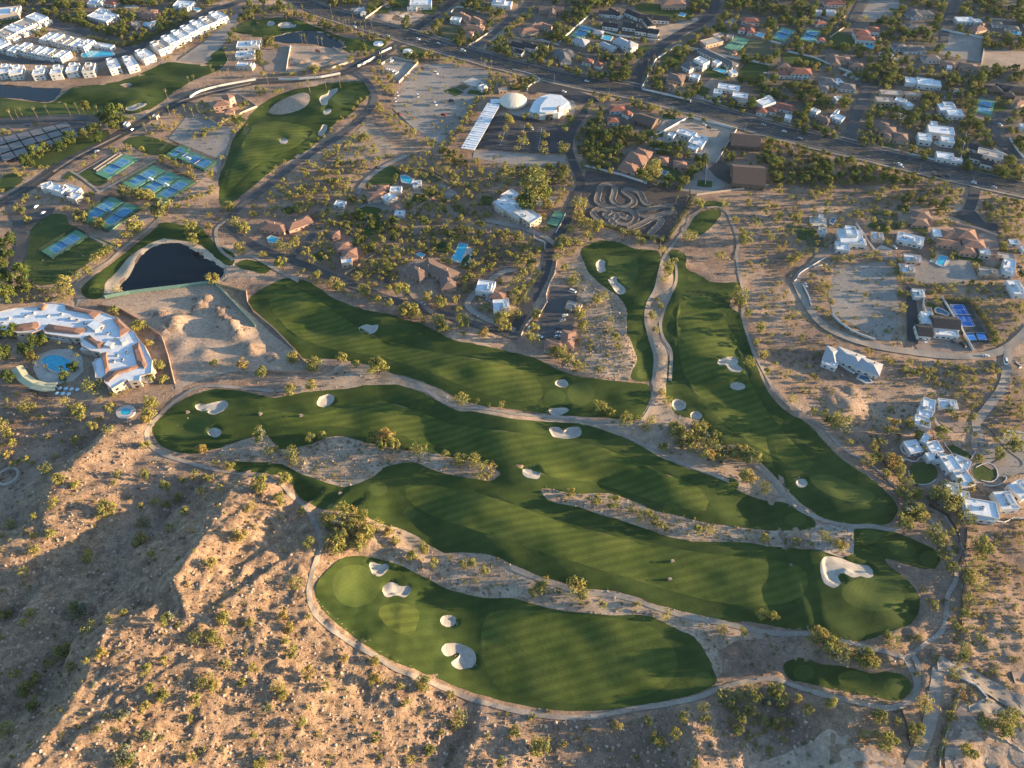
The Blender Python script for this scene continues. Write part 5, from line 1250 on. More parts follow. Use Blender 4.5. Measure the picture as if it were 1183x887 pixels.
for i in range(n):
    e1 = Q[i] - Q[i - 1]; e2 = Q[(i + 1) % n] - Q[i]
    n1 = np.array([-e1[1], e1[0]]) / (np.linalg.norm(e1) + 1e-9); n2 = np.array([-e2[1], e2[0]]) / (np.linalg.norm(e2) + 1e-9)
    m_ = n1 + n2; m_ /= np.linalg.norm(m_) + 1e-9
    I.append(Q[i] + m_ * .5)
V = [(*q, -3) for q in Q] + [(*q, HB + .6) for q in Q] + [(*q, HB + .6) for q in I] + [(*q, HB - .4) for q in I]
link('wall', mesh('wall', V, [(k * n + i, k * n + (i + 1) % n, (k + 1) * n + (i + 1) % n, (k + 1) * n + i) for k in range(3) for i in range(n)], M['cream']), hotel)
ro = link('roof', mesh('roof', [(*q, HB) for q in I], [tuple(range(n))], M['foam']), hotel)
W = window_mesh(); rr = random.Random(3)
for i in range(n):
    e = Q[(i + 1) % n] - Q[i]; L = np.linalg.norm(e); nv = np.array([e[1], -e[0]]) / (L + 1e-9)
    if nv[1] > .4 or L < 3: continue
    for st_ in range(2):
        for k in range(int(L / 4.5)):
            c = Q[i] + e * (k + .5) / int(L / 4.5) + nv * .01
            o = link('window', W['w'], hotel, (c[0], c[1], 1.8 + 3.5 * st_), math.atan2(e[1], e[0]) + math.pi); o.scale = (2.4, 1, 2.0)
for pl in ([(70, 240), (100, 205), (255, 184), (268, 214), (240, 236), (150, 246)], [(300, 226), (330, 200), (520, 228), (582, 224), (592, 242), (540, 268), (490, 264), (310, 246)], [(250, 95), (300, 62), (322, 70), (302, 100), (285, 106)], [(440, 72), (620, 108), (688, 120), (640, 162), (610, 132), (450, 100)], [(768, 166), (802, 160), (888, 240), (820, 286), (814, 230)],
           [(900, 350), (946, 324), (1002, 480), (985, 502), (935, 480)], [(714, 582), (760, 522), (900, 490), (940, 476), (946, 494), (880, 520), (800, 542), (742, 592)], [(688, 402), (728, 390), (750, 520), (722, 560)], [(565, 296), (610, 275), (665, 320), (722, 330), (715, 346), (670, 366)]):
    P = [np.array(G(a, b, HB + 1)) - (hx, hy) for a, b in RP(pl)]
    s_ = sum(P[i][0] * P[(i + 1) % len(P)][1] - P[(i + 1) % len(P)][0] * P[i][1] for i in range(len(P)))
    if s_ < 0: P = P[::-1]
    m = len(P); c = sum(P) / m; R_ = [c + (p - c) * .55 for p in P]
    V = [(*p, HB - .5) for p in P] + [(*p, HB + .75) for p in P] + [(*p, HB + 1.8) for p in R_]
    link('tile_roof', mesh('tile_roof', V, [(k * m + i, k * m + (i + 1) % m, (k + 1) * m + (i + 1) % m, (k + 1) * m + i) for k in range(2) for i in range(m)] + [tuple(range(2 * m, 3 * m))], M['terra']), hotel)
for a, b, c, d, w_, h_ in ((735, 618, 1030, 548, 7, 5.5), (655, 452, 690, 570, 6, 5.2), (310, 276, 490, 296, 6, 5.0), (120, 268, 215, 262, 6, 5), (560, 356, 640, 376, 6, 5), (620, 190, 680, 230, 8, 9), (720, 330, 770, 345, 5, 9), (830, 300, 850, 330, 4, 9), (960, 350, 1040, 520, 4, 5)):
    A_, B_ = np.array(G(*RP([(a, b)])[0], h_)) - (hx, hy), np.array(G(*RP([(c, d)])[0], h_)) - (hx, hy)
    e = B_ - A_; L = np.linalg.norm(e); u = e / L; v = np.array([-u[1], u[0]]); cc = (A_ + B_) / 2
    mb = MB(); mb.box(-L / 2, L / 2, -w_ / 2, w_ / 2, -3, h_, 0, lambda p: (cc[0] + u[0] * p[0] + v[0] * p[1], cc[1] + u[1] * p[0] + v[1] * p[1], p[2]))
    mb.box(-L / 2 + .4, L / 2 - .4, -w_ / 2 + .4, w_ / 2 - .4, h_ + .002, h_ + .15, 1, lambda p: (cc[0] + u[0] * p[0] + v[0] * p[1], cc[1] + u[1] * p[0] + v[1] * p[1], p[2]))
    mb.build('terrace_wing', [M['cream'], M['foam']], hotel)
for a, b in ((180, 150), (230, 130), (330, 150), (420, 140), (480, 170), (530, 180), (580, 200), (700, 230), (740, 270), (790, 310), (800, 420), (840, 450), (870, 400), (780, 460), (60, 170), (20, 200)):
    q = np.array(G(*RP([(a, b)])[0], HB)) - (hx, hy); o = link('air_conditioner', W['ac'], ro, (q[0], q[1], HB + .01), rr.random() * 3); o.scale = (1.3, 1.2, 1.1)

# ---- church: fan roof, dome, ribbed carport
def zp(pts): return [(500 + a / 5.915, 90 + b / 5.915) for a, b in pts]
def prism(name, poly_px, h, mats, parent, base, z0=-2.0, ztop=None):
    """upright-sided body with the plan of a traced roof edge; ztop(i) lets the roof tilt"""
    P = [G(a, b, h) for a, b in poly_px]
    n = len(P)
    s = sum(P[i][0] * P[(i + 1) % n][1] - P[(i + 1) % n][0] * P[i][1] for i in range(n))
    if s < 0: P = P[::-1]
    V = [(x - base[0], y - base[1], z0) for x, y in P] + [(x - base[0], y - base[1], (ztop(i) if ztop else h)) for i, (x, y) in enumerate(P)]
    F = [(i, (i + 1) % n, n + (i + 1) % n, n + i) for i in range(n)] + [tuple(range(n, 2 * n))]
    return link(name, mesh(name, V, F, mats, [0] * n + [1 if len(mats) > 1 else 0]), parent)
cx, cy, cz = GT(635, 128)
ch = empty('church', (cx, cy, 0)); tag(ch, 'church with a fan-shaped white roof and tan stone walls', 'church')
prism('wall', zp([(660, 225), (690, 160), (740, 125), (800, 108), (880, 118), (935, 165), (942, 190), (900, 215), (860, 240), (780, 245), (730, 250)]), 6.0, [M['white'], M['foam']], ch, (cx, cy))
prism('upper_roof', zp([(728, 232), (735, 190), (765, 150), (800, 122), (850, 118), (890, 140), (925, 165), (870, 205), (830, 228), (770, 236)]), 7.8, [M['white'], M['foam']], ch, (cx, cy), 5.9)
prism('stone_tower', zp([(848, 195), (862, 185), (872, 192), (862, 205)]), 10, [M['stone'], M['tan']], ch, (cx, cy))
prism('glazed_front', zp([(770, 246), (822, 240), (820, 252), (775, 256)]), 5.2, [M['glass'], M['frame']], ch, (cx, cy))
prism('side_roof', zp([(872, 215), (925, 180), (944, 190), (900, 222)]), 5.4, [M['tan'], M['slate']], ch, (cx, cy))
dx, dy, _ = GT(593, 120)
dm = empty('domed_hall', (dx, dy, 0)); tag(dm, 'low round domed hall with a cream ribbed roof beside the church', 'hall')
mb = MB(); R = 14.5
V = []; F = []
for j in range(7):
    a = j / 6 * math.pi / 2
    for i in range(24):
        t = i / 24 * 2 * math.pi; rr = R * math.cos(a) * (1 + .02 * (i % 2)) + .2
        V.append((rr * math.cos(t), rr * math.sin(t), 3.2 + 4.6 * math.sin(a)))
for j in range(6):
    for i in range(24): F.append((j * 24 + i, j * 24 + (i + 1) % 24, (j + 1) * 24 + (i + 1) % 24, (j + 1) * 24 + i))
mb.add(V, F); mb.build('roof', [plain('cream_dome', (.62, .55, .44), .8, .2, .06)], dm, None, 0, False)
mb = MB(); n = 20
mb.add([(12.8 * math.cos(t * 6.2832 / n), 12.8 * math.sin(t * 6.2832 / n), z) for z in (-1, 3.3) for t in range(n)], [(i, (i + 1) % n, n + (i + 1) % n, n + i) for i in range(n)])
mb.build('wall', [M['tan']], dm)
mb = MB(); mb.box(-24, -12.5, -4, 4, 3.0, 3.4); mb.box(-23.5, -23, -3.5, -3, -1, 3); mb.box(-23.5, -23, 3, 3.5, -1, 3); mb.build('entrance_canopy', [M['foam']], dm)

pts = [G(a, b, 4.0) for a, b in zp([(375, 172), (458, 185), (285, 497), (190, 480)])]
P = [np.array(p) for p in pts]
c = sum(P) / 4; u = (P[3] - P[0] + P[2] - P[1]) / 2; v = (P[1] - P[0] + P[2] - P[3]) / 2
Lu, Lv = np.linalg.norm(u), np.linalg.norm(v); ang = math.atan2(u[1], u[0])
cp = empty('carport', (c[0], c[1], hz(*c)), ang); tag(cp, 'long white ribbed car shelter along the church car park', 'carport')
mb = MB(); n = 22
for i in range(n):
    x0 = -Lu / 2 + Lu * i / n; mb.box(x0, x0 + Lu / n - .12, -Lv / 2, Lv / 2, 4.0 + .0 * (i % 2), 4.25 + .12 * (i % 2))
    mb.box(x0 - .12, x0 + .0, -Lv / 2 + .02, Lv / 2 - .02, 4.02, 4.6)
mb.build('roof', [M['foam']], cp)
for i in range(7):
    for s in (-1, 1):
        mb = MB(); mb.box(-.15, .15, -.15, .15, -1, 4.0); mb.build('post', [M['metal']], cp, (-Lu / 2 + 2 + (Lu - 4) * i / 6, s * Lv * .32, 0))
for i in range(7):
    mb = MB(); mb.box(-.5, .5, -.35, .35, 0, .7); mb.bar((0, 0, .7), (0, 0, 1.0), .25); mb.build('roof_vent', [M['frame']], cp, (-Lu / 2 + 4 + (Lu - 7) * i / 6, -Lv * .28 * 1, 4.4))
# ------------------------------------------------------------------ courts and pools
_cm = {}


def court(corners_px, label, blue='courtblue', surround='courtgreen', pads=(36.6, 17.0), kind='tennis', group=None):
    P = np.array(GTv(corners_px)); c = P.mean(0)
    u = (P[1] - P[0] + P[2] - P[3]) / 2; v = (P[3] - P[0] + P[2] - P[1]) / 2
    if np.linalg.norm(u) < np.linalg.norm(v): u = v
    ang = math.atan2(u[1], u[0])
    L, W = (23.77, 10.97) if kind == 'tennis' else (13.4, 6.1)
    key = (blue, surround, pads, kind)
    z = max(hz(c[0] + a * math.cos(ang) * pads[0] / 2 - b * math.sin(ang) * pads[1] / 2, c[1] + a * math.sin(ang) * pads[0] / 2 + b * math.cos(ang) * pads[1] / 2) for a in (-1, 0, 1) for b in (-1, 0, 1)) + .75
    root = empty('tennis_court' if kind == 'tennis' else 'pickleball_court', (c[0], c[1], z), ang); tag(root, label, 'sports court', group)
    if key not in _cm:
        mb = MB(); mb.box(-pads[0] / 2, pads[0] / 2, -pads[1] / 2, pads[1] / 2, -2.2, 0); a = mb.me('surround', [M[surround]])
        mb = MB(); mb.add([(-L / 2, -W / 2, .012), (L / 2, -W / 2, .012), (L / 2, W / 2, .012), (-L / 2, W / 2, .012)], [(0, 1, 2, 3)]); b = mb.me('playing_area', [M[blue]])
        mb = MB()
        def ln(x0, x1, y0, y1): mb.add([(x0, y0, .024), (x1, y0, .024), (x1, y1, .024), (x0, y1, .024)], [(0, 1, 2, 3)])
        t = .07
        for y in (-W / 2, W / 2): ln(-L / 2, L / 2, y - t, y + t)
        if kind == 'tennis':
            for y in (-4.115, 4.115): ln(-L / 2 + t, L / 2 - t, y - t, y + t)
            for x in (-6.4, 6.4): ln(x - t, x + t, -4.115 + t, 4.115 - t)
            ln(-6.4 + t, 6.4 - t, -t, t)
        else:
            for x in (-2.1, 2.1): ln(x - t, x + t, -W / 2 + t, W / 2 - t)
        for x in (-L / 2, L / 2): ln(x - t, x + t, -W / 2 + t, W / 2 - t)
        d = mb.me('court_lines', [M['line']])
        mb = MB(); mb.box(-.03, .03, -W / 2 - .9, W / 2 + .9, .05, .95); mb.box(-.05, .05, -W / 2 - .9, W / 2 + .9, .955, 1.07, 1); e = mb.me('net', [M['frame'], M['line']])
        mb = MB(); mb.bar((0, 0, 0), (0, 0, 1.1), .07); f = mb.me('net_post', [M['frame']])
        _cm[key] = (a, b, d, e, f)
    a, b, d, e, f = _cm[key]
    link('surround', a, root); link('playing_area', b, root); link('court_lines', d, root); n = link('net', e, root)
    for s in (-1, 1): link('net_post', f, n, (0, s * (W / 2 + .9), 0))
    return root, c, ang, z


def EZ(pts, x0, y0, k): return [(x0 + a / k, y0 + b / k) for a, b in pts]
TZ = lambda p: EZ(p, 20, 160, 1183 / 240)
CT = []
CT.append(court(TZ([(188, 635), (318, 552), (362, 575), (225, 655)]), 'single blue tennis court set alone in the large lawn', pads=(35, 16.8)))
CT.append(court(TZ([(390, 442), (517, 362), (562, 378), (440, 462)]), 'left court of the two-court tennis pad', pads=(36.6, 16.4)))
CT.append(court(TZ([(498, 478), (610, 398), (660, 414), (547, 503)]), 'right court of the two-court tennis pad', pads=(36.6, 16.4)))
CT.append(court(TZ([(640, 245), (745, 185), (802, 200), (690, 270)]), 'left court of the three-court tennis pad', pads=(36.6, 16.6)))
CT.append(court(TZ([(728, 285), (835, 213), (890, 235), (775, 305)]), 'middle court of the three-court tennis pad', pads=(36.6, 16.6)))
CT.append(court(TZ([(825, 318), (925, 250), (970, 263), (858, 340)]), 'right court of the three-court tennis pad', pads=(36.6, 16.6)))
CT.append(court(TZ([(490, 185), (600, 117), (645, 135), (535, 207)]), 'tennis court with spectator stands behind the clubhouse', pads=(36.6, 17)))
CT.append(court(TZ([(985, 135), (1030, 108), (1090, 130), (1050, 165)]), 'rightmost court of the topmost tennis pad', pads=(30, 17)))
for k, q in enumerate(([(888, 85), (915, 66), (940, 75), (912, 94)], [(930, 100), (958, 82), (988, 96), (960, 118)])):
    CT.append(court(TZ(q), ('left' if k == 0 else 'middle') + ' small blue court of the topmost tennis pad', pads=(20, 13.5), kind='pickle'))
Z3 = lambda p: EZ(p, 1040, 320, 1183 / 120)
court(Z3([(575, 345), (712, 328), (825, 555), (690, 565)]), 'vivid blue tennis court on a dark pad beside the modern house', 'courtvivid', 'courtdark', (38, 20))
court(Z3([(725, 625), (795, 615), (830, 685), (765, 695)]), 'left of the two sky-blue pickleball courts', 'courtsky', 'courtdark', (16, 8.4), 'pickle')
court(Z3([(845, 615), (920, 610), (955, 685), (880, 690)]), 'right of the two sky-blue pickleball courts', 'courtsky', 'courtdark', (16, 8.4), 'pickle')
court(T('D', [(30, 175), (70, 140), (105, 145), (75, 185)]), 'left one of two blue backyard tennis courts in the upper right', pads=(34, 17))
court(T('D', [(165, 180), (190, 150), (225, 155), (205, 185)]), 'right one of two blue backyard tennis courts in the upper right', pads=(32, 16))
court(T('D', [(970, 510), (985, 475), (1030, 478), (1022, 520)]), 'blue tennis court ringed by trees near the right edge', pads=(32, 16))
court(T('C', [(290, 165), (325, 128), (355, 132), (325, 165)]), 'blue tennis court of the white-walled estate', pads=(32, 16))
court(T('C', [(990, 220), (1030, 180), (1080, 190), (1040, 230)]), 'faded green tennis court behind the estate wall', 'courtgreen', 'courtgreen', (34, 17))
court(T('G', [(175, 140), (205, 100), (225, 104), (200, 150)]), 'small green court beside the cream terraced villa', 'courtgreen', 'courtgreen', (20, 10), 'pickle')


def fence_line(name, pts_world, h, label, mat='screen', cat='fence', closed=False, posts=True, thick=.06, group=None, zoff=0.0):
    """a fence or wall standing on the ground along a polyline (one thing)"""
    if closed: pts_world = list(pts_world) + [pts_world[0]]
    W = np.array(pts_world); d = np.r_[0, np.cumsum(np.hypot(*np.diff(W, axis=0).T))]
    n = max(2, int(d[-1] / 3) + 1); t = np.unique(np.r_[np.linspace(0, d[-1], n), d])
    C = np.stack([np.interp(t, d, W[:, 0]), np.interp(t, d, W[:, 1])], 1)
    g = np.gradient(C, axis=0); g /= np.linalg.norm(g, axis=1)[:, None] + 1e-9
    N = np.stack([-g[:, 1], g[:, 0]], 1) * thick / 2
    z = height(C[:, 0], C[:, 1]) + zoff
    V = np.concatenate([np.c_[C - N, z - .8], np.c_[C + N, z - .8], np.c_[C + N, z + h], np.c_[C - N, z + h]], 1).reshape(-1, 3)
    F = []
    for i in range(len(C) - 1):
        b = i * 4
        for a, c in ((0, 3), (3, 2), (2, 1)): F.append((b + a, b + c, b + 4 + c, b + 4 + a))
    m = len(C) - 1
    F += [(0, 1, 2, 3), (m * 4 + 3, m * 4 + 2, m * 4 + 1, m * 4)]
    o = c0 = W[0]
    root = link(name, mesh(name, V - np.array([c0[0], c0[1], 0]), F, M[mat]), None, (c0[0], c0[1], 0)); tag(root, label, cat, group)
    if posts:
        mb = MB(); mb.bar((0, 0, -.5), (0, 0, h + .15), .05 if thick < .2 else .22, None, 6 if thick < .2 else 4); pm = mb.me('fence_post', [M['frame'] if mat == 'screen' else M[mat]])
        stp = max(1, int(round(len(C) / max(2, d[-1] / 6))))
        for i in range(0, len(C), stp): link('fence_post', pm, root, (C[i][0] - c0[0], C[i][1] - c0[1], z[i]))
    return root


def court_fence(cs, pad, label):
    """fence around neighbouring courts: hull of their pads along one direction"""
    a = cs[0][2]; ca, sa = math.cos(a), math.sin(a)
    us = []; vs = []
    for r, c, ang, z in cs:
        u = c[0] * ca + c[1] * sa; v = -c[0] * sa + c[1] * ca
        us += [u - pad[0] / 2, u + pad[0] / 2]; vs += [v - pad[1] / 2, v + pad[1] / 2]
    R = [(min(us), min(vs)), (max(us), min(vs)), (max(us), max(vs)), (min(us), max(vs))]
    fence_line('court_fence', [(u * ca - v * sa, u * sa + v * ca) for u, v in R], 3.6, label, closed=True, zoff=.5)


court_fence(CT[1:3], (37.4, 17.4), 'dark screened fence around the two-court tennis pad')
court_fence(CT[3:6], (37.4, 17.6), 'dark screened fence around the three-court tennis pad')
court_fence(CT[7:10], (31, 18), 'dark screened fence around the topmost tennis pad')
court_fence(CT[0:1], (36, 17.6), 'low screened fence around the lone lawn court')
# benches under white canopies between courts
for k, (x, y) in enumerate([(760, 230), (850, 263), (975, 112), (520, 410)]):
    px, py = TZ([(x, y)])[0]; X0, Y0, Z0 = GT(px, py, 3)
    root = empty('shade_canopy', (X0, Y0, Z0 + .8), CT[4][2] + 1.57); tag(root, ['white shade canopy between the left and middle of three courts', 'white shade canopy between the middle and right of three courts', 'white shade canopy on the topmost tennis pad', 'blue shade canopy between the paired courts'][k], 'canopy')
    mb = MB(); mb.add([(-3, -1.3, 2.6), (3, -1.3, 2.6), (3, 1.3, 2.6), (-3, 1.3, 2.6), (-3, 0, 3.2), (3, 0, 3.2)], [(0, 1, 5, 4), (2, 3, 4, 5), (1, 2, 5), (3, 0, 4), (0, 3, 2, 1)]); mb.build('canopy_cloth', [M['foam'] if k < 3 else M['courtblue']], root)
    for a in (-1, 1):
        for b in (-1, 1):
            mb = MB(); mb.bar((a * 2.8, b * 1.1, -.5), (a * 2.8, b * 1.1, 2.6), .06); mb.build('post', [M['metal']], root)
# shade-roofed stalls of the resort car park
quad = [np.array(q) for q in ((-12, 161), (77, 141), (95, 157), (4, 187))]
slabm = {}
for r_ in range(3):
    for c_ in range(6):
        def bil(u, v): return (quad[0] * (1 - u) + quad[1] * u) * (1 - v) + (quad[3] * (1 - u) + quad[2] * u) * v
        u0, u1, v0, v1 = c_ / 6 + .008, (c_ + 1) / 6 - .008, r_ / 3 + .03, (r_ + 1) / 3 - .03
        Q = np.array([G(*bil(u, v), 3.2) for u, v in ((u0, v1), (u1, v1), (u1, v0), (u0, v0))]); cc = Q.mean(0); Q -= cc
        root = empty('car_park_canopy', (cc[0], cc[1], hz(*cc) + .5)); tag(root, 'dark car park shade roof, %s from left in %s row' % (ORD[c_], ['upper', 'middle', 'lower'][r_]), 'car shelter', 'dark shade roofs of the resort car park')
        link('roof', mesh('roof', [(a, b, 2.9) for a, b in Q] + [(a, b, 3.1) for a, b in Q], [(0, 3, 2, 1), (4, 5, 6, 7), (0, 1, 5, 4), (1, 2, 6, 5), (2, 3, 7, 6), (3, 0, 4, 7)], M['solar']), root)
        for s_ in range(4):
            mb = MB(); mb.bar((Q[s_][0] * .8, Q[s_][1] * .8, -1), (Q[s_][0] * .8, Q[s_][1] * .8, 2.9), .14); mb.build('post', [M['metal']], root)
# spectator stands
for k, q in enumerate([[(440, 180), (590, 80)], [(455, 190), (605, 90)]]):
    a, b = GTv(TZ(q)); d = b - a; L = np.linalg.norm(d); ang = math.atan2(d[1], d[0]); c = (a + b) / 2
    root = empty('bleacher', (c[0], c[1], hz(*c) + .3), ang); tag(root, ['upper long row of white spectator benches beside the clubhouse court', 'lower long row of white spectator benches beside the clubhouse court'][k], 'bleacher')
    for s in range(2):
        mb = MB(); mb.box(-L / 2, L / 2, s * 1.0 - .3, s * 1.0 + .3, .3 + .4 * s, .45 + .4 * s); mb.build('bench_seat', [M['plate']], root)
        mb = MB(); mb.box(-L / 2, L / 2, s * 1.0 - .38, s * 1.0 + .38, -.6, .29 + .4 * s); mb.build('step', [M['path']], root)


def pool(poly_px, label, mat='pool', deck=None, rim=.7, cat='swimming pool', dz=.75):
    P = GTv(smooth(poly_px, 3) if len(poly_px) > 6 else poly_px); c = P.mean(0); z = max(height(P[:, 0], P[:, 1])) + dz
    root = empty('swimming_pool', (c[0], c[1], z)); tag(root, label, cat)
    Q = P - c
    s = sum(Q[i][0] * Q[(i + 1) % len(Q)][1] - Q[(i + 1) % len(Q)][0] * Q[i][1] for i in range(len(Q)))
    if s < 0: Q = Q[::-1]
    n = len(Q)
    link('water', mesh('water', [(a, b, -.12) for a, b in Q], [tuple(range(n))], M[mat]), root)
    Rr = np.linalg.norm(Q, axis=1)[:, None]; O = Q * (1 + rim / np.maximum(Rr, 1))
    V = [(a, b, -.4) for a, b in Q] + [(a, b, .03) for a, b in Q] + [(a, b, .03) for a, b in O] + [(a, b, -1.6) for a, b in O]
    F = []
    for i in range(n):
        j = (i + 1) % n
        for k in range(3): F.append((k * n + j, k * n + i, (k + 1) * n + i, (k + 1) * n + j)[::-1])
    link('coping', mesh('coping', V, F, M['deck']), root)
    return root


RP = lambda p: EZ(p, 0, 340, 5.915)
pool(RP([(290, 455), (310, 430), (360, 418), (430, 430), (490, 465), (515, 500), (480, 535), (420, 540), (360, 520), (310, 490)]), 'large oval turquoise pool in the resort courtyard', rim=1.6)
pool(RP([(825, 800), (850, 785), (880, 785), (900, 800), (885, 825), (850, 830), (830, 820)]), 'small leaf-shaped spa pool on a pale round terrace', rim=3.0)
for tile, pts, lab, mt in [
    ('A', [(380, 255), (400, 240), (470, 238), (525, 245), (515, 262), (440, 265), (390, 266)], 'long turquoise pool inside the townhouse loop', 'pool'),
    ('A', [(660, 115), (675, 105), (690, 112), (675, 125)], 'little teal pool beside the pale house near the top left', 'pool'), ('A', [(890, 42), (910, 36), (930, 45), (910, 54)], 'small turquoise pool beyond the end of the townhouse row', 'pool'),
    ('B', [(668, 815), (690, 812), (725, 830), (712, 850), (675, 842)], 'rectangular blue pool in the upper desert gardens', 'pool'),
    ('B', [(470, 55), (490, 45), (505, 55), (490, 68)], 'small teal pool behind the grey-roofed house at the top', 'pool'),
    ('C', [(410, 180), (425, 165), (462, 172), (450, 190)], 'square walled pool beside the pale grey villa', 'pool'), ('C', [(765, 72), (780, 60), (803, 66), (790, 78)], 'small blue pool behind the white estate lawn', 'pool'),
    ('C', [(928, 325), (940, 316), (990, 328), (980, 342)], 'rectangular lap pool on the estate lawn', 'pool'), ('C', [(1125, 165), (1135, 152), (1165, 160), (1155, 175)], 'bright pool behind the red-roofed house', 'pool'),
    ('C', [(657, 790), (665, 778), (718, 795), (705, 810)], 'dark rectangular pool on the mansion lawn', 'deeppool'),
    ('D', [(445, 215), (455, 205), (490, 210), (485, 228)], 'pool on the terrace of the arched mansion', 'pool'), ('D', [(770, 662), (775, 655), (790, 658), (786, 672)], 'tiny turquoise pool in the white courtyards', 'pool'),
    ('D', [(1118, 145), (1125, 140), (1170, 150), (1165, 163), (1122, 157)], 'long pale pool near the top right edge', 'pool'), ('D', [(705, 655), (715, 645), (735, 650), (725, 663)], 'dark plunge pool of the big white modern house', 'deeppool'),
    ('F', [(55, 215), (70, 205), (100, 215), (90, 235), (60, 232)], 'small blue pool below the long ranch house', 'pool'), ('F', [(905, 310), (940, 240), (978, 245), (945, 325)], 'long turquoise lap pool beside its lawn', 'pool'), ('F', [(742, 290), (755, 282), (776, 290), (765, 303)], 'small square spa pool in the desert garden', 'pool'),
    ('F', [(1065, 495), (1075, 485), (1100, 492), (1090, 508)], 'pale pool in the white and red courtyard', 'pool'),
    ('H', [(775, 330), (795, 295), (830, 302), (808, 345)], 'rectangular pool on a pale deck below the rambling red roof', 'pool'), ('H', [(285, 140), (295, 120), (312, 125), (300, 150)], 'teal pool left of the sculptural white house', 'deeppool'),
    ('H', [(775, 545), (785, 537), (805, 545), (830, 560), (825, 570), (800, 562), (780, 558)], 'dark lagoon pool on the lawn of the modern house', 'deeppool'), ('H', [(415, 862), (425, 850), (460, 855), (478, 880), (450, 880)], 'dark curved pool below the grey hip-roofed house', 'deeppool'),
]: pool(T(tile, pts), lab, mt, rim=1.2)
struct(sheet('pool_deck', T('H', [(745, 320), (770, 282), (850, 305), (820, 350)]), 'deck', .42, 3), 'pale paved deck around a rectangular pool', 'deck')
struct(sheet('pool_deck', T('F', [(895, 320), (935, 236), (1025, 270), (985, 355), (945, 345), (980, 285), (940, 330)]), 'deck', .42, 3), 'pale paved deck around a lap pool', 'deck')
# yellow curved canopy of the resort
P = [GT(*RP([(a, b)])[0], 4)[:2] for a, b in ((115, 500), (160, 570), (230, 615), (310, 635), (385, 630))]
C, N, t = ribbon_pts(P, 4, True)
mb = MB(); z0 = hz(*P[2]) + 4
for i in range(len(C) - 1):
    for s in (-1, 1):
        a0, a1 = C[i], C[i + 1]
        e0, e1 = a0 + N[i] * s * 4, a1 + N[i + 1] * s * 4
        q = [(a0[0], a0[1], z0 + 1.1), (a1[0], a1[1], z0 + 1.1), (e1[0], e1[1], z0), (e0[0], e0[1], z0)]
        q += [(x, y, z - .15) for x, y, z in q]
        mb.add(q, [(0, 1, 2, 3), (7, 6, 5, 4), (3, 2, 6, 7), (0, 3, 7, 4), (1, 5, 6, 2)])
root = empty('curved_canopy', (C[len(C) // 2][0], C[len(C) // 2][1], 0)); tag(root, 'curved pale yellow canopy roof beside the resort pool', 'canopy')
o = mb.build('canopy_cloth', [M['canvas']], root); o.location = -root.location
for i in range(0, len(C), 2):
    mb = MB(); mb.bar((C[i][0], C[i][1], -1), (C[i][0], C[i][1], z0 + .9), .15); o = mb.build('post', [M['white']], root); o.location = -root.location

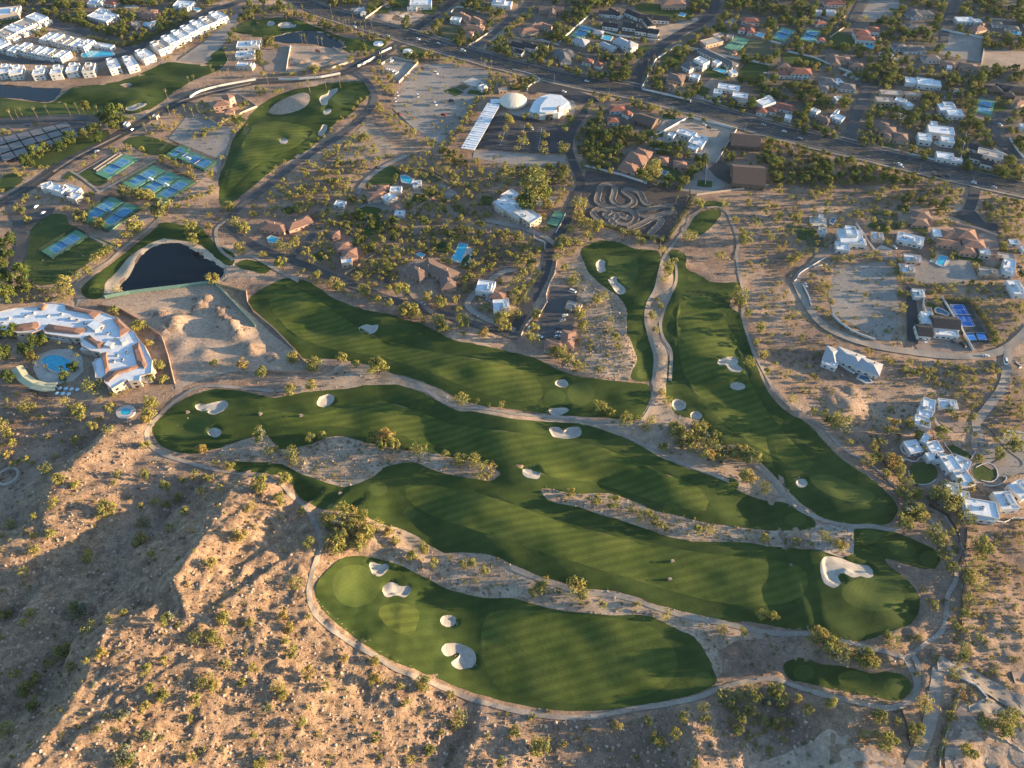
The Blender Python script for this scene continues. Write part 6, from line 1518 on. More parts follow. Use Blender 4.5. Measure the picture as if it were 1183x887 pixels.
# ------------------------------------------------------------------ garden walls and hedges
WALLS = [  # (points px, height, label, material)
    ([(752, 160), (796, 136), (851, 150), (827, 189)], 2.2, 'white wall around the new house lot below the main road', 'white'),
    ([(742, 104), (798, 117), (797, 119)], 2.2, 'white wall of the corner villa along the main road', 'white'),
    ([(741, 103), (757, 70), (782, 53), (860, 70), (890, 76)], 2.2, 'long pale wall behind the grey-roofed estate', 'white'),
    (T('C', [(215, 200), (290, 130), (365, 65)]), 2.2, 'white boundary wall left of the white estate', 'white'), (T('C', [(300, 120), (480, 165), (660, 190), (690, 185)]), 2.0, 'white wall between the estate ranges and the villa', 'white'),
    (T('C', [(90, 180), (215, 210), (130, 185)]), 1.8, 'short white wall behind the dark-roofed farmhouse', 'white'), (T('C', [(330, 768), (500, 810), (620, 850)]), 2.2, 'pale wall along the top of the winding dirt track', 'white'),
    (T('B', [(505, 88), (605, 18)]), 2.2, 'cream wall along the bare diagonal lot', 'cream'), (T('B', [(900, 60), (930, 35), (990, 45), (1050, 65)]), 2.0, 'curved white wall around the terracotta house garden', 'white'), (T('B', [(980, 215), (1090, 145)]), 2.0, 'cream wall beside the side street under the wide lawn', 'cream'),
    (T('B', [(160, 215), (140, 330)]), 2.2, 'tan wall at the left of the small spoil site', 'cream'), (T('B', [(355, 222), (390, 245)]), 2.0, 'short tan wall at the right of the small spoil site', 'cream'), (T('B', [(330, 325), (450, 285)]), 2.2, 'cream wall between the spoil site and the boulevard', 'cream'),
    (T('B', [(105, 372), (200, 370), (300, 362), (390, 345)]), 3.0, 'long white entrance wall along the boulevard', 'white'), (T('B', [(470, 312), (550, 270)]), 3.0, 'white entrance wall opposite, nearer the junction', 'white'), (T('B', [(570, 250), (625, 225)]), 2.4, 'short white wall segment right beside the junction', 'white'),
    (T('B', [(580, 300), (630, 268), (748, 292), (700, 345), (660, 385)]), 2.4, 'pale wall around the small walled works yard', 'cream'), (T('B', [(1055, 232), (1075, 210), (1180, 240)]), 1.8, 'white kerb wall at the right of the junction', 'white'),
    (T('B', [(985, 0), (1000, 25), (1100, 30)]), 1.8, 'white curved wall at the top edge', 'white'),
    (T('A', [(880, 455), (930, 425), (1050, 395), (1183, 372)]), 2.6, 'white curved entry wall below the gatehouse', 'white'),
    (T('C', [(0, 322), (90, 345), (125, 370), (95, 385), (70, 405), (68, 425)]), 1.0, 'curved white kerb wall left of the church drop-off', 'white'),
    (T('D', [(0, 190), (60, 205)]), 2.0, 'pale wall beside the left backyard court', 'white'), (T('D', [(90, 240), (210, 268), (440, 360)]), 2.0, 'long pale wall behind the red-roofed two-storey house', 'white'), (T('D', [(1183, 0), (1183, 1)]), .5, 'x', 'white'),
    (T('D', [(800, 140), (1005, 180), (985, 290)]), 2.2, 'white wall around the walled dirt lot', 'white'), (T('D', [(645, 712), (760, 740), (860, 760)]), 2.0, 'white wall in front of the big white modern house', 'white'), (T('D', [(885, 755), (912, 640), (915, 615)]), 2.2, 'tall white side wall of the big white modern house', 'white'),
    (T('D', [(1115, 640), (1140, 680), (1183, 735)]), 1.8, 'white curved wall at the right edge near the road bend', 'white'), (T('D', [(1040, 690), (1100, 720), (1150, 775)]), 1.8, 'pale garden wall of the dark modern house', 'white'),
    (T('H', [(120, 415), (135, 400), (150, 375), (215, 335), (268, 303)]), 1.3, 'white wall on the upper side of the curved drive', 'white'), (T('H', [(160, 430), (185, 480), (200, 530)]), 1.6, 'white wall curving down from the drive gate', 'white'), (T('H', [(215, 350), (240, 340), (275, 335)]), 1.2, 'short white wall on the inner side of the curved drive', 'white'),
    (T('H', [(292, 565), (340, 610), (400, 650), (495, 685)]), 2.0, 'long white curved wall below the gravel yard', 'white'), (T('H', [(405, 148), (450, 210), (490, 270)]), 2.0, 'white wall right of the sculptural house', 'white'),
    (T('H', [(720, 455), (715, 530), (735, 560)]), 2.4, 'white wall beside the dark driveway', 'white'), (T('H', [(800, 490), (862, 590)]), 2.4, 'white wall between the lawn and the vivid blue court', 'white'), (T('H', [(880, 610), (945, 735)]), 2.4, 'white wall below the dark gabled house', 'white'),
    (T('H', [(830, 140), (880, 150), (985, 175), (1075, 210)]), 1.8, 'pale wall behind the rambling red roof', 'cream'), (T('H', [(250, 780), (320, 810)]), 1.4, 'pale retaining wall left of the grey hip-roofed house', 'white'), (T('H', [(325, 795), (400, 840)]), 1.6, 'second pale retaining wall below the grey house', 'white'),
    (T('L', [(1085, 240), (1110, 218), (1183, 228)]), 1.4, 'white curved garden wall near the right edge', 'white'), (T('L', [(612, 285), (620, 315), (650, 330)]), 1.4, 'white curved terrace wall at the left end of the villa', 'white'), (T('L', [(615, 360), (630, 348), (680, 360), (700, 340), (725, 345)]), 1.2, 'white wavy wall above the left round lawn', 'white'),
    (T('L', [(770, 160), (775, 180), (805, 212)]), 1.6, 'white steps wall below the upper villa', 'white'), (T('L', [(995, 465), (1030, 472), (1070, 465), (1095, 445), (1100, 430), (1085, 428)]), 1.2, 'white hairpin wall of the motor court', 'white'), (T('L', [(960, 385), (1010, 365), (1050, 385), (1060, 430), (1030, 452), (985, 445)]), .8, 'white curb wall around the right round lawn', 'white'),
    (T('L', [(650, 400), (655, 440), (690, 462), (740, 462), (775, 440)]), .7, 'low white curb wall around the left round lawn', 'white'), (T('L', [(950, 625), (1090, 640), (1130, 620), (1183, 622)]), 1.2, 'white retaining wall below the long guest wing', 'white'), (T('L', [(815, 270), (825, 290), (850, 320), (935, 350), (960, 310)]), .8, 'low white wall around the crescent lawn', 'white'),
    (T('L', [(500, 235), (520, 330), (560, 400)]), 1.2, 'dark iron fence dropping below the villa terraces', 'frame'), (T('L', [(740, 560), (830, 610), (875, 680), (885, 735)]), 1.4, 'dark retaining wall under the guest wing trees', 'frame'), (T('L', [(880, 830), (910, 760), (920, 660)]), 1.0, 'thin wire fence beside the lower right path', 'frame'),
    (T('L', [(955, 200), (970, 185), (1010, 195), (1060, 250), (1100, 300), (1160, 345), (1175, 365), (1165, 380), (1120, 380)]), .4, 'dark kerb tracing the desert island of the drive', 'frame'),
    (T('E', [(455, 525), (560, 545), (640, 590), (750, 670), (780, 760), (810, 887)]), 2.4, 'tan block wall along the construction service road', 'rust'), (T('F', [(0, 565), (80, 630), (190, 745), (235, 800), (240, 830), (150, 835), (30, 830)]), 2.4, 'tan block wall at the right end of the construction site', 'rust'),
    (T('E', [(1000, 425), (1060, 440), (1140, 460), (1145, 510), (1183, 570)]), 2.0, 'tan wall beyond the pond corner of the construction site', 'rust'),
    (T('P', [(905, 0), (895, 100), (890, 260)]), 1.2, 'wire fence right of the lower path', 'frame'), (T('P', [(825, 440), (960, 510), (1010, 560), (1005, 590)]), .9, 'pale low wall of the lower right roundabout garden', 'white'), (T('P', [(890, 520), (860, 620), (810, 780), (790, 887)]), 1.2, 'pale low wall along the bottom right channel', 'cream'), (T('P', [(615, 620), (640, 700), (655, 790)]), 1.3, 'wooden rail fence below the tee island', 'frame'), (T('P', [(940, 655), (1010, 720), (1100, 765), (1183, 820)]), 1.0, 'low pale wall in the bottom right desert garden', 'cream'),
    (T('G', [(205, 315), (195, 380), (170, 430), (155, 480), (160, 510), (120, 580)]), 1.8, 'tan wall between the estate road and the vehicle yard', 'cream'), (T('G', [(100, 185), (100, 215), (150, 235), (150, 270)]), 1.6, 'white zigzag wall below the cream terraced villa', 'white'), (T('G', [(245, 100), (225, 145), (200, 190)]), 1.2, 'pale wall beside the small green court', 'white'), (T('G', [(95, 580), (60, 620), (40, 665)]), 2.0, 'tan wall beside the road below the vehicle yard', 'cream'),
    (T('O', [(1000, 0), (1001, 1)]), .5, 'x', 'white'), (T('G', [(850, 15), (1183, -30)]), 2.0, 'tan wall between the grey yard and the small tee', 'cream'),
]
WALLS = [w for w in WALLS if w[2] != 'x']
for pts, h, lab, mt in WALLS:
    fence_line('garden_wall' if mt != 'frame' else 'fence', [tuple(p) for p in GTv(smooth(pts, 3, False) if len(pts) > 2 and ('curv' in lab or 'wavy' in lab or 'hairpin' in lab or 'kerb' in lab or 'curb' in lab) else pts)], h, lab, mt, 'wall' if mt != 'frame' else 'fence', posts=False, thick=.45 if mt != 'frame' else .12)
# green privacy screen along the construction site
fence_line('construction_fence', [tuple(p) for p in GTv(T('E', [(490, 492), (600, 470), (720, 455), (850, 440), (990, 422), (1080, 515), (1183, 625)]))], 3.6, 'green privacy-screen fence between pond and construction site', 'tarpgreen', 'fence', posts=True, thick=.3)


def clump_arrays(n, ns, R, H, leaf, rng, z0=.15, flat=.6):
    """leaf quads scattered on overlapping clumps; returns V (n*ns*4,3), F"""
    cs = []
    for i in range(n):
        a = rng.random() * 6.283; rr = R * (.15 + .62 * math.sqrt(rng.random())); zz = H * (z0 + (1 - z0) * rng.random() ** .8 * (1 - .45 * (rr / R) ** 2))
        cs.append((rr * math.cos(a), rr * math.sin(a), zz, R * rng.uniform(.26, .46)))
    V = []
    for cx, cy, cz, cr in cs:
        for k in range(ns):
            th = rng.random() * 6.283; u = rng.uniform(-.75, 1)
            s = math.sqrt(1 - u * u)
            nv = Vector((s * math.cos(th), s * math.sin(th), u))
            p = Vector((cx, cy, cz)) + Vector((nv.x * cr, nv.y * cr, nv.z * cr * flat)) * rng.uniform(.55, 1.05)
            nv = (nv + Vector((rng.uniform(-.7, .7), rng.uniform(-.7, .7), rng.uniform(-.5, .7)))).normalized()
            t = nv.orthogonal().normalized(); t.rotate(__import__('mathutils').Quaternion(nv, rng.random() * 6.283)); b = nv.cross(t)
            l = leaf * rng.uniform(.65, 1.3); wdt = l * rng.uniform(.5, .9)
            V += [p - t * l * .5, p + b * wdt * .5, p + t * l * .5, p - b * wdt * .5]
    V = np.array([tuple(v) for v in V], np.float32)
    V[:, 2] = np.maximum(V[:, 2], .03)
    return V, np.arange(len(V), dtype=np.int32).reshape(-1, 4)


def hedge(pts, w, h, label, mat='hedgeleaf', leaf=.7, dens=5.0):
    C, N, t = ribbon_pts([tuple(p) for p in GTv(pts)], 1.2, True)
    rng = random.Random(len(pts) + int(pts[0][0])); V = []
    L = t[-1]
    for k in range(int(L * (w + 2 * h) * dens)):
        i = rng.randrange(len(C)); f = rng.random(); side = rng.random()
        base = C[i] + (C[min(i + 1, len(C) - 1)] - C[i]) * f
        hh = h * (.9 + .18 * math.sin(i * .9) + .1 * rng.random())
        if side < w / (w + 2 * h): off = rng.uniform(-.5, .5); z = hh; nv = Vector((0, 0, 1))
        else:
            off = .5 * rng.choice((-1, 1)); z = hh * rng.random(); nv = Vector((N[i][0], N[i][1], .2)) * (1 if off > 0 else -1)
        p = base + N[i] * off * w
        nv = (nv + Vector((rng.uniform(-.5, .5), rng.uniform(-.5, .5), rng.uniform(-.4, .6)))).normalized()
        a = nv.orthogonal().normalized(); b = nv.cross(a); l = leaf * rng.uniform(.6, 1.3)
        c = Vector((p[0], p[1], z))
        V += [c - a * l * .5, c + b * l * .4, c + a * l * .5, c - b * l * .4]
    V = np.array([tuple(v) for v in V], np.float32); V[:, 2] += height(V[:, 0], V[:, 1])
    c0 = np.array([C[0][0], C[0][1], 0])
    o = link('hedge', mesh('hedge', V - c0, np.arange(len(V), dtype=np.int32).reshape(-1, 4), M[mat]), None, tuple(c0)); tag(o, label, 'hedge')
    return o


hedge(T('G', [(320, 130), (500, 180), (610, 210), (700, 236)]), 2.2, 3.2, 'dark clipped hedge along the lower edge of the winding track')
hedge(T('G', [(702, 236), (770, 140), (838, 22)]), 2.6, 3.4, 'sunlit clipped hedge along the right edge of the winding track')
hedge(T('C', [(765, 887), (800, 820), (822, 775)]), 3.0, 3.2, 'bright upright hedge right of the mansion lawn')
hedge(Z3([(480, 255), (620, 280), (780, 290), (840, 340), (960, 500), (1060, 650), (1085, 740)]), 2.6, 3.6, 'tall hedge wrapping the vivid blue tennis court')
hedge(T('D', [(880, 775), (1000, 795), (1160, 838), (1165, 800)]), 2.6, 3.0, 'long dark hedge in front of the dark modern house')
hedge(T('G', [(20, 525), (70, 450), (125, 370)]), 2.2, 2.6, 'straight hedge beside the estate road')
hedge(T('D', [(190, 70), (230, 5)]), 2.6, 4.0, 'clipped hedge between backyards at the top right'); hedge(T('D', [(110, 215), (165, 125)]), 2.6, 4.0, 'clipped hedge between the twin backyard tennis courts'); hedge(T('D', [(130, 195), (220, 210), (330, 225)]), 2.4, 3.0, 'dark hedge below the right backyard tennis court')
hedge(T('A', [(410, 180), (560, 215), (650, 200), (760, 140), (880, 85)]), 5.0, 4.5, 'broad dark hedge belt behind the townhouse street'); hedge(T('P', [(870, 560), (830, 690), (790, 840)]), 2.2, 1.6, 'ragged olive hedge along the bottom right channel', 'shrubleaf')
hedge(T('C', [(1145, 735), (1183, 755)]), 2.4, 2.4, 'short bright hedge beside the lower barn')

# ------------------------------------------------------------------ winding dirt track: low berms on dark ground
KZ = lambda p: EZ(p, 660, 180, 5.915)
TR = [
    [(300, 210), (250, 195), (200, 210), (185, 260), (175, 310), (215, 345), (260, 350), (330, 365), (400, 375), (440, 410), (430, 450), (390, 470), (330, 460), (300, 430), (330, 400), (350, 420), (380, 430), (400, 410)],
    [(300, 210), (290, 260), (280, 300), (310, 335), (370, 350), (420, 330), (425, 300), (390, 270), (360, 245), (380, 230), (430, 240), (470, 260), (500, 320), (540, 340)],
    [(150, 385), (180, 365), (230, 370), (260, 385), (230, 400), (250, 425), (290, 400), (310, 420), (270, 450), (300, 470), (250, 465), (190, 440), (150, 405), (150, 385)],
    [(700, 340), (620, 345), (540, 365), (470, 370), (460, 395), (500, 415), (560, 415), (620, 400), (680, 385), (720, 380)],
    [(390, 500), (470, 470), (550, 430), (610, 435), (600, 470), (560, 510), (540, 540), (600, 560)],
]
for k, p in enumerate(TR):
    struct(ribbon('track', KZ(p), 3.8, 'track', .34 + k * .006, 1.5, 0, 2), 'pale winding lane of the dirt track', 'dirt track')
    for s in (-1, 1):
        C, N, t = ribbon_pts(KZ(p), 1.5); q = C + N * s * 2.6; z = height(q[:, 0], q[:, 1])
        V = []
        for i in range(len(q)):
            for o, zz in ((-.6, .3), (0, .8 + .3 * vnoise(q[i][0], q[i][1], 4, 3)), (.6, .3)): V.append((q[i][0] + N[i][0] * o, q[i][1] + N[i][1] * o, z[i] + zz))
        F = []
        for i in range(len(q) - 1):
            for j in (0, 1): F.append((i * 3 + j, i * 3 + j + 1, i * 3 + 4 + j, i * 3 + 3 + j))
        struct(link('track_berm', mesh('track_berm', V, F, M['track'], None, True)), 'low dirt berm edging the winding track', 'berm')

# ------------------------------------------------------------------ vehicles
def carmesh(kind):
    """body with wheel arches as side profile, glasshouse, four wheels"""
    if kind == 'suv': L, W, H, hood, cab = 4.9, 1.95, 1.8, 1.05, (-2.2, 1.0)
    elif kind == 'van': L, W, H, hood, cab = 5.8, 2.1, 2.5, 1.2, (-2.8, 2.0)
    else: L, W, H, hood, cab = 4.7, 1.85, 1.45, .9, (-1.7, 1.1)
    prof = [(-L / 2, .35), (-L / 2, hood), (-L / 2 + .15, hood + .05), (L / 2 - .25, hood - .05), (L / 2, hood - .25), (L / 2, .35)]
    mb = MB(); n = len(prof)
    V = [(x, -W / 2, z) for x, z in prof] + [(x, W / 2, z) for x, z in prof]
    mb.add(V, [(i, (i + 1) % n, n + (i + 1) % n, n + i)[::-1] for i in range(n)] + [tuple(range(n)), tuple(range(n, 2 * n))[::-1]])
    a, b = cab; t = W / 2 - .08; k = W / 2 - .28
    lo = [(a, -t, hood), (b, -t, hood), (b, t, hood), (a, t, hood)]; hi = [(a + .35, -k, H), (b - .75, -k, H), (b - .75, k, H), (a + .35, k, H)]
    rf = MB(); rf.add([(x, y, H + .004) for x, y, _ in hi], [(0, 1, 2, 3)]); rf.box(a + .4, b - .8, -k + .03, k - .03, H - .08, H + .035)
    g = MB(); g.add(lo + hi, [(0, 1, 5, 4), (1, 2, 6, 5), (2, 3, 7, 6), (3, 0, 4, 7), (4, 5, 6, 7)])
    w = MB(); w.bar((0, -.11, 0), (0, .11, 0), .33, .33, 10)
    return mb, g, rf, w, L, W


CARC = {'white': (.72, .72, .71), 'silver': (.42, .43, .44), 'black': (.02, .02, .022), 'dark grey': (.08, .085, .09), 'red': (.35, .03, .025), 'blue': (.04, .10, .26), 'beige': (.40, .34, .26), 'pale blue': (.35, .45, .52)}
_cars = {}
def car(px, py, qx, qy, colr, label, kind='car', dz=.75, name=None, group=None):
    if (kind, colr) not in _cars:
        if 'paint_' + colr not in M: M['paint_' + colr] = plain('car_paint_' + colr.replace(' ', '_'), CARC[colr], .3, .5, .04)
        mb, g, rf, w, L, W = carmesh(kind)
        _cars[(kind, colr)] = (mb.me('body', [M['paint_' + colr]]), g.me('glasshouse', [M['glass']]), rf.me('car_roof', [M['paint_' + colr]]), w.me('wheel', [M['tyre']]), L, W)
    b, g, rf, w, L, W = _cars[(kind, colr)]
    x, y, z = GT(px, py, .8); x2, y2 = G(qx, qy)
    x1, y1 = G(px, py)
    a = math.atan2(y2 - y1, x2 - x1)
    root = empty(name or ('parked_car' if kind != 'van' else 'parked_van'), (x, y, z + dz), a); tag(root, label, 'car' if kind != 'van' else 'van', group)
    bo = link('body', b, root); link('glasshouse', g, bo); link('car_roof', rf, bo)
    for sx in (-1, 1):
        for sy in (-1, 1): link('wheel', w, root, (sx * L * .3, sy * (W / 2 - .1), .33))
    return root


RDIR = lambda tile, x, y, dx, dy: T(tile, [(x, y), (x + dx, y + dy)])
CARS = [
    ('C', 343, 376, 40, 10, 'white', 'white car alone on the main road right of the church', 'car'), ('C', 238, 425, 20, 5, 'white', 'white van-like car in the church drop-off loop', 'suv'), ('C', 1160, 578, 40, 9, 'silver', 'silver car on the main road near the brown-roofed barns', 'car'), ('C', 93, 595, 10, 30, 'white', 'single white car in the church car park', 'car'),
    ('C', 885, 577, 30, 10, 'silver', 'pale pickup inside the walled concrete lot', 'suv'), ('C', 907, 592, 30, 5, 'black', 'black car inside the walled concrete lot', 'suv'), ('C', 877, 680, 20, -20, 'white', 'white car beside the new white house', 'suv'), ('C', 627, 250, 10, 40, 'blue', 'blue car turning into the estate gate', 'car'),
    ('D', 75, 608, 40, 9, 'white', 'white car on the main road below the pink-roofed house', 'car'), ('D', 148, 640, 40, 9, 'silver', 'silver car following on the main road by the desert lot', 'car'), ('D', 607, 760, 40, 12, 'white', 'white pickup on the main road below the brown villa', 'suv'), ('D', 615, 770, 40, 12, 'pale blue', 'pale blue car beside the white pickup on the main road', 'car'),
    ('D', 780, 780, 40, 10, 'black', 'first black car in the line waiting on the main road', 'car'), ('D', 770, 805, 40, 10, 'dark grey', 'dark grey car in the lower lane of the waiting line', 'car'), ('D', 792, 812, 40, 10, 'black', 'black car behind the dark grey one in the lower lane', 'car'), ('D', 832, 814, 40, 10, 'dark grey', 'last dark car of the waiting line on the main road', 'suv'), ('D', 950, 845, 40, 10, 'white', 'white car on the main road near the right edge', 'suv'), ('D', 1045, 866, 40, 10, 'silver', 'grey car on the main road nearest the right edge', 'car'), ('D', 1073, 577, 20, 10, 'white', 'white car parked at the upper road bend on the right', 'car'),
    ('D', 782, 215, 20, 10, 'white', 'white car beside the walled dirt lot', 'car'),
    ('B', 748, 182, 40, 10, 'white', 'first car in the queue at the main junction, white', 'suv'), ('B', 790, 193, 40, 10, 'dark grey', 'second car in the queue at the main junction, dark grey', 'car'), ('B', 842, 202, 40, 10, 'silver', 'third car in the queue at the main junction, silver', 'car'), ('B', 868, 212, 40, 10, 'blue', 'fourth car in the queue at the main junction, blue', 'car'), ('B', 955, 236, 40, 5, 'white', 'white truck beyond the queue at the right turning', 'van'), ('B', 580, 168, 40, 12, 'dark grey', 'dark car on the main road left of the junction', 'car'), ('B', 608, 165, 40, 12, 'silver', 'silver car on the main road just left of the junction', 'car'), ('B', 455, 125, 40, 12, 'white', 'white car on the main road behind the palms', 'car'),
    ('B', 655, 438, 10, 30, 'white', 'upper of two white trailers at the left of the vacant yard', 'van'), ('B', 645, 465, 10, 30, 'white', 'lower of two white trailers at the left of the vacant yard', 'van'), ('B', 748, 445, 5, 20, 'white', 'white van alone in the left half of the vacant yard', 'van'), ('B', 828, 482, 20, 20, 'white', 'white truck in the middle of the vacant yard', 'van'), ('B', 830, 340, 30, 10, 'white', 'white camper at the top of the vacant yard', 'van'), ('B', 902, 468, 40, 0, 'black', 'dark vehicle at the right of the vacant yard', 'van'), ('B', 866, 533, 40, 5, 'red', 'red machine near the lower right of the vacant yard', 'van'), ('B', 662, 527, 10, 10, 'red', 'red machine at the left edge of the vacant yard', 'suv'), ('B', 940, 545, 5, 20, 'black', 'black car beside the diagonal tree row', 'car'), ('B', 770, 318, 20, 20, 'black', 'black pickup just outside the works yard wall', 'suv'), ('B', 560, 775, 30, 10, 'black', 'black car on the curved drive of the upper gardens', 'car'), ('B', 285, 238, 30, 5, 'red', 'red excavator-coloured truck on the spoil site', 'van'),
    ('B', 608, 326, 15, -12, 'white', 'left white trailer in the works yard', 'van'), ('B', 630, 330, 15, -12, 'white', 'middle white trailer in the works yard', 'van'), ('B', 648, 338, 15, -10, 'white', 'right white trailer in the works yard', 'van'), ('B', 625, 283, 15, -10, 'white', 'white truck at the upper wall of the works yard', 'van'),
    ('A', 448, 700, 40, -20, 'white', 'white car on the resort boulevard', 'car'), ('A', 612, 600, 30, -20, 'blue', 'blue car at the gate kiosks', 'car'), ('A', 585, 570, 20, 10, 'pale blue', 'pale car stopped at the white gate kiosk', 'suv'), ('A', 45, 597, 40, -5, 'dark grey', 'leftmost dark car at the top of the resort car park', 'suv'), ('A', 128, 578, 40, -5, 'blue', 'blue car at the top of the resort car park', 'car'), ('A', 320, 600, 20, 10, 'black', 'black car at the right end of the resort car park', 'suv'), ('A', 338, 628, 20, 10, 'silver', 'silver car at the right end of the resort car park', 'car'), ('A', 395, 592, 5, 20, 'white', 'white car beside the palms of the resort car park', 'car'),
    ('E', 168, 68, 20, -15, 'white', 'white car parked before the tennis clubhouse', 'car'), ('E', 200, 97, 20, -15, 'white', 'second white car parked before the tennis clubhouse', 'car'),
    ('F', 605, 410, 10, 20, 'black', 'black car in the forecourt of the courtyard house', 'suv'), ('F', 868, 485, 30, 5, 'black', 'black car beside the courtyard house garage', 'suv'), ('F', 770, 517, 30, 15, 'silver', 'silver car on the estate road below the courtyard house', 'car'), ('F', 1015, 570, 20, 10, 'beige', 'beige car beside the lower white cube', 'car'),
    ('G', 278, 460, 40, 12, 'white', 'long white motorhome at the head of the vehicle yard', 'van'), ('G', 243, 570, 30, -5, 'white', 'topmost white car in the vehicle yard row', 'car'), ('G', 232, 593, 30, -5, 'silver', 'second car in the vehicle yard row, silver', 'car'), ('G', 213, 630, 30, -5, 'dark grey', 'third car in the vehicle yard row, dark grey', 'suv'), ('G', 212, 650, 30, -5, 'silver', 'fourth car in the vehicle yard row, silver', 'car'), ('G', 208, 668, 30, -5, 'white', 'lowest car in the vehicle yard row, white', 'suv'), ('G', 127, 668, 30, 10, 'white', 'white car at the left end of the vehicle yard', 'car'), ('G', 80, 630, 20, -30, 'white', 'white truck behind the wall of the vehicle yard', 'van'),
    ('H', 725, 687, 10, 20, 'white', 'white sports car in the modern house forecourt', 'car'), ('H', 858, 690, 30, 5, 'dark grey', 'dark grey car in the modern house forecourt', 'car'), ('H', 900, 707, 25, 20, 'black', 'black van in the modern house forecourt', 'van'), ('H', 1007, 757, 40, 3, 'white', 'white car on the road below the modern house', 'car'), ('H', 1097, 785, 5, 30, 'white', 'white truck on the side drive at the right', 'van'), ('H', 1150, 802, 25, 20, 'beige', 'beige trailer by the right edge road', 'van'), ('H', 1163, 370, 30, 3, 'silver', 'upper car parked beside the white stable', 'suv'), ('H', 1160, 348, 30, 3, 'black', 'black car parked beside the white stable', 'suv'), ('H', 585, 255, 15, 10, 'silver', 'silver car near the square white guest house', 'car'), ('H', 175, 430, 10, 20, 'white', 'white car at the gate of the curved drive', 'car'), ('H', 720, 610, 10, 20, 'dark grey', 'dark car in the shade of the dark gabled house', 'suv'),
]
for tile, x, y, dx, dy, c, lab, kd in CARS:
    (a, b), (p, q) = RDIR(tile, x, y, dx, dy)
    car(a, b, p, q, c, lab, kd)

# golf carts, mower, golfers, flags
def cart(px, py, ang, label, pale=True):
    x, y, z = GT(px, py, .9)
    root = empty('golf_cart', (x, y, z + .12), ang); tag(root, label, 'golf cart')
    if 'cm' not in _cars:
        d = {}
        mb = MB(); mb.box(-1.2, 1.15, -.58, .58, .3, .62); mb.box(.75, 1.2, -.56, .56, .622, .95); mb.box(-1.15, -.35, -.55, .55, .622, .8); d['body'] = mb.me('body', [M['cream']])
        mb = MB(); mb.box(-.75, -.15, -.5, .5, .83, .95); mb.box(-.8, -.65, -.5, .5, .955, 1.35); d['seat'] = mb.me('seat', [M['frame']])
        mb = MB(); mb.box(-1.0, .75, -.62, .62, 1.86, 1.96); d['canopy'] = mb.me('canopy', [M['tan']])
        mb = MB(); mb.bar((0, 0, 0), (0, 0, 1.2), .03); d['post'] = mb.me('post', [M['frame']])
        mb = MB(); mb.bar((0, -.1, 0), (0, .1, 0), .24, .24, 10); d['wheel'] = mb.me('wheel', [M['tyre']])
        _cars['cm'] = d
    d = _cars['cm']
    for n in ('body', 'seat', 'canopy'): link(n, d[n], root)
    for sx in (-.9, .65):
        for sy in (-.55, .55): link('post', d['post'], root, (sx, sy, .66))
    for sx in (-.8, .8):
        for sy in (-.55, .55): link('wheel', d['wheel'], root, (sx, sy, .24))


cart(777, 648, .3, 'golf cart standing on the long double fairway'); cart(774, 669, .1, 'mower-like cart lower on the long double fairway'); cart(301, 478, 1.0, 'golf cart on the left part of the long fairway'); cart(348, 480, .4, 'golf cart in shade right of the first cart on the long fairway')
cart(393, 570, .8, 'golf cart on the grass under the sandy divider strip'); cart(918, 585, -.6, 'upper of two golf carts on the path by the lower right green'); cart(932, 591, -.6, 'lower of two golf carts on the path by the lower right green'); cart(217, 476, .5, 'golf cart beside the kidney bunker')


def person(px, py, label, shirt, trousers, rz=0.0):
    x, y, z = GT(px, py, .9)
    Vs = [(0, 0, .95), (0, 0, 1.2), (0, 0, 1.42), (0, .0, 1.52), (0, .02, 1.66), (.09, 0, .9), (.12, .03, .5), (.14, -.02, .06), (.14, .12, .03), (-.09, 0, .9), (-.13, -.03, .5), (-.14, -.06, .06), (-.14, .08, .03), (.2, 0, 1.4), (.3, .05, 1.13), (.27, .22, .93), (-.2, 0, 1.4), (-.29, .08, 1.13), (-.12, .26, .95)]
    E = [(0, 1), (1, 2), (2, 3), (3, 4), (0, 5), (5, 6), (6, 7), (7, 8), (0, 9), (9, 10), (10, 11), (11, 12), (2, 13), (13, 14), (14, 15), (2, 16), (16, 17), (17, 18)]
    R = [.15, .15, .15, .06, .105, .1, .07, .05, .045, .1, .07, .05, .045, .07, .05, .04, .07, .05, .04]
    me = bpy.data.meshes.new('person'); me.from_pydata(Vs, E, [])
    o = link('person', me, None, (x, y, z + .1), rz)
    md = o.modifiers.new('skin', 'SKIN'); o.modifiers.new('sub', 'SUBSURF').render_levels = 1
    for v, r in zip(me.skin_vertices[0].data, R): v.radius = (r, r * .8)
    me.skin_vertices[0].data[0].use_root = True
    key = 'wear_%s_%s' % (shirt, trousers)
    if key not in M:
        m, nt, b = newmat(key); tc = nt.nodes.new('ShaderNodeTexCoord'); sp = nt.nodes.new('ShaderNodeSeparateXYZ'); nt.links.new(tc.outputs['Object'], sp.inputs[0])
        r = ramp(nt, mth(nt, 'MULTIPLY', sp.outputs['Z'], .5), [(0, (.03, .03, .03)), (.045, CARC[trousers]), (.47, CARC[shirt]), (.76, (.38, .22, .15)), (.85, (.10, .06, .04))])
        nt.nodes[-1]; [setattr(n.color_ramp, 'interpolation', 'CONSTANT') for n in nt.nodes if n.type == 'VALTORGB']
        nt.links.new(r, b.inputs['Base Color']); M[key] = m
    me.materials.append(M[key])
    tag(o, label, 'person'); return o


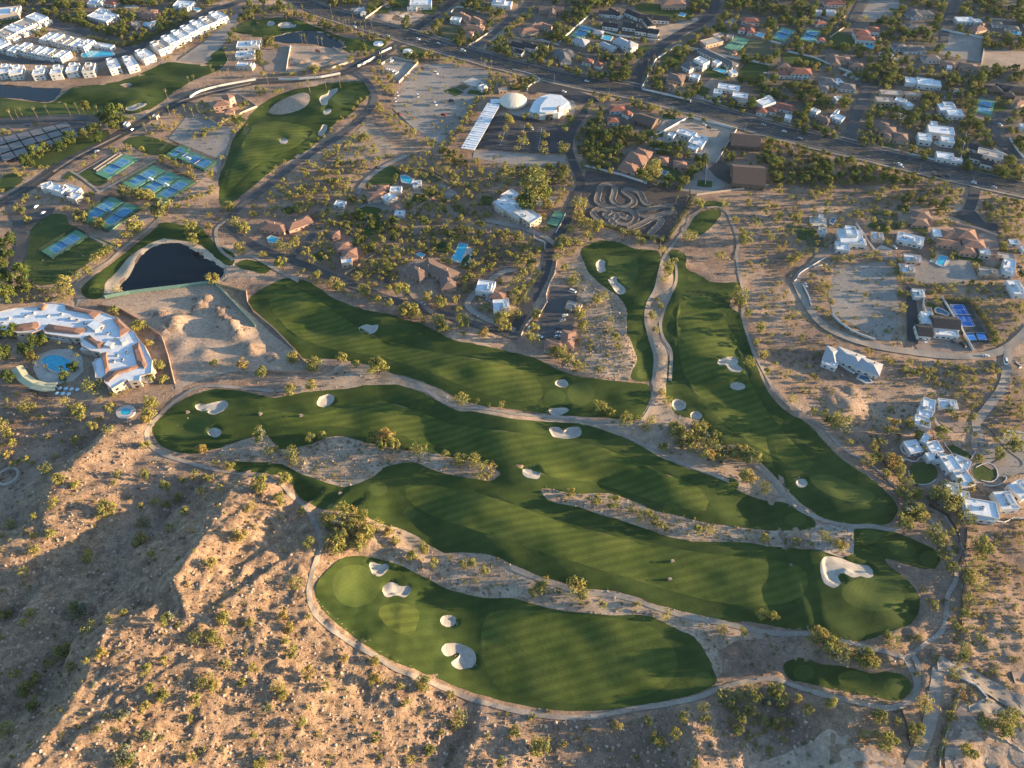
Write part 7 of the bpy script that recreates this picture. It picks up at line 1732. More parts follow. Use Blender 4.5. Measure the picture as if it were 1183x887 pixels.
person(775.5, 641, 'person standing on the fairway just behind the golf cart', 'blue', 'dark grey', .5)
person(217, 483, 'person in a pale shirt on the grass under the kidney bunker', 'white', 'beige', 2)
for (px, py), lab in (((411, 686), 'lowest left green'), ((1012, 690), 'lower right oval green'), ((206, 492), 'left end green of the long fairway'), ((985, 572), 'green of the right fairway'), ((715, 310), 'green of the triangular hole'), ((641, 459), 'smaller round green of the middle fairway'), ((672, 455), 'larger round green of the middle fairway')):
    x, y, z = GT(px, py); root = empty('flagstick', (x, y, z + .15)); tag(root, 'flagstick on the ' + lab, 'flagstick')
    mb = MB(); mb.bar((0, 0, 0), (0, 0, 2.3), .025); mb.build('pole', [M['foam']], root)
    mb = MB(); mb.add([(.02, -.01, 1.85), (.02, -.01, 2.28), (.55, -.01, 2.07), (.02, .01, 1.85), (.02, .01, 2.28), (.55, .01, 2.07)], [(0, 2, 1), (3, 4, 5), (0, 1, 4, 3), (1, 2, 5, 4), (2, 0, 3, 5)]); mb.build('flag', [M['hay']], root)

# round water tank on the hill, planters at the junction
x, y, z = GT(10, 551); root = empty('water_tank', (x, y, z)); tag(root, 'round concrete tank rim on the hillside at the left edge', 'tank')
n = 28; mb = MB()
for r0, r1, za, zb in ((7.2, 7.2, -3, 1.6), (7.2, 5.6, 1.6, 1.6), (5.6, 5.6, 1.6, -1.2)):
    V = [(r0 * math.cos(i * 6.2832 / n), r0 * math.sin(i * 6.2832 / n), za) for i in range(n)] + [(r1 * math.cos(i * 6.2832 / n), r1 * math.sin(i * 6.2832 / n), zb) for i in range(n)]
    mb.add(V, [(i, (i + 1) % n, n + (i + 1) % n, n + i) for i in range(n)])
mb.build('tank_wall', [M['plate']], root)
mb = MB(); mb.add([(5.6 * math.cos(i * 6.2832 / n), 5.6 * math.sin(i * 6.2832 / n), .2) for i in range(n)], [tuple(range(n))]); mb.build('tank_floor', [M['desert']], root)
for k, (px, py) in enumerate([(437, 51), (471, 60)]):
    x, y, z = GT(px, py); root = empty('round_planter', (x, y, z + .3)); tag(root, ['round pale planter left of the boulevard mouth', 'round pale fountain right of the boulevard mouth'][k], 'planter')
    for r0, h0, h1, nm in ((6, -.6, .8, 'basin'), (2.2, .8, 1.6, 'centre_bowl')):
        mb = MB(); mb.bar((0, 0, h0), (0, 0, h1), r0, r0 * .96, 24); mb.build(nm, [M['foam']], root)
# rock outcrop pads: grandstands of umbrellas at the resort terrace
for k in range(7):
    px, py = RP([(400 + 40 * (k % 4) - 20 * (k // 4) + 10, 640 + 22 * (k // 4) + 3 * k)])[0]
    x, y, z = GT(px, py, 2); root = empty('patio_umbrella', (x, y, z)); tag(root, 'pale patio umbrella on the terrace beside the curved yellow canopy', 'umbrella', 'patio umbrellas of the resort terrace')
    mb = MB(); mb.bar((0, 0, 0), (0, 0, 2.3), .05); mb.build('pole', [M['frame']], root)
    mb = MB(); mb.add([(1.6 * math.cos(i * .785), 1.6 * math.sin(i * .785), 2.1) for i in range(8)] + [(0, 0, 2.7), (0, 0, 2.15)], [(i, (i + 1) % 8, 8) for i in range(8)] + [((i + 1) % 8, i, 9) for i in range(8)]); mb.build('umbrella_canopy', [M['bluecanvas']], root)
# street light poles along the main road
for k, (px, py) in enumerate([(640, 96), (703, 112), (776, 133), (860, 152), (914, 175), (1060, 200), (1120, 215), (560, 78)]):
    x, y, z = GT(px, py); root = empty('street_lamp', (x, y, z + .4), .3); tag(root, 'tall street lamp on the verge of the main road, %s from the left' % ORD[[1, 2, 3, 4, 5, 6, 7, 0][k]], 'street lamp', 'street lamps of the main road')
    mb = MB(); mb.bar((0, 0, 0), (0, 0, 9), .12, .08); mb.bar((0, 0, 9), (0, 2.6, 9.5), .06); mb.build('pole', [M['metal']], root)
    mb = MB(); mb.box(-.2, .2, 2.3, 3.1, 9.42, 9.6); mb.build('lamp_head', [M['frame']], root)
# ------------------------------------------------------------------ vegetation
def mk_crown(kind, seed):
    rng = random.Random(seed * 77 + 3)
    if kind == 'desert_tree' and seed % 3 == 2: V, F = clump_arrays(26, 15, 1.15, 1.5, .19, rng, .2, .6)
    elif kind == 'desert_tree' and seed % 3 == 1: V, F = clump_arrays(11, 60, .85, 1.6, .19, rng, .3, .9)
    elif kind == 'desert_tree': V, F = clump_arrays(17, 44, 1.0, 1.35, .20, rng, .22, .7)
    elif kind == 'broadleaf_tree': V, F = clump_arrays(18, 46, .95, 1.8, .21, rng, .2, .8)
    elif kind == 'desert_shrub': V, F = clump_arrays(9, 24, 1.0, .95, .27, rng, .1, .75)
    elif kind == 'tall_tree': V, F = clump_arrays(30, 34, .9, 3.0, .17, rng, .2, .9)
    return V, F


def mk_trunk(kind, seed):
    """tapered leaning trunk that forks into limbs"""
    rng = random.Random(seed * 13 + 1); mb = MB()
    H = {'desert_tree': .75, 'broadleaf_tree': 1.0, 'tall_tree': 2.0}[kind]
    nt_ = 3 if kind == 'desert_tree' else 1
    for k in range(nt_):
        a = rng.random() * 6.283; s = .16 if nt_ > 1 else .04
        top = (s * math.cos(a) * 1.6, s * math.sin(a) * 1.6, H * .5)
        mb.bar((s * .3 * math.cos(a), s * .3 * math.sin(a), -.15), top, .055 if nt_ > 1 else .075, .035, 6)
        for j in range(3):
            b = a + rng.uniform(-1.2, 1.2) + (j * 2.1 if nt_ == 1 else 0)
            mb.bar(top, (top[0] + .45 * math.cos(b), top[1] + .45 * math.sin(b), H * rng.uniform(.85, 1.15)), .03, .012, 5)
    return mb


def mk_palm(seed):
    rng = random.Random(seed * 5 + 2); V = []; F = []
    for k in range(22):
        a = k * 2.4 + rng.uniform(-.2, .2); el = rng.uniform(-.5, 1.1); L = rng.uniform(1.5, 2.1)
        p = Vector((0, 0, 0)); pts = [p.copy()]; e = el
        for s in range(4):
            p = p + Vector((math.cos(a) * math.cos(e), math.sin(a) * math.cos(e), math.sin(e))) * L / 4; pts.append(p.copy()); e -= .38
        w = [.12, .34, .38, .26, .04]; sd = Vector((-math.sin(a), math.cos(a), 0))
        for s in range(4):
            for sg in (-1, 1):
                b = len(V); dr = Vector((0, 0, -.12))
                V += [pts[s], pts[s + 1], pts[s + 1] + sd * w[s + 1] * sg + dr, pts[s] + sd * w[s] * sg + dr]; F.append((b, b + 1, b + 2, b + 3))
    return np.array([tuple(v) for v in V], np.float32), np.array(F, np.int32)


LEAF = {'desert_tree': 'desertleaf', 'broadleaf_tree': 'broadleaf', 'desert_shrub': 'shrubleaf', 'tall_tree': 'desertleaf', 'palm_tree': 'palmleaf'}
NP = {'desert_tree': 8, 'broadleaf_tree': 7, 'desert_shrub': 8, 'tall_tree': 3}
CR, ME = {}, {}
for kd, n in NP.items():
    CR[kd] = [mk_crown(kd, i) for i in range(n)]
    ME[kd] = [(mesh('crown' if kd != 'desert_shrub' else 'desert_shrub', V, F, M[LEAF[kd]]), mk_trunk(kd, i).me('trunk', [M['trunk']]) if kd != 'desert_shrub' else None) for i, (V, F) in enumerate(CR[kd])]
CR['palm_tree'] = [mk_palm(i) for i in range(5)]
ME['palm_tree'] = [mesh('crown', V, F, M['palmleaf']) for V, F in CR['palm_tree']]
mb = MB(); mb.bar((0, 0, -.1), (0.02, 0, .5), .026, .02, 7); mb.bar((0.02, 0, .5), (0, 0, 1.0), .02, .017, 7)
PTRUNK = mb.me('trunk', [M['palmtrunk']])

TREES = []   # (kind, x, y, z, R, H)
PTS = {}     # spacing grid


def near(x, y, r):
    i, j = int(x // 8), int(y // 8)
    for a in (-1, 0, 1):
        for b in (-1, 0, 1):
            for (u, v, q) in PTS.get((i + a, j + b), ()):
                if (u - x) ** 2 + (v - y) ** 2 < (r + q) ** 2 * .42: return True
    return False


def put(kind, x, y, R, force=False, H=None):
    if not force:
        if near(x, y, R): return False
        for zz in (R * .7, R * 1.4):
            if R > 1.2 and look(ROADM, *PXY(x, y, zz)) > .35: return False
    PTS.setdefault((int(x // 8), int(y // 8)), []).append((x, y, R))
    TREES.append((kind, x, y, 0.0, R, H)); return True


def at(tile, items, kind=None, scale=1.0):
    for it in items:
        a, b, r = it[:3]
        px, py = T(tile, [(a, b)])[0]
        R = max(r / 4 / pxm(px, py) * scale, .6)
        k = kind or ('desert_tree' if R > 2.3 else 'desert_shrub')
        x, y, z = GT(px, py, R * (.55 if k != 'palm_tree' else 3))
        put(k, x, y, R * (1.02 if tile in 'IMN' else 1.22), True)


at('J', [(130, 440, 28), (110, 535, 32), (415, 600, 38), (485, 615, 32), (490, 690, 45), (350, 740, 40), (395, 715, 35), (560, 660, 28), (470, 750, 32), (345, 640, 30), (380, 670, 30), (545, 250, 28), (600, 250, 35), (640, 285, 32), (590, 290, 35), (750, 310, 30), (875, 325, 18), (940, 350, 28), (995, 360, 30), (1060, 405, 38), (20, 245, 35), (65, 315, 28), (155, 325, 30), (250, 255, 28), (310, 240, 20), (180, 358, 16), (165, 30, 26), (255, 10, 22), (950, 75, 28), (1018, 78, 12), (1075, 95, 10), (1135, 100, 18), (645, 720, 20), (615, 690, 22), (780, 770, 30), (720, 800, 25), (820, 830, 25), (960, 830, 20), (1000, 830, 20), (1055, 860, 20), (20, 470, 35), (205, 590, 18), (245, 740, 30), (430, 660, 34), (375, 755, 26), (520, 700, 24), (320, 620, 22), (460, 640, 20), (400, 760, 24)])
at('K', [(400, 110, 32), (450, 135, 22), (525, 170, 30), (580, 165, 18), (630, 170, 22), (615, 210, 18), (750, 220, 35), (800, 250, 40), (855, 210, 35), (840, 270, 40), (900, 290, 45), (900, 340, 35), (960, 330, 30), (860, 240, 30), (1050, 310, 30), (1100, 345, 42), (1030, 330, 30), (990, 320, 30), (700, 290, 22), (1085, 440, 35), (1170, 475, 25), (465, 555, 32), (270, 505, 22), (380, 545, 30), (625, 605, 25), (660, 640, 22), (600, 605, 22), (700, 660, 22), (545, 585, 18), (850, 680, 25), (905, 675, 22), (1160, 715, 22), (690, 40, 18), (715, 80, 18), (745, 195, 22), (930, 250, 26), (880, 195, 22), (770, 280, 24)])
at('L', [(112, 75, 20), (265, 155, 30), (330, 185, 40), (295, 170, 30), (210, 130, 20), (565, 205, 38), (570, 108, 14), (650, 180, 25), (515, 270, 22), (485, 300, 22), (375, 272, 18), (460, 355, 28), (505, 345, 25), (580, 360, 35), (540, 420, 22), (605, 410, 30), (630, 460, 30), (625, 510, 32), (680, 510, 28), (650, 590, 42), (700, 610, 30), (690, 580, 30), (620, 640, 35), (650, 660, 20), (790, 520, 40), (840, 540, 48), (800, 560, 30), (910, 620, 35), (935, 480, 22), (780, 240, 35), (690, 240, 25), (770, 700, 40), (790, 740, 40), (850, 680, 18), (815, 800, 30), (845, 850, 30), (985, 750, 40), (990, 800, 22), (960, 830, 28), (925, 870, 20), (265, 710, 22), (335, 745, 28), (125, 735, 22), (200, 730, 14), (1110, 265, 40), (1140, 290, 35), (1060, 330, 30), (965, 350, 25), (940, 160, 20), (840, 120, 20)])
at('M', [(30, 180, 32), (110, 220, 20), (140, 170, 22), (10, 70, 10), (15, 288, 18), (425, 260, 22), (450, 237, 20), (395, 275, 16), (520, 208, 20), (580, 175, 20), (780, 210, 38), (820, 230, 18), (335, 430, 26), (470, 365, 30), (415, 408, 20), (75, 455, 28), (160, 485, 36), (115, 530, 35), (170, 600, 38), (40, 725, 40), (80, 840, 15), (215, 405, 20), (235, 400, 20), (300, 350, 40), (365, 160, 40), (680, 440, 32), (700, 525, 28), (750, 555, 32), (675, 610, 30), (570, 640, 28), (765, 395, 24), (690, 755, 32), (585, 840, 45), (440, 715, 20), (905, 290, 28), (985, 280, 35), (1025, 305, 22), (1040, 200, 35), (1160, 215, 22), (1130, 355, 18), (1040, 410, 30), (1120, 495, 20), (945, 490, 35), (985, 515, 30), (905, 580, 35), (880, 660, 20), (1100, 505, 18), (1165, 425, 22), (885, 840, 28), (930, 800, 18), (865, 40, 16), (1175, 740, 22)])
at('I', [(130, 115, 35), (185, 152, 20), (295, 80, 22), (380, 140, 45), (340, 110, 25), (435, 200, 30), (505, 215, 25), (355, 262, 24), (515, 110, 30), (685, 150, 38), (695, 90, 35), (675, 285, 28), (45, 335, 28), (65, 370, 22), (125, 355, 22), (55, 275, 24), (20, 190, 28), (40, 230, 25), (215, 390, 28), (275, 440, 28), (345, 465, 25), (550, 420, 22), (525, 455, 16), (675, 425, 30), (500, 575, 40), (460, 605, 18), (255, 550, 28), (225, 570, 15), (160, 615, 20), (50, 655, 30), (10, 695, 15), (160, 770, 25), (110, 865, 25), (235, 690, 25), (160, 700, 18), (268, 337, 14), (770, 475, 32), (840, 440, 18), (825, 525, 25), (720, 545, 22), (770, 560, 25), (855, 590, 22), (930, 490, 20), (1015, 483, 22), (905, 425, 25), (950, 435, 20), (985, 440, 18), (930, 305, 28), (1060, 378, 26), (1000, 370, 20), (650, 565, 18), (660, 640, 30), (650, 725, 40), (785, 670, 25), (415, 805, 35), (710, 790, 25), (1165, 570, 28), (1110, 700, 35), (975, 830, 30), (1175, 660, 15), (430, 18, 40)])
at('N', [(185, 38, 34), (155, 245, 26), (125, 190, 26), (130, 300, 22), (170, 355, 38), (55, 620, 32), (210, 680, 30), (245, 455, 35), (325, 515, 25), (100, 510, 30), (130, 555, 28), (550, 480, 32), (580, 485, 16), (405, 385, 22), (665, 515, 20), (695, 590, 22), (770, 500, 38), (550, 395, 25), (945, 655, 40), (915, 700, 20), (555, 750, 28), (800, 805, 28), (715, 855, 25), (765, 630, 16), (855, 725, 20), (685, 805, 12), (900, 550, 22), (110, 835, 25), (240, 605, 15), (20, 870, 30), (1130, 865, 28), (330, 860, 15), (1070, 745, 18), (410, 530, 12), (570, 830, 16), (980, 870, 12), (240, 195, 20), (5, 430, 15), (280, 730, 18)])
at('O', [(90, 85, 24), (135, 60, 30), (150, 25, 18), (300, 70, 42), (320, 90, 25), (215, 70, 15), (415, 145, 20), (575, 135, 18), (720, 180, 22), (960, 255, 24), (1065, 265, 22), (985, 555, 38), (1080, 550, 35), (1120, 560, 35), (1160, 580, 30), (1090, 620, 30), (1050, 660, 30), (1045, 715, 25), (1150, 670, 25), (480, 695, 26), (655, 755, 28), (690, 770, 25), (750, 730, 28), (790, 650, 22), (130, 800, 42), (625, 670, 22), (885, 615, 22), (90, 655, 18), (10, 720, 25), (840, 870, 20), (235, 775, 18), (345, 710, 16), (350, 795, 16), (570, 840, 15), (740, 830, 12), (310, 745, 12), (1150, 185, 22), (1130, 775, 15)])
at('P', [(20, 195, 24), (235, 265, 30), (215, 290, 28), (265, 300, 30), (300, 330, 40), (330, 360, 42), (290, 350, 30), (400, 370, 32), (440, 385, 40), (480, 400, 28), (570, 305, 32), (545, 290, 20), (45, 550, 42), (25, 545, 25), (130, 570, 22), (180, 620, 26), (285, 595, 28), (520, 655, 32), (595, 675, 20), (710, 600, 34), (545, 770, 45), (510, 740, 25), (680, 710, 38), (680, 760, 25), (445, 740, 22), (55, 690, 30), (15, 685, 25), (905, 170, 22), (930, 110, 24), (910, 255, 18), (970, 290, 20), (910, 335, 22), (890, 370, 26), (950, 30, 35), (920, 20, 25), (855, 205, 16), (750, 120, 18), (770, 140, 20), (815, 115, 16), (720, 65, 14), (700, 290, 16), (665, 290, 16), (690, 455, 15), (855, 455, 22), (1000, 190, 14), (960, 180, 14), (1075, 680, 40), (1080, 720, 35), (1010, 690, 30), (985, 660, 25), (920, 810, 30), (940, 830, 25), (845, 650, 20), (780, 380, 18), (900, 550, 18), (1130, 660, 30)])
at('G', [(160, 80, 30), (300, 60, 30), (345, 160, 30), (395, 172, 28), (345, 205, 20), (300, 110, 25), (260, 175, 22), (590, 228, 20), (520, 190, 18), (570, 190, 14), (655, 220, 14), (690, 220, 14), (860, 65, 25), (975, 60, 18), (810, 205, 28), (1030, 130, 16), (1075, 215, 30), (1060, 185, 15), (1130, 150, 15), (960, 300, 22), (690, 270, 16), (750, 320, 16), (715, 350, 25), (715, 380, 25), (700, 410, 16), (665, 495, 12), (680, 527, 14), (645, 570, 18), (660, 640, 18), (470, 685, 24), (485, 715, 14), (460, 635, 14), (455, 590, 14), (415, 485, 22), (390, 500, 22), (280, 420, 24), (240, 350, 16), (290, 385, 16), (205, 305, 18), (225, 245, 35), (300, 235, 20), (120, 270, 16), (45, 220, 16), (15, 570, 24), (110, 570, 22), (100, 625, 22), (310, 580, 30), (330, 620, 25), (215, 750, 34), (180, 745, 22), (250, 780, 30), (295, 800, 22), (325, 810, 20), (400, 825, 16), (80, 675, 22), (105, 680, 20), (305, 685, 12), (350, 700, 12), (1050, 480, 34), (1045, 510, 30), (1085, 565, 22), (1145, 635, 26), (1125, 695, 18), (1095, 790, 22), (1155, 765, 22), (1170, 840, 20), (50, 385, 22), (20, 415, 20), (20, 460, 20), (45, 450, 18), (60, 500, 16)], None, 1.0)
at('F', [(120, 345, 28), (285, 388, 20), (360, 430, 28), (385, 450, 26), (500, 460, 26), (560, 500, 20), (615, 520, 22), (690, 550, 32), (730, 555, 28), (860, 620, 26), (865, 635, 24), (955, 600, 28), (1055, 655, 24), (395, 775, 26), (460, 800, 18), (565, 820, 42), (275, 800, 36), (170, 770, 26), (35, 295, 20), (255, 320, 22), (230, 285, 22), (125, 265, 28), (180, 240, 18), (545, 345, 24), (470, 395, 20), (680, 470, 36), (830, 590, 28), (790, 490, 26), (860, 520, 26), (1130, 600, 34), (1150, 630, 30), (1160, 560, 26), (30, 840, 26)], 'desert_tree')
at('E', [(885, 175, 32), (895, 235, 30), (970, 175, 20), (985, 405, 26), (1085, 140, 22), (1130, 185, 34), (1110, 260, 26), (1060, 75, 24), (760, 90, 42), (730, 100, 30), (625, 165, 34), (590, 200, 24), (545, 245, 18), (500, 275, 20), (470, 290, 20), (440, 320, 20), (410, 360, 20), (360, 390, 20), (370, 130, 26), (395, 125, 22), (440, 150, 26), (470, 155, 26), (570, 10, 26), (610, 10, 26), (650, 20, 26), (690, 20, 26), (300, 430, 36), (270, 450, 26), (335, 475, 22), (545, 455, 18), (530, 555, 22), (645, 625, 30), (690, 700, 18), (730, 805, 26), (760, 870, 20), (700, 870, 22), (1120, 800, 24), (990, 790, 18), (100, 90, 26), (130, 130, 16)], 'desert_tree')
at('E', [(110, 395, 40), (20, 415, 36), (125, 450, 34), (35, 490, 40), (60, 660, 36), (25, 755, 36), (130, 740, 30), (170, 700, 26), (205, 695, 26), (150, 770, 22), (340, 820, 28), (300, 860, 22), (45, 865, 28), (110, 720, 22)], 'broadleaf_tree')
at('G', [(100, 45, 62)], 'tall_tree'); at('G', [(65, 75, 40), (140, 30, 36)], 'broadleaf_tree')
at('C', [(640, 850, 46)], 'tall_tree', .8); at('C', [(715, 855, 26), (585, 815, 24)], 'broadleaf_tree')
at('E', [(50, 205, 18), (55, 238, 18), (45, 285, 20), (20, 335, 20), (5, 290, 18), (5, 230, 18)], 'broadleaf_tree')
ROADM = np.zeros((MH, MW), np.float32)
for p, w, mt in ROADS[:16]:
    C, N, t = ribbon_pts(p, 1.5)
    for i in range(len(C)):
        for s in np.linspace(-.5, .5, 9):
            q = C[i] + N[i] * w * s; px, py = PXY(*q); a, b = int(py) + PADM, int(px) + PADM
            if 1 <= a < MH - 1 and 1 <= b < MW - 1: ROADM[a - 1:a + 1, b - 1:b + 1] = 1
at('C', [(75, 590, 16), (50, 625, 14), (45, 660, 22), (20, 690, 14), (150, 630, 16), (146, 665, 14), (142, 705, 18), (240, 690, 24), (242, 610, 14), (170, 545, 14), (110, 545, 14), (60, 545, 16)], 'desert_tree')
at('B', [(1165, 560, 22), (1150, 600, 14), (1130, 640, 14)], 'desert_tree')
at('A', [(400, 500, 20), (330, 655, 26), (280, 690, 22), (170, 720, 28), (215, 700, 22), (120, 755, 22), (480, 560, 24), (540, 550, 34), (530, 590, 22), (440, 605, 22), (390, 630, 20), (460, 645, 20)], 'broadleaf_tree')
# palms: (tile, x of crown, y of crown, height m)
PALMS = [('E', [(268, 692), (325, 715), (352, 750), (280, 810), (207, 803), (157, 785), (160, 690)], 8),
    ('A', [(65, 510), (35, 510), (205, 490), (300, 480), (345, 478), (380, 500), (420, 540), (440, 490), (465, 520), (500, 490), (560, 485), (640, 485), (690, 540), (730, 520), (770, 490), (845, 485), (880, 500), (905, 480), (865, 355), (890, 350), (940, 405), (1030, 330), (1010, 330), (1040, 240), (1130, 355), (660, 570), (760, 415), (490, 575), (85, 500), (150, 500), (740, 560), (1050, 320), (970, 300), (985, 320)], 11),
    ('B', [(220, 160), (230, 175), (280, 170), (300, 175), (205, 160), (130, 40), (160, 30), (210, 25), (400, 100), (410, 90), (425, 85), (340, 20), (480, 100), (490, 120), (520, 140), (235, 370), (270, 350), (340, 330), (380, 350), (315, 365), (1100, 730), (1112, 720), (440, 235), (640, 210), (575, 240), (1040, 270), (1060, 275), (1085, 280), (1155, 335), (500, 90), (350, 75), (260, 75), (215, 70), (240, 385), (45, 350), (380, 85), (455, 100), (530, 90), (440, 40)], 12),
    ('C', [(630, 275), (625, 335), (655, 260), (370, 215), (430, 290), (460, 285), (480, 270), (560, 260), (620, 370), (690, 400), (760, 400), (640, 320), (660, 300), (350, 230), (400, 250), (440, 270), (520, 240), (545, 225)], 10),
    ('G', [(760, 22), (740, 75), (630, 65), (515, 180), (570, 185), (655, 222), (690, 215), (810, 15)], 8),
    ('L', [(760, 160), (715, 170), (735, 180), (850, 120), (920, 210), (960, 230), (1015, 310), (930, 195), (825, 450), (800, 460), (890, 440), (725, 290), (850, 205), (545, 265)], 9),
    ('D', [(490, 480), (520, 490), (580, 490), (620, 540), (540, 520), (680, 520), (660, 690), (700, 690), (640, 660), (560, 640), (480, 500), (620, 560), (760, 500), (500, 600), (450, 520), (700, 560), (680, 560), (520, 640), (420, 600), (800, 545), (845, 550)], 9)]
for tile, l, H in PALMS:
    for a, b in l:
        px, py = T(tile, [(a, b)])[0]
        hh = H * random.uniform(.75, 1.2)
        x, y, z = GT(px, py, hh); put('palm_tree', x, y, 2.3 * random.uniform(.85, 1.15), True, hh)

# where nothing may be sown
KEEP = raster(list(FAIRS.values()) + [POND_S, LAKE_S, TOP_S] + [p for p, _, _ in PARKING])
def stamp(C, N, hw):
    for i in range(0, len(C)):
        for s in (-1, -.5, 0, .5, 1):
            q = C[i] + N[i] * hw * s; px, py = PXY(q[0], q[1])
            a, b = int(py) + PADM, int(px) + PADM
            if 1 <= a < MH - 1 and 1 <= b < MW - 1: KEEP[a, b] = 1; KEEP[a, b - 1] = 1; KEEP[a, b + 1] = 1
for p, w, mt in ROADS: C, N, t = ribbon_pts(p, 1.5); stamp(C, N, w / 2 + 1)
for p, w in PATHS: C, N, t = ribbon_pts(p, 1.0); stamp(C, N, w / 2 + .6)
bpy.context.view_layer.update()
for o in list(SC.objects):
    if o.parent is not None and o.type == 'MESH' and o.name.split('.')[0] in ('wall', 'surround', 'water', 'coping', 'body', 'roof') and len(o.data.vertices) < 4000:
        mw = o.matrix_world; vs = [mw @ v.co for v in o.data.vertices]
        xs = [v.x for v in vs]; ys = [v.y for v in vs]
        if max(xs) - min(xs) > 120: continue
        # footprint samples
        zt = max(v.z for v in vs)
        from mathutils.geometry import convex_hull_2d
        if o.name.split('.')[0] == 'wall' and len(vs) > 20:
            chunks = [vs[i:i + 16] for i in range(0, len(vs), 16)]
        else: chunks = [vs]
        for ch_ in chunks:
            idx = convex_hull_2d([(v.x, v.y) for v in ch_])
            if len(idx) < 3: continue
            hp = [(ch_[i].x, ch_[i].y) for i in idx]
            cxh = sum(a for a, b in hp) / len(hp); cyh = sum(b for a, b in hp) / len(hp)
            hp = [(cxh + (a - cxh) * 1.12, cyh + (b - cyh) * 1.12) for a, b in hp]
            zz = max(v.z for v in ch_)
            for z in (0, min(zz, 6)):
                m_ = [PXY(a, b, z) for a, b in hp]
                KEEP = np.maximum(KEEP, raster([m_])) if False else KEEP
                xs2 = [a for a, b in m_]; ys2 = [b for a, b in m_]
                a0, a1 = max(int(min(xs2)) + PADM - 1, 0), min(int(max(xs2)) + PADM + 2, MW); b0, b1 = max(int(min(ys2)) + PADM - 1, 0), min(int(max(ys2)) + PADM + 2, MH)
                if a1 <= a0 or b1 <= b0: continue
                GX, GY = np.meshgrid(np.arange(a0, a1) - PADM + .5, np.arange(b0, b1) - PADM + .5)
                KEEP[b0:b1, a0:a1] = np.maximum(KEEP[b0:b1, a0:a1], inside(GX, GY, m_))
KEEPB = KEEP > .5
LOTM = raster([p for _, p in LOTS] + [p for p, _ in LAWNS]) > .5


def free(px, py, soft=True):
    a, b = int(py) + PADM, int(px) + PADM
    if not (0 <= a < MH and 0 <= b < MW): return False
    return not (KEEPB[a, b] or (soft and LOTM[a, b]))


def sow(kind, poly, n, r0, r1, soft=True, clump=0.0, tries=6, pw=1.5):
    xs = [p[0] for p in poly]; ys = [p[1] for p in poly]; made = 0; pm_ = raster([poly])
    for _ in range(n * tries):
        if made >= n: break
        px = random.uniform(min(xs), max(xs)); py = random.uniform(min(ys), max(ys))
        if pm_[min(max(int(py) + PADM, 0), MH - 1), min(max(int(px) + PADM, 0), MW - 1)] < .5 or not free(px, py, soft): continue
        x, y = G(px, py)
        if clump and vnoise(np.array([x]), np.array([y]), 28, 31)[0] + .5 < clump * random.random() * 1.2: continue
        R = r0 + (r1 - r0) * random.random() ** pw
        # keep the crown off roads and roofs too
        k = pxm(px, py)
        if soft and not (free(px, py - R * k * .9, False) and free(px, py - R * k * 1.5, False)): continue
        if not free(px - R * k * .6, py, False) or not free(px + R * k * .6, py, False): continue
        if put(kind, x, y, R): made += 1


def row(kind, pts, n, r0, r1, jit=2.0, soft=False):
    C, N, t = ribbon_pts(pts, 1.0)
    for i in range(n):
        k = random.randrange(len(C)); q = C[k] + N[k] * random.uniform(-jit, jit)
        px, py = PXY(*q)
        if free(px, py, soft): put(kind, q[0], q[1], random.uniform(r0, r1))


BX = lambda a, b, c, d: [(a, b), (c, b), (c, d), (a, d)]
# gardens and yard walls of the far houses
yr = random.Random(11); yd = 0
for o in [o for o in SC.objects if o.parent is None and o.get('category') == 'house']:
    hx, hy = o.location.x, o.location.y
    if hy < 470: continue
    a = yr.choice((.28, -.25, .3)) - .5; ca, sa = math.cos(a), math.sin(a)
    done_ = 0
    for at_ in range(14):
        if done_ >= 3: break
        kk = done_ % 2
        ox, oy = yr.uniform(-30, 30), yr.uniform(-24, 20); w_, d_ = yr.uniform(5, 12), yr.uniform(4, 9)
        Q = [(hx + (ox + u * w_) * ca - (oy + v * d_) * sa, hy + (ox + u * w_) * sa + (oy + v * d_) * ca) for u, v in ((-1, -1), (1, -.8), (1, 1), (-.9, 1))]
        if any(look(ROADM, *PXY(*q)) > .1 or not free(*PXY(*q), False) for q in Q): continue
        yd += 1; done_ += 1
        struct(sheet('lawn' if kk == 0 else 'patio', Q, yr.choice(('lawn', 'lawn', 'dullgrass')) if kk == 0 else yr.choice(('paver', 'graylot', 'deck')), .30 + .003 * (yd % 40), 4, (), True), 'garden ground beside a far house', 'lawn' if kk == 0 else 'patio')
    for at_ in range(6):
        w_, d_ = yr.uniform(17, 30), yr.uniform(15, 26)
        Q = [(hx + u * w_ * ca - v * d_ * sa, hy + u * w_ * sa + v * d_ * ca) for u, v in ((-1, -1), (1, -1), (1, 1), (-1, 1))][yr.randint(0, 1):]
        if any(look(ROADM, *PXY(Q[i][0] + (Q[i + 1][0] - Q[i][0]) * t, Q[i][1] + (Q[i + 1][1] - Q[i][1]) * t)) > .1 or not free(*PXY(Q[i][0] + (Q[i + 1][0] - Q[i][0]) * t, Q[i][1] + (Q[i + 1][1] - Q[i][1]) * t), False) for i in range(len(Q) - 1) for t in (0, .25, .5, .75, 1)): continue
        lab = 'low yard wall around the ' + o['label']
        fence_line('yard_wall', Q, 1.9, ' '.join(lab.split()[:15]), yr.choice(('cream', 'white', 'tan')), 'wall', posts=False, thick=.35)
        break
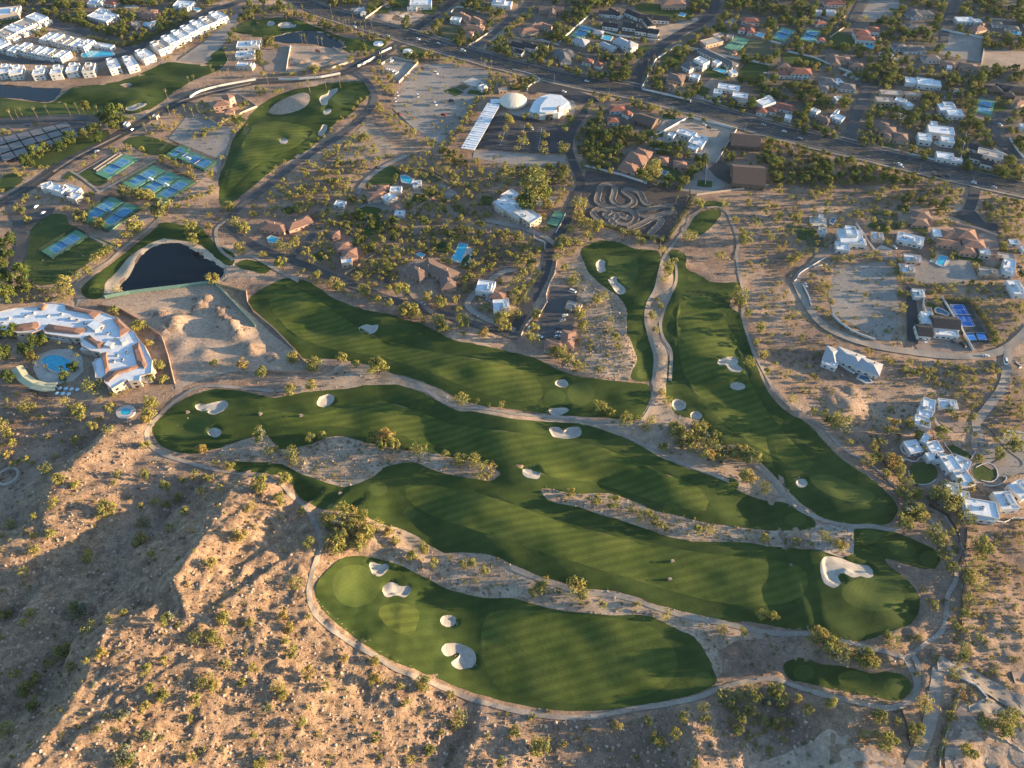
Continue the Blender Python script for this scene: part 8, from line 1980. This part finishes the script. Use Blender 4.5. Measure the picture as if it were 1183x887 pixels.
# tree rows
row('desert_tree', T('B', [(560, 490), (620, 560), (700, 620), (830, 680)]), 60, 2.2, 3.8, 6); row('desert_tree', T('B', [(860, 700), (950, 590), (1030, 480), (1090, 390), (1130, 350)]), 60, 2.0, 3.4, 5)
row('broadleaf_tree', T('B', [(870, 700), (940, 760), (960, 790)]), 16, 2.4, 3.6, 6); row('desert_tree', T('B', [(60, 830), (200, 740), (330, 640), (450, 540), (540, 450)]), 70, 1.6, 2.6, 9); row('desert_tree', T('B', [(380, 660), (440, 600), (500, 570)]), 14, 2, 3, 3)
row('broadleaf_tree', T('C', [(360, 600), (450, 620), (580, 655)]), 26, 3.2, 4.4, 2); row('broadleaf_tree', T('C', [(590, 655), (700, 690), (860, 745)]), 34, 3.2, 4.4, 2); row('broadleaf_tree', T('C', [(360, 650), (350, 720), (380, 760), (440, 770)]), 22, 3.2, 4.6, 4)
row('broadleaf_tree', T('B', [(760, 160), (850, 190), (960, 200), (1000, 180), (1090, 150)]), 30, 2.2, 3.4, 5); row('desert_tree', T('B', [(780, 250), (900, 235), (980, 265), (1090, 300)]), 46, 2.4, 4.2, 6)
row('desert_tree', T('C', [(0, 262), (100, 285), (230, 310), (330, 350)]), 34, 1.8, 3, 4); row('broadleaf_tree', T('C', [(300, 350), (420, 380), (550, 390)]), 26, 3, 4.6, 5); row('desert_tree', T('C', [(350, 480), (470, 450), (600, 490), (700, 510)]), 30, 3, 4.6, 6)
row('desert_tree', T('C', [(650, 210), (690, 185), (640, 270), (600, 330)]), 16, 1.6, 2.4, 2); row('broadleaf_tree', T('D', [(900, 420), (930, 470), (920, 560)]), 14, 3, 4.5, 4); row('broadleaf_tree', T('D', [(800, 420), (860, 430), (930, 460)]), 14, 3, 4.5, 4)
row('desert_tree', T('A', [(100, 760), (180, 720), (280, 680), (340, 650)]), 18, 2.4, 3.8, 5); row('broadleaf_tree', T('A', [(520, 540), (560, 570), (500, 600), (430, 600), (380, 640)]), 20, 2.6, 4.2, 6); row('broadleaf_tree', T('A', [(240, 60), (330, 110), (420, 150), (540, 165), (640, 180)]), 36, 3, 4.6, 5); row('broadleaf_tree', T('A', [(740, 110), (800, 80), (880, 60)]), 14, 3, 5, 5)
row('desert_tree', T('A', [(740, 740), (800, 760), (880, 790), (910, 830)]), 26, 2, 3.2, 3); row('desert_tree', T('A', [(540, 860), (600, 880), (680, 885)]), 16, 2, 3, 3); row('desert_tree', T('A', [(890, 650), (960, 610), (1020, 580), (1100, 540)]), 20, 2, 3.2, 5); row('desert_tree', T('A', [(1050, 120), (980, 150), (900, 200), (800, 245)]), 14, 1.6, 2.4, 3)
row('desert_tree', T('C', [(20, 590), (60, 620), (40, 660), (20, 690)]), 10, 1.6, 2.4, 1.5); row('desert_tree', T('C', [(150, 620), (150, 660), (140, 700)]), 8, 1.5, 2.2, 1); row('desert_tree', T('C', [(0, 790), (100, 800), (200, 800), (270, 830)]), 34, 2, 3.4, 6); row('desert_tree', T('G', [(280, 90), (300, 60), (320, 110), (300, 150)]), 10, 2, 3, 2)
row('desert_tree', [(330, 300), (380, 322), (440, 345), (500, 365), (560, 383)], 40, 1.6, 3.0, 6); row('desert_tree', [(340, 318), (400, 338), (470, 362), (540, 386)], 26, 1.4, 2.4, 3); row('desert_shrub', [(205, 470), (180, 492), (174, 505)], 8, 1, 1.8, 3)
row('desert_tree', T('H', [(960, 520), (1030, 620), (1050, 690)]), 6, 1.4, 2.2, 2); row('desert_tree', T('H', [(560, 290), (620, 380), (640, 450), (650, 560)]), 22, 1.8, 3.2, 6); row('desert_tree', T('H', [(240, 300), (330, 300), (420, 290), (520, 300)]), 26, 2, 3.2, 6); row('desert_tree', T('H', [(200, 400), (260, 460), (250, 560), (200, 540)]), 30, 1.8, 3, 8); row('broadleaf_tree', T('H', [(640, 70), (720, 40), (790, 60), (760, 110)]), 20, 3, 4.8, 8); row('desert_tree', T('H', [(440, 740), (500, 760), (540, 800)]), 14, 2, 3.2, 4)
# sown areas (survey pixels)
sow('broadleaf_tree', BX(600, -6, 1190, 215), 820, 2.6, 6.2, True); sow('desert_tree', BX(600, -6, 1190, 215), 560, 2.0, 4.6, True)
sow('broadleaf_tree', BX(296, -6, 600, 70), 170, 2.6, 5.4); sow('desert_tree', BX(296, -6, 600, 110), 190, 2.0, 4.0)
sow('broadleaf_tree', BX(0, -6, 296, 50), 140, 2.8, 5.6); sow('desert_tree', BX(0, -6, 296, 70), 60, 2, 3.8); sow('desert_tree', BX(0, 118, 296, 250), 110, 1.8, 3.6); sow('broadleaf_tree', [(0, 120), (150, 120), (150, 150), (90, 190), (0, 220)], 40, 2.2, 4)
sow('desert_tree', [(290, 250), (340, 190), (420, 150), (440, 180), (540, 180), (660, 195), (650, 260), (620, 330), (590, 375), (480, 350), (380, 310)], 640, 1.7, 4.0, True, .4); sow('broadleaf_tree', [(380, 210), (450, 200), (560, 250), (580, 330), (540, 350), (400, 300)], 150, 2.4, 4.8)
sow('desert_shrub', [(290, 250), (340, 190), (440, 150), (660, 195), (650, 260), (590, 375), (480, 350), (380, 310)], 260, .7, 1.6, True)
sow('desert_tree', [(451, 125), (470, 90), (500, 72), (568, 80), (550, 115), (508, 165)], 34, 1.2, 2.2, False); sow('desert_shrub', [(451, 125), (470, 90), (500, 72), (568, 80), (550, 115), (508, 165)], 60, .6, 1.2, False)
sow('desert_tree', [(890, 160), (980, 175), (1100, 205), (1183, 225), (1183, 400), (1040, 400), (900, 300), (860, 230)], 300, 1.5, 3.8, True, .5); sow('desert_shrub', [(880, 160), (1183, 225), (1183, 420), (930, 420), (860, 300), (860, 230)], 320, .7, 1.7, True)
sow('desert_tree', BX(950, 300, 1040, 400), 26, 1.2, 2.4, False); sow('desert_shrub', BX(950, 300, 1040, 400), 70, .5, 1.2, False)
sow('desert_tree', [(1010, 410), (1183, 415), (1183, 520), (1120, 500), (1050, 440)], 110, 1.3, 2.8, True, .4); sow('desert_shrub', [(880, 400), (1183, 415), (1183, 887), (1110, 887), (1100, 640), (1000, 540)], 620, .5, 1.5, True)
sow('desert_tree', [(1100, 600), (1183, 610), (1183, 887), (1090, 887)], 46, 1.2, 2.6, True, .3); sow('desert_tree', [(850, 240), (900, 230), (930, 330), (960, 420), (930, 470), (880, 410), (862, 330)], 70, 1.2, 2.6, True, .3)
sow('desert_tree', [(655, 300), (730, 430), (660, 430), (640, 410), (668, 330)], 20, 1.0, 1.8, False); sow('desert_shrub', [(655, 280), (730, 430), (660, 430), (640, 410)], 60, .5, 1.1, False)
for p in STRIPS[:5]: sow('desert_shrub', p, 220, .3, 1.5, False, .6, 9, 2.2)
sow('desert_shrub', [(860, 735), (1040, 760), (1030, 830), (900, 800), (830, 790)], 80, .4, 1.2, False); sow('desert_shrub', [(0, 440), (180, 490), (330, 560), (360, 660), (360, 720), (560, 810), (850, 800), (1000, 887), (0, 887)], 1000, .3, 1.5, False, .75, 9, 2.6)
sow('desert_tree', [(0, 430), (190, 440), (170, 490), (120, 520), (0, 560)], 30, 1.4, 2.6); sow('desert_tree', [(800, 800), (900, 795), (920, 850), (860, 880), (800, 860)], 20, 1.4, 2.6)
sow('desert_tree', BX(1060, 220, 1183, 320), 50, 1.8, 3.4); sow('broadleaf_tree', BX(1040, 210, 1183, 330), 40, 2, 4)
sow('desert_tree', BX(592, 180, 690, 300), 46, 1.4, 2.8); sow('desert_tree', [(0, 330), (60, 340), (100, 345), (20, 352)], 16, 2, 3.4); sow('desert_shrub', BX(190, 130, 300, 290), 90, .6, 1.4, False)

sow('desert_shrub', FAR_ISLE, 30, .5, 1.3, False)
# individuals: the largest in view of each kind; the rest as one mass per kind
LIM = {'desert_tree': 298, 'broadleaf_tree': 290, 'desert_shrub': 295, 'palm_tree': 300, 'tall_tree': 10}
_z = height(np.array([t[1] for t in TREES]), np.array([t[2] for t in TREES]))
TREES = [(t[0], t[1], t[2], float(_z[i]), t[4], t[5]) for i, t in enumerate(TREES)]
inview = []
rest = {k: [] for k in LIM}
for t in TREES:
    kd, x, y, z, R, H = t
    px, py = PXY(x, y, z)
    s = R * FOC / (y * CP + (HC - z) * SP)
    inview.append((s if -5 < px < IW + 5 and -5 < py < IH + 8 else s * .01, px, py, t))
inview.sort(key=lambda q: -q[0])
LANDM = [(lab, *np.mean(p, axis=0)) for lab, p in BUNK]
def short(l): return l
LM = [('the kidney bunker', 247, 470), ('the small round left bunker', 248, 500), ('the rounded top-edge bunker', 376, 463), ('the wide notched bunker', 653, 500), ('the bean bunker by the divider tip', 612, 547), ('the twin round greens', 655, 458), ('the oval bunker above the twin greens', 649, 443), ('the round bunker edging the right fairway', 784, 467), ('the bunker pair', 804, 480), ('the oval bunker of the right fairway', 852, 446), ('the double-lobed bunker', 845, 422), ('the bunker by the lower right green', 926, 558), ('the largest sprawling bunker', 975, 658), ('the heart-shaped bunker', 438, 657), ('the peanut-shaped bunker', 457, 682), ('the small circular bunker', 518, 717), ('the hook-shaped bunker', 530, 758), ('the lone bean bunker', 425, 380), ('the triangular fairway', 715, 315), ('the small striped tee', 815, 257), ('the long irregular bunker', 378, 115), ('the sandy island of the far fairway', 335, 120), ('the dark pond', 200, 305), ('the oval resort pool', 67, 420), ('the leaf-shaped spa pool', 144, 477), ('the resort hotel', 110, 390), ('the single lawn court', 62, 283), ('the two-court tennis pad', 125, 245), ('the three-court tennis pad', 185, 212), ('the topmost tennis pad', 220, 183), ('the tennis clubhouse', 72, 218), ('the resort car park', 45, 165), ('the pinkish gatehouse', 258, 117), ('the townhouse pool', 112, 63), ('the small top pond', 355, 43), ('the spoil site', 365, 68), ('the vacant yard', 505, 115), ('the works yard', 465, 82), ('the long car shelter', 553, 148), ('the domed hall', 593, 115), ('the church', 635, 122), ('the church car park', 610, 160), ('the square brown hall', 748, 138), ('the walled concrete lot', 800, 160), ('the hip-roofed mansion', 735, 185), ('the winding dirt track', 725, 240), ('the upper brown barn', 860, 161), ('the lower brown barn', 865, 203), ('the white-walled estate', 735, 28), ('the pale grey villa', 710, 50), ('the corner villa', 778, 92), ('the grey-roofed estate', 815, 72), ('the red two-storey house', 925, 85), ('the arched mansion', 1003, 40), ('the twin backyard courts', 915, 42), ('the walled dirt lot', 1112, 55), ('the long white low house', 1067, 95), ('the white curved-roof house', 1098, 126), ('the large brown villa', 1030, 150), ('the big white modern house', 1085, 157), ('the dark modern house', 1138, 178), ('the street turning head', 1006, 98), ('the many-gabled grey house', 965, 97), ('the cream terraced villa', 597, 240), ('the vehicle yard', 650, 360), ('the red L-shaped clubhouse', 645, 395), ('the long lap pool', 532, 292), ('the brown courtyard house', 500, 315), ('the white and red courtyard house', 570, 345), ('the rambling pinkish house', 402, 290), ('the long ranch house', 330, 262), ('the orange-roofed house', 445, 225), ('the white sculptural house', 980, 273), ('the grey gravel yard', 1000, 340), ('the rambling red roof', 1110, 280), ('the rectangular deck pool', 1087, 302), ('the vivid blue court', 1110, 365), ('the dark-gabled modern house', 1090, 375), ('the grey hip-roofed house', 982, 418), ('the upper white villa', 1070, 480), ('the main white villa', 1085, 530), ('the left round lawn', 1066, 547), ('the right round lawn', 1137, 545), ('the long guest wing', 1130, 580), ('the tee island', 980, 785), ('the lower right oval green', 1009, 688), ('the lowest left green', 411, 677), ('the construction site', 235, 380), ('the round water tank', 10, 551), ('the lower right path junction', 1047, 762), ('the channel at the bottom right', 1095, 830), ('the narrow sandy divider tip', 577, 546), ('the lower sandy strip', 720, 695), ('the slender sandy strip', 760, 605), ('the bottom edge at the hill foot', 330, 870), ('the lowest fairway tip', 828, 785), ('the shaded ravine of the hill', 140, 660), ('the sunlit hill spur', 270, 640), ('the hill crest', 200, 690), ('the small lower lit ridge', 30, 720), ('the bottom left corner', 60, 850), ('the path bend at the hill', 360, 690), ('the tan slope below the path', 480, 840), ('the bottom centre scrub', 640, 860), ('the scrub ridge', 960, 830), ('the gully under the path', 830, 840), ('the right desert edge', 1160, 700), ('the wooden rail fence', 1050, 840), ('the curved drive', 935, 310), ('the road bend at the right', 1165, 405), ('the main road', 930, 172), ('the roadside desert lot', 990, 200), ('the wash beside the path loop', 880, 280), ('the resort boulevard', 150, 150), ('the junction', 470, 45), ('the tan-gabled top house', 640, 12), ('the orange house in the trees', 690, 70), ('the estate road bend', 655, 260)]
used = {}
KW = {'desert_tree': ('olive desert tree', 'desert tree'), 'broadleaf_tree': ('dense dark green tree', 'tree'), 'desert_shrub': ('olive desert shrub', 'shrub'), 'palm_tree': ('tall slender palm', 'palm tree'), 'tall_tree': ('very tall spreading tree', 'tree')}
GRP = {'desert_tree': 'olive desert trees', 'broadleaf_tree': 'dense green garden trees', 'desert_shrub': 'olive desert shrubs', 'palm_tree': 'tall palms', 'tall_tree': 'tallest trees'}
cnt = {k: 0 for k in LIM}
pend = []
for s, px, py, t in inview:
    kd = t[0]
    if cnt[kd] >= LIM[kd] or s < .9: rest[kd].append(t); continue
    cnt[kd] += 1
    d = [(math.hypot(px - a, (py - b) * 1.3), n, a, b) for n, a, b in LM]
    dist, nm, a, b = min(d)
    dx, dy = px - a, (py - b) * 1.3
    dr = ('right of' if dx > 0 else 'left of') if abs(dx) > abs(dy) else ('below' if dy > 0 else 'above')
    pend.append((kd, nm, dr, dist, t))
seq = {}
for q in sorted(pend, key=lambda q: q[3]):
    kd, nm, dr, dist, t = q
    key = (kd, nm, dr); seq[key] = seq.get(key, 0) + 1
tot = dict(seq); seq = {}
ORD2 = ['nearest', 'second nearest', 'third nearest', 'fourth nearest', 'fifth nearest', 'sixth nearest', 'seventh nearest', 'eighth nearest', 'ninth nearest', 'tenth nearest'] + ['%d%s nearest' % (i, 'th' if 10 < i % 100 < 14 else {1: 'st', 2: 'nd', 3: 'rd'}.get(i % 10, 'th')) for i in range(11, 90)]
for kd, nm, dr, dist, (k_, x, y, z, R, H) in sorted(pend, key=lambda q: q[3]):
    key = (kd, nm, dr); i = seq.get(key, 0); seq[key] = i + 1
    lab = KW[kd][0] + ' ' + dr + ' ' + nm
    if tot[key] > 1: lab = ORD2[i] + ' ' + lab
    rz = random.random() * 6.283
    if kd == 'desert_shrub':
        o = link('desert_shrub', random.choice(ME[kd])[0], None, (x, y, z - .05), rz, (R, R, R * random.uniform(.9, 1.25)))
    elif kd == 'palm_tree':
        o = empty('palm_tree', (x, y, z), rz)
        link('trunk', PTRUNK, o, None, 0, (H * 1.0, H * 1.0, H)).scale = (9, 9, H)
        link('crown', random.choice(ME[kd]), o, (0, 0, H), 0, (R / 2, R / 2, R / 2))
    else:
        c_, tr_ = random.choice(ME[kd]); o = empty(kd, (x, y, z), rz); o.scale = (R, R, R * random.uniform(.92, 1.2))
        link('crown', c_, o); link('trunk', tr_, o)
    tag(o, lab, KW[kd][1], GRP[kd])
for kd, nmr in (('desert_tree', 'distant_desert_trees'), ('broadleaf_tree', 'distant_garden_trees'), ('desert_shrub', 'desert_scrub'), ('palm_tree', 'distant_palms')):
    Vs, Fs, b = [], [], 0
    for (k_, x, y, z, R, H) in rest[kd]:
        V, F = random.choice(CR[kd])
        if kd != 'palm_tree':
            kk = 2 if kd != 'desert_shrub' else 1
            F = F[::kk]; V = V.reshape(-1, 4, 3)[::kk].reshape(-1, 3); F = np.arange(len(V)).reshape(-1, 4)
            if kk == 2:
                c4 = V.reshape(-1, 4, 3); m4 = c4.mean(1, keepdims=True); V = (m4 + (c4 - m4) * 1.35).reshape(-1, 3)
        a = random.random() * 6.283; ca, sa = math.cos(a), math.sin(a)
        Vs.append(np.stack([x + (V[:, 0] * ca - V[:, 1] * sa) * R, y + (V[:, 0] * sa + V[:, 1] * ca) * R, z + V[:, 2] * R * random.uniform(.92, 1.2)], 1)); Fs.append(F + b); b += len(V)
    if Vs:
        o = link(nmr, mesh(nmr, np.concatenate(Vs), np.concatenate(Fs), M[LEAF[kd]])); tag(o, {'desert_tree': 'small olive desert trees scattered among the houses and washes', 'broadleaf_tree': 'smaller dense garden trees between the far houses', 'desert_shrub': 'low olive scrub scattered over the desert', 'palm_tree': 'far palms'}[kd], 'trees' if kd != 'desert_shrub' else 'scrub', kind='stuff')

# low dry scrub and stones over the open desert: nobody could count them
def scatter(n, poly, fn):
    xs = [p[0] for p in poly]; ys = [p[1] for p in poly]
    px = RNG.uniform(min(xs), max(xs), n); py = RNG.uniform(min(ys), max(ys), n)
    k = inside(px, py, poly); px, py = px[k], py[k]
    a = np.clip(py.astype(int) + PADM, 0, MH - 1); b = np.clip(px.astype(int) + PADM, 0, MW - 1)
    k = ~(KEEPB[a, b]); px, py = px[k], py[k]
    W = GTv(np.c_[px, py]); return W
HILL = [(-20, 470), (100, 470), (190, 500), (330, 565), (352, 660), (360, 722), (480, 792), (590, 832), (760, 828), (850, 800), (900, 800), (940, 830), (950, 900), (-20, 900)]
W = np.concatenate([scatter(32000, HILL, 0)] + [scatter(2600, p, 0) for p in STRIPS[:5]] + [ scatter(5000, [(-20, 430), (1200, 430), (1200, 900), (-20, 900)], 0), scatter(3500, BX(0, 130, 1183, 430), 0)])
tmpl = np.array([[0, 0, 1], [1, 0, 0], [.3, .95, 0], [-.8, .6, 0], [-.8, -.6, 0], [.3, -.95, 0]], np.float32)
tf = np.array([[0, 1, 2], [0, 2, 3], [0, 3, 4], [0, 4, 5], [0, 5, 1]])
n = len(W); z = height(W[:, 0], W[:, 1])
s = (.2 + 1.0 * RNG.random(n) ** 5)
V = tmpl[None] * RNG.uniform(.6, 1.4, (n, 6, 3)); a = RNG.random(n) * 6.283
vx = V[:, :, 0] * np.cos(a)[:, None] - V[:, :, 1] * np.sin(a)[:, None]; vy = V[:, :, 0] * np.sin(a)[:, None] + V[:, :, 1] * np.cos(a)[:, None]
V = np.stack([W[:, 0][:, None] + vx * s[:, None], W[:, 1][:, None] + vy * s[:, None], z[:, None] - .12 + (V[:, :, 2] * 1.0) * s[:, None]], 2).reshape(-1, 3)
F = (tf[None] + (np.arange(n) * 6)[:, None, None]).reshape(-1, 3)
tag(link('rocks', mesh('rocks', V, F, M['rock'])), 'countless brown stones strewn over the desert slopes', 'stones', kind='stuff')
W = np.concatenate([scatter(9000, HILL, 0)] + [scatter(1500, p, 0) for p in STRIPS[:5]] + [ scatter(8000, [(-20, 430), (1200, 430), (1200, 900), (-20, 900)], 0), scatter(8000, BX(0, 120, 1183, 430), 0)])
n = len(W); z = height(W[:, 0], W[:, 1]); q = 9
s = (.25 + .5 * RNG.random(n) ** 2)
c = RNG.normal(0, 1, (n, q, 3)) * np.array([.5, .5, .3]) + np.array([0, 0, .5]); c[:, :, 2] = np.abs(c[:, :, 2])
t1 = RNG.normal(0, 1, (n, q, 3)); t1 /= np.linalg.norm(t1, axis=2, keepdims=True); t2 = np.cross(t1, RNG.normal(0, 1, (n, q, 3))); t2 /= np.linalg.norm(t2, axis=2, keepdims=True)
l = RNG.uniform(.25, .5, (n, q, 1))
Q = np.stack([c - t1 * l, c + t2 * l * .6, c + t1 * l, c - t2 * l * .6], 2)
V = Q * s[:, None, None, None] + np.stack([W[:, 0], W[:, 1], z], 1)[:, None, None, :]
V = V.reshape(-1, 3)
tag(link('dry_scrub', mesh('dry_scrub', V, np.arange(len(V)).reshape(-1, 4), M['scrubleaf'])), 'countless tufts of low dry brush on the desert ground', 'scrub', kind='stuff')
# ------------------------------------------------------------------ light, sky, camera
EL, W_SUN, W_SKY = 7.6, 5.0, .13
sun = bpy.data.lights.new('sun', 'SUN'); sun.energy = W_SUN; sun.angle = math.radians(.53); sun.color = (1, .72, .42)
so = link('sun', sun); so.location = (600, 300, 300)
AZ = 1.5   # degrees the sun stands beyond due right
dv = Vector((-math.cos(math.radians(EL)) * math.cos(math.radians(AZ)), -math.cos(math.radians(EL)) * math.sin(math.radians(AZ)), -math.sin(math.radians(EL))))
so.rotation_euler = dv.to_track_quat('-Z', 'Y').to_euler()
w = bpy.data.worlds.new('World'); SC.world = w; w.use_nodes = True
nt = w.node_tree; bg = nt.nodes['Background']
sky = nt.nodes.new('ShaderNodeTexSky'); sky.sky_type = 'NISHITA'; sky.sun_disc = False; sky.ozone_density = 2.5; sky.dust_density = .6
sky.sun_elevation = math.radians(EL); sky.sun_rotation = math.radians(90 - AZ)
nt.links.new(sky.outputs['Color'], bg.inputs['Color']); bg.inputs['Strength'].default_value = W_SKY
cam = bpy.data.cameras.new('camera'); co = link('camera', cam)
cam.sensor_width = 36; cam.lens = 18 / math.tan(math.radians(35)); cam.clip_start = 1; cam.clip_end = 12000
co.location = (0, 0, HC); co.rotation_euler = (math.pi / 2 - PITCH, 0, 0)
SC.camera = co
SC.view_settings.view_transform = 'Standard'; SC.view_settings.look = 'None'; SC.view_settings.gamma = 1; SC.view_settings.use_curve_mapping = False
SC.view_settings.exposure = EXPO

# ------------------------------------------------------------------ air
mh = bpy.data.materials.new('haze'); mh.use_nodes = True
nt = mh.node_tree; nt.nodes.remove(nt.nodes['Principled BSDF']); pv = nt.nodes.new('ShaderNodeVolumePrincipled')
pv.inputs['Color'].default_value = (.62, .78, 1, 1); pv.inputs['Density'].default_value = HAZE; pv.inputs['Anisotropy'].default_value = .2
nt.links.new(pv.outputs['Volume'], nt.nodes['Material Output'].inputs['Volume'])
mb = MB(); mb.box(-3400, 3400, -400, 6300, -14, 424)
tag(mb.build('haze', [mh]), 'thin pale evening haze over the whole valley', 'haze', kind='stuff')
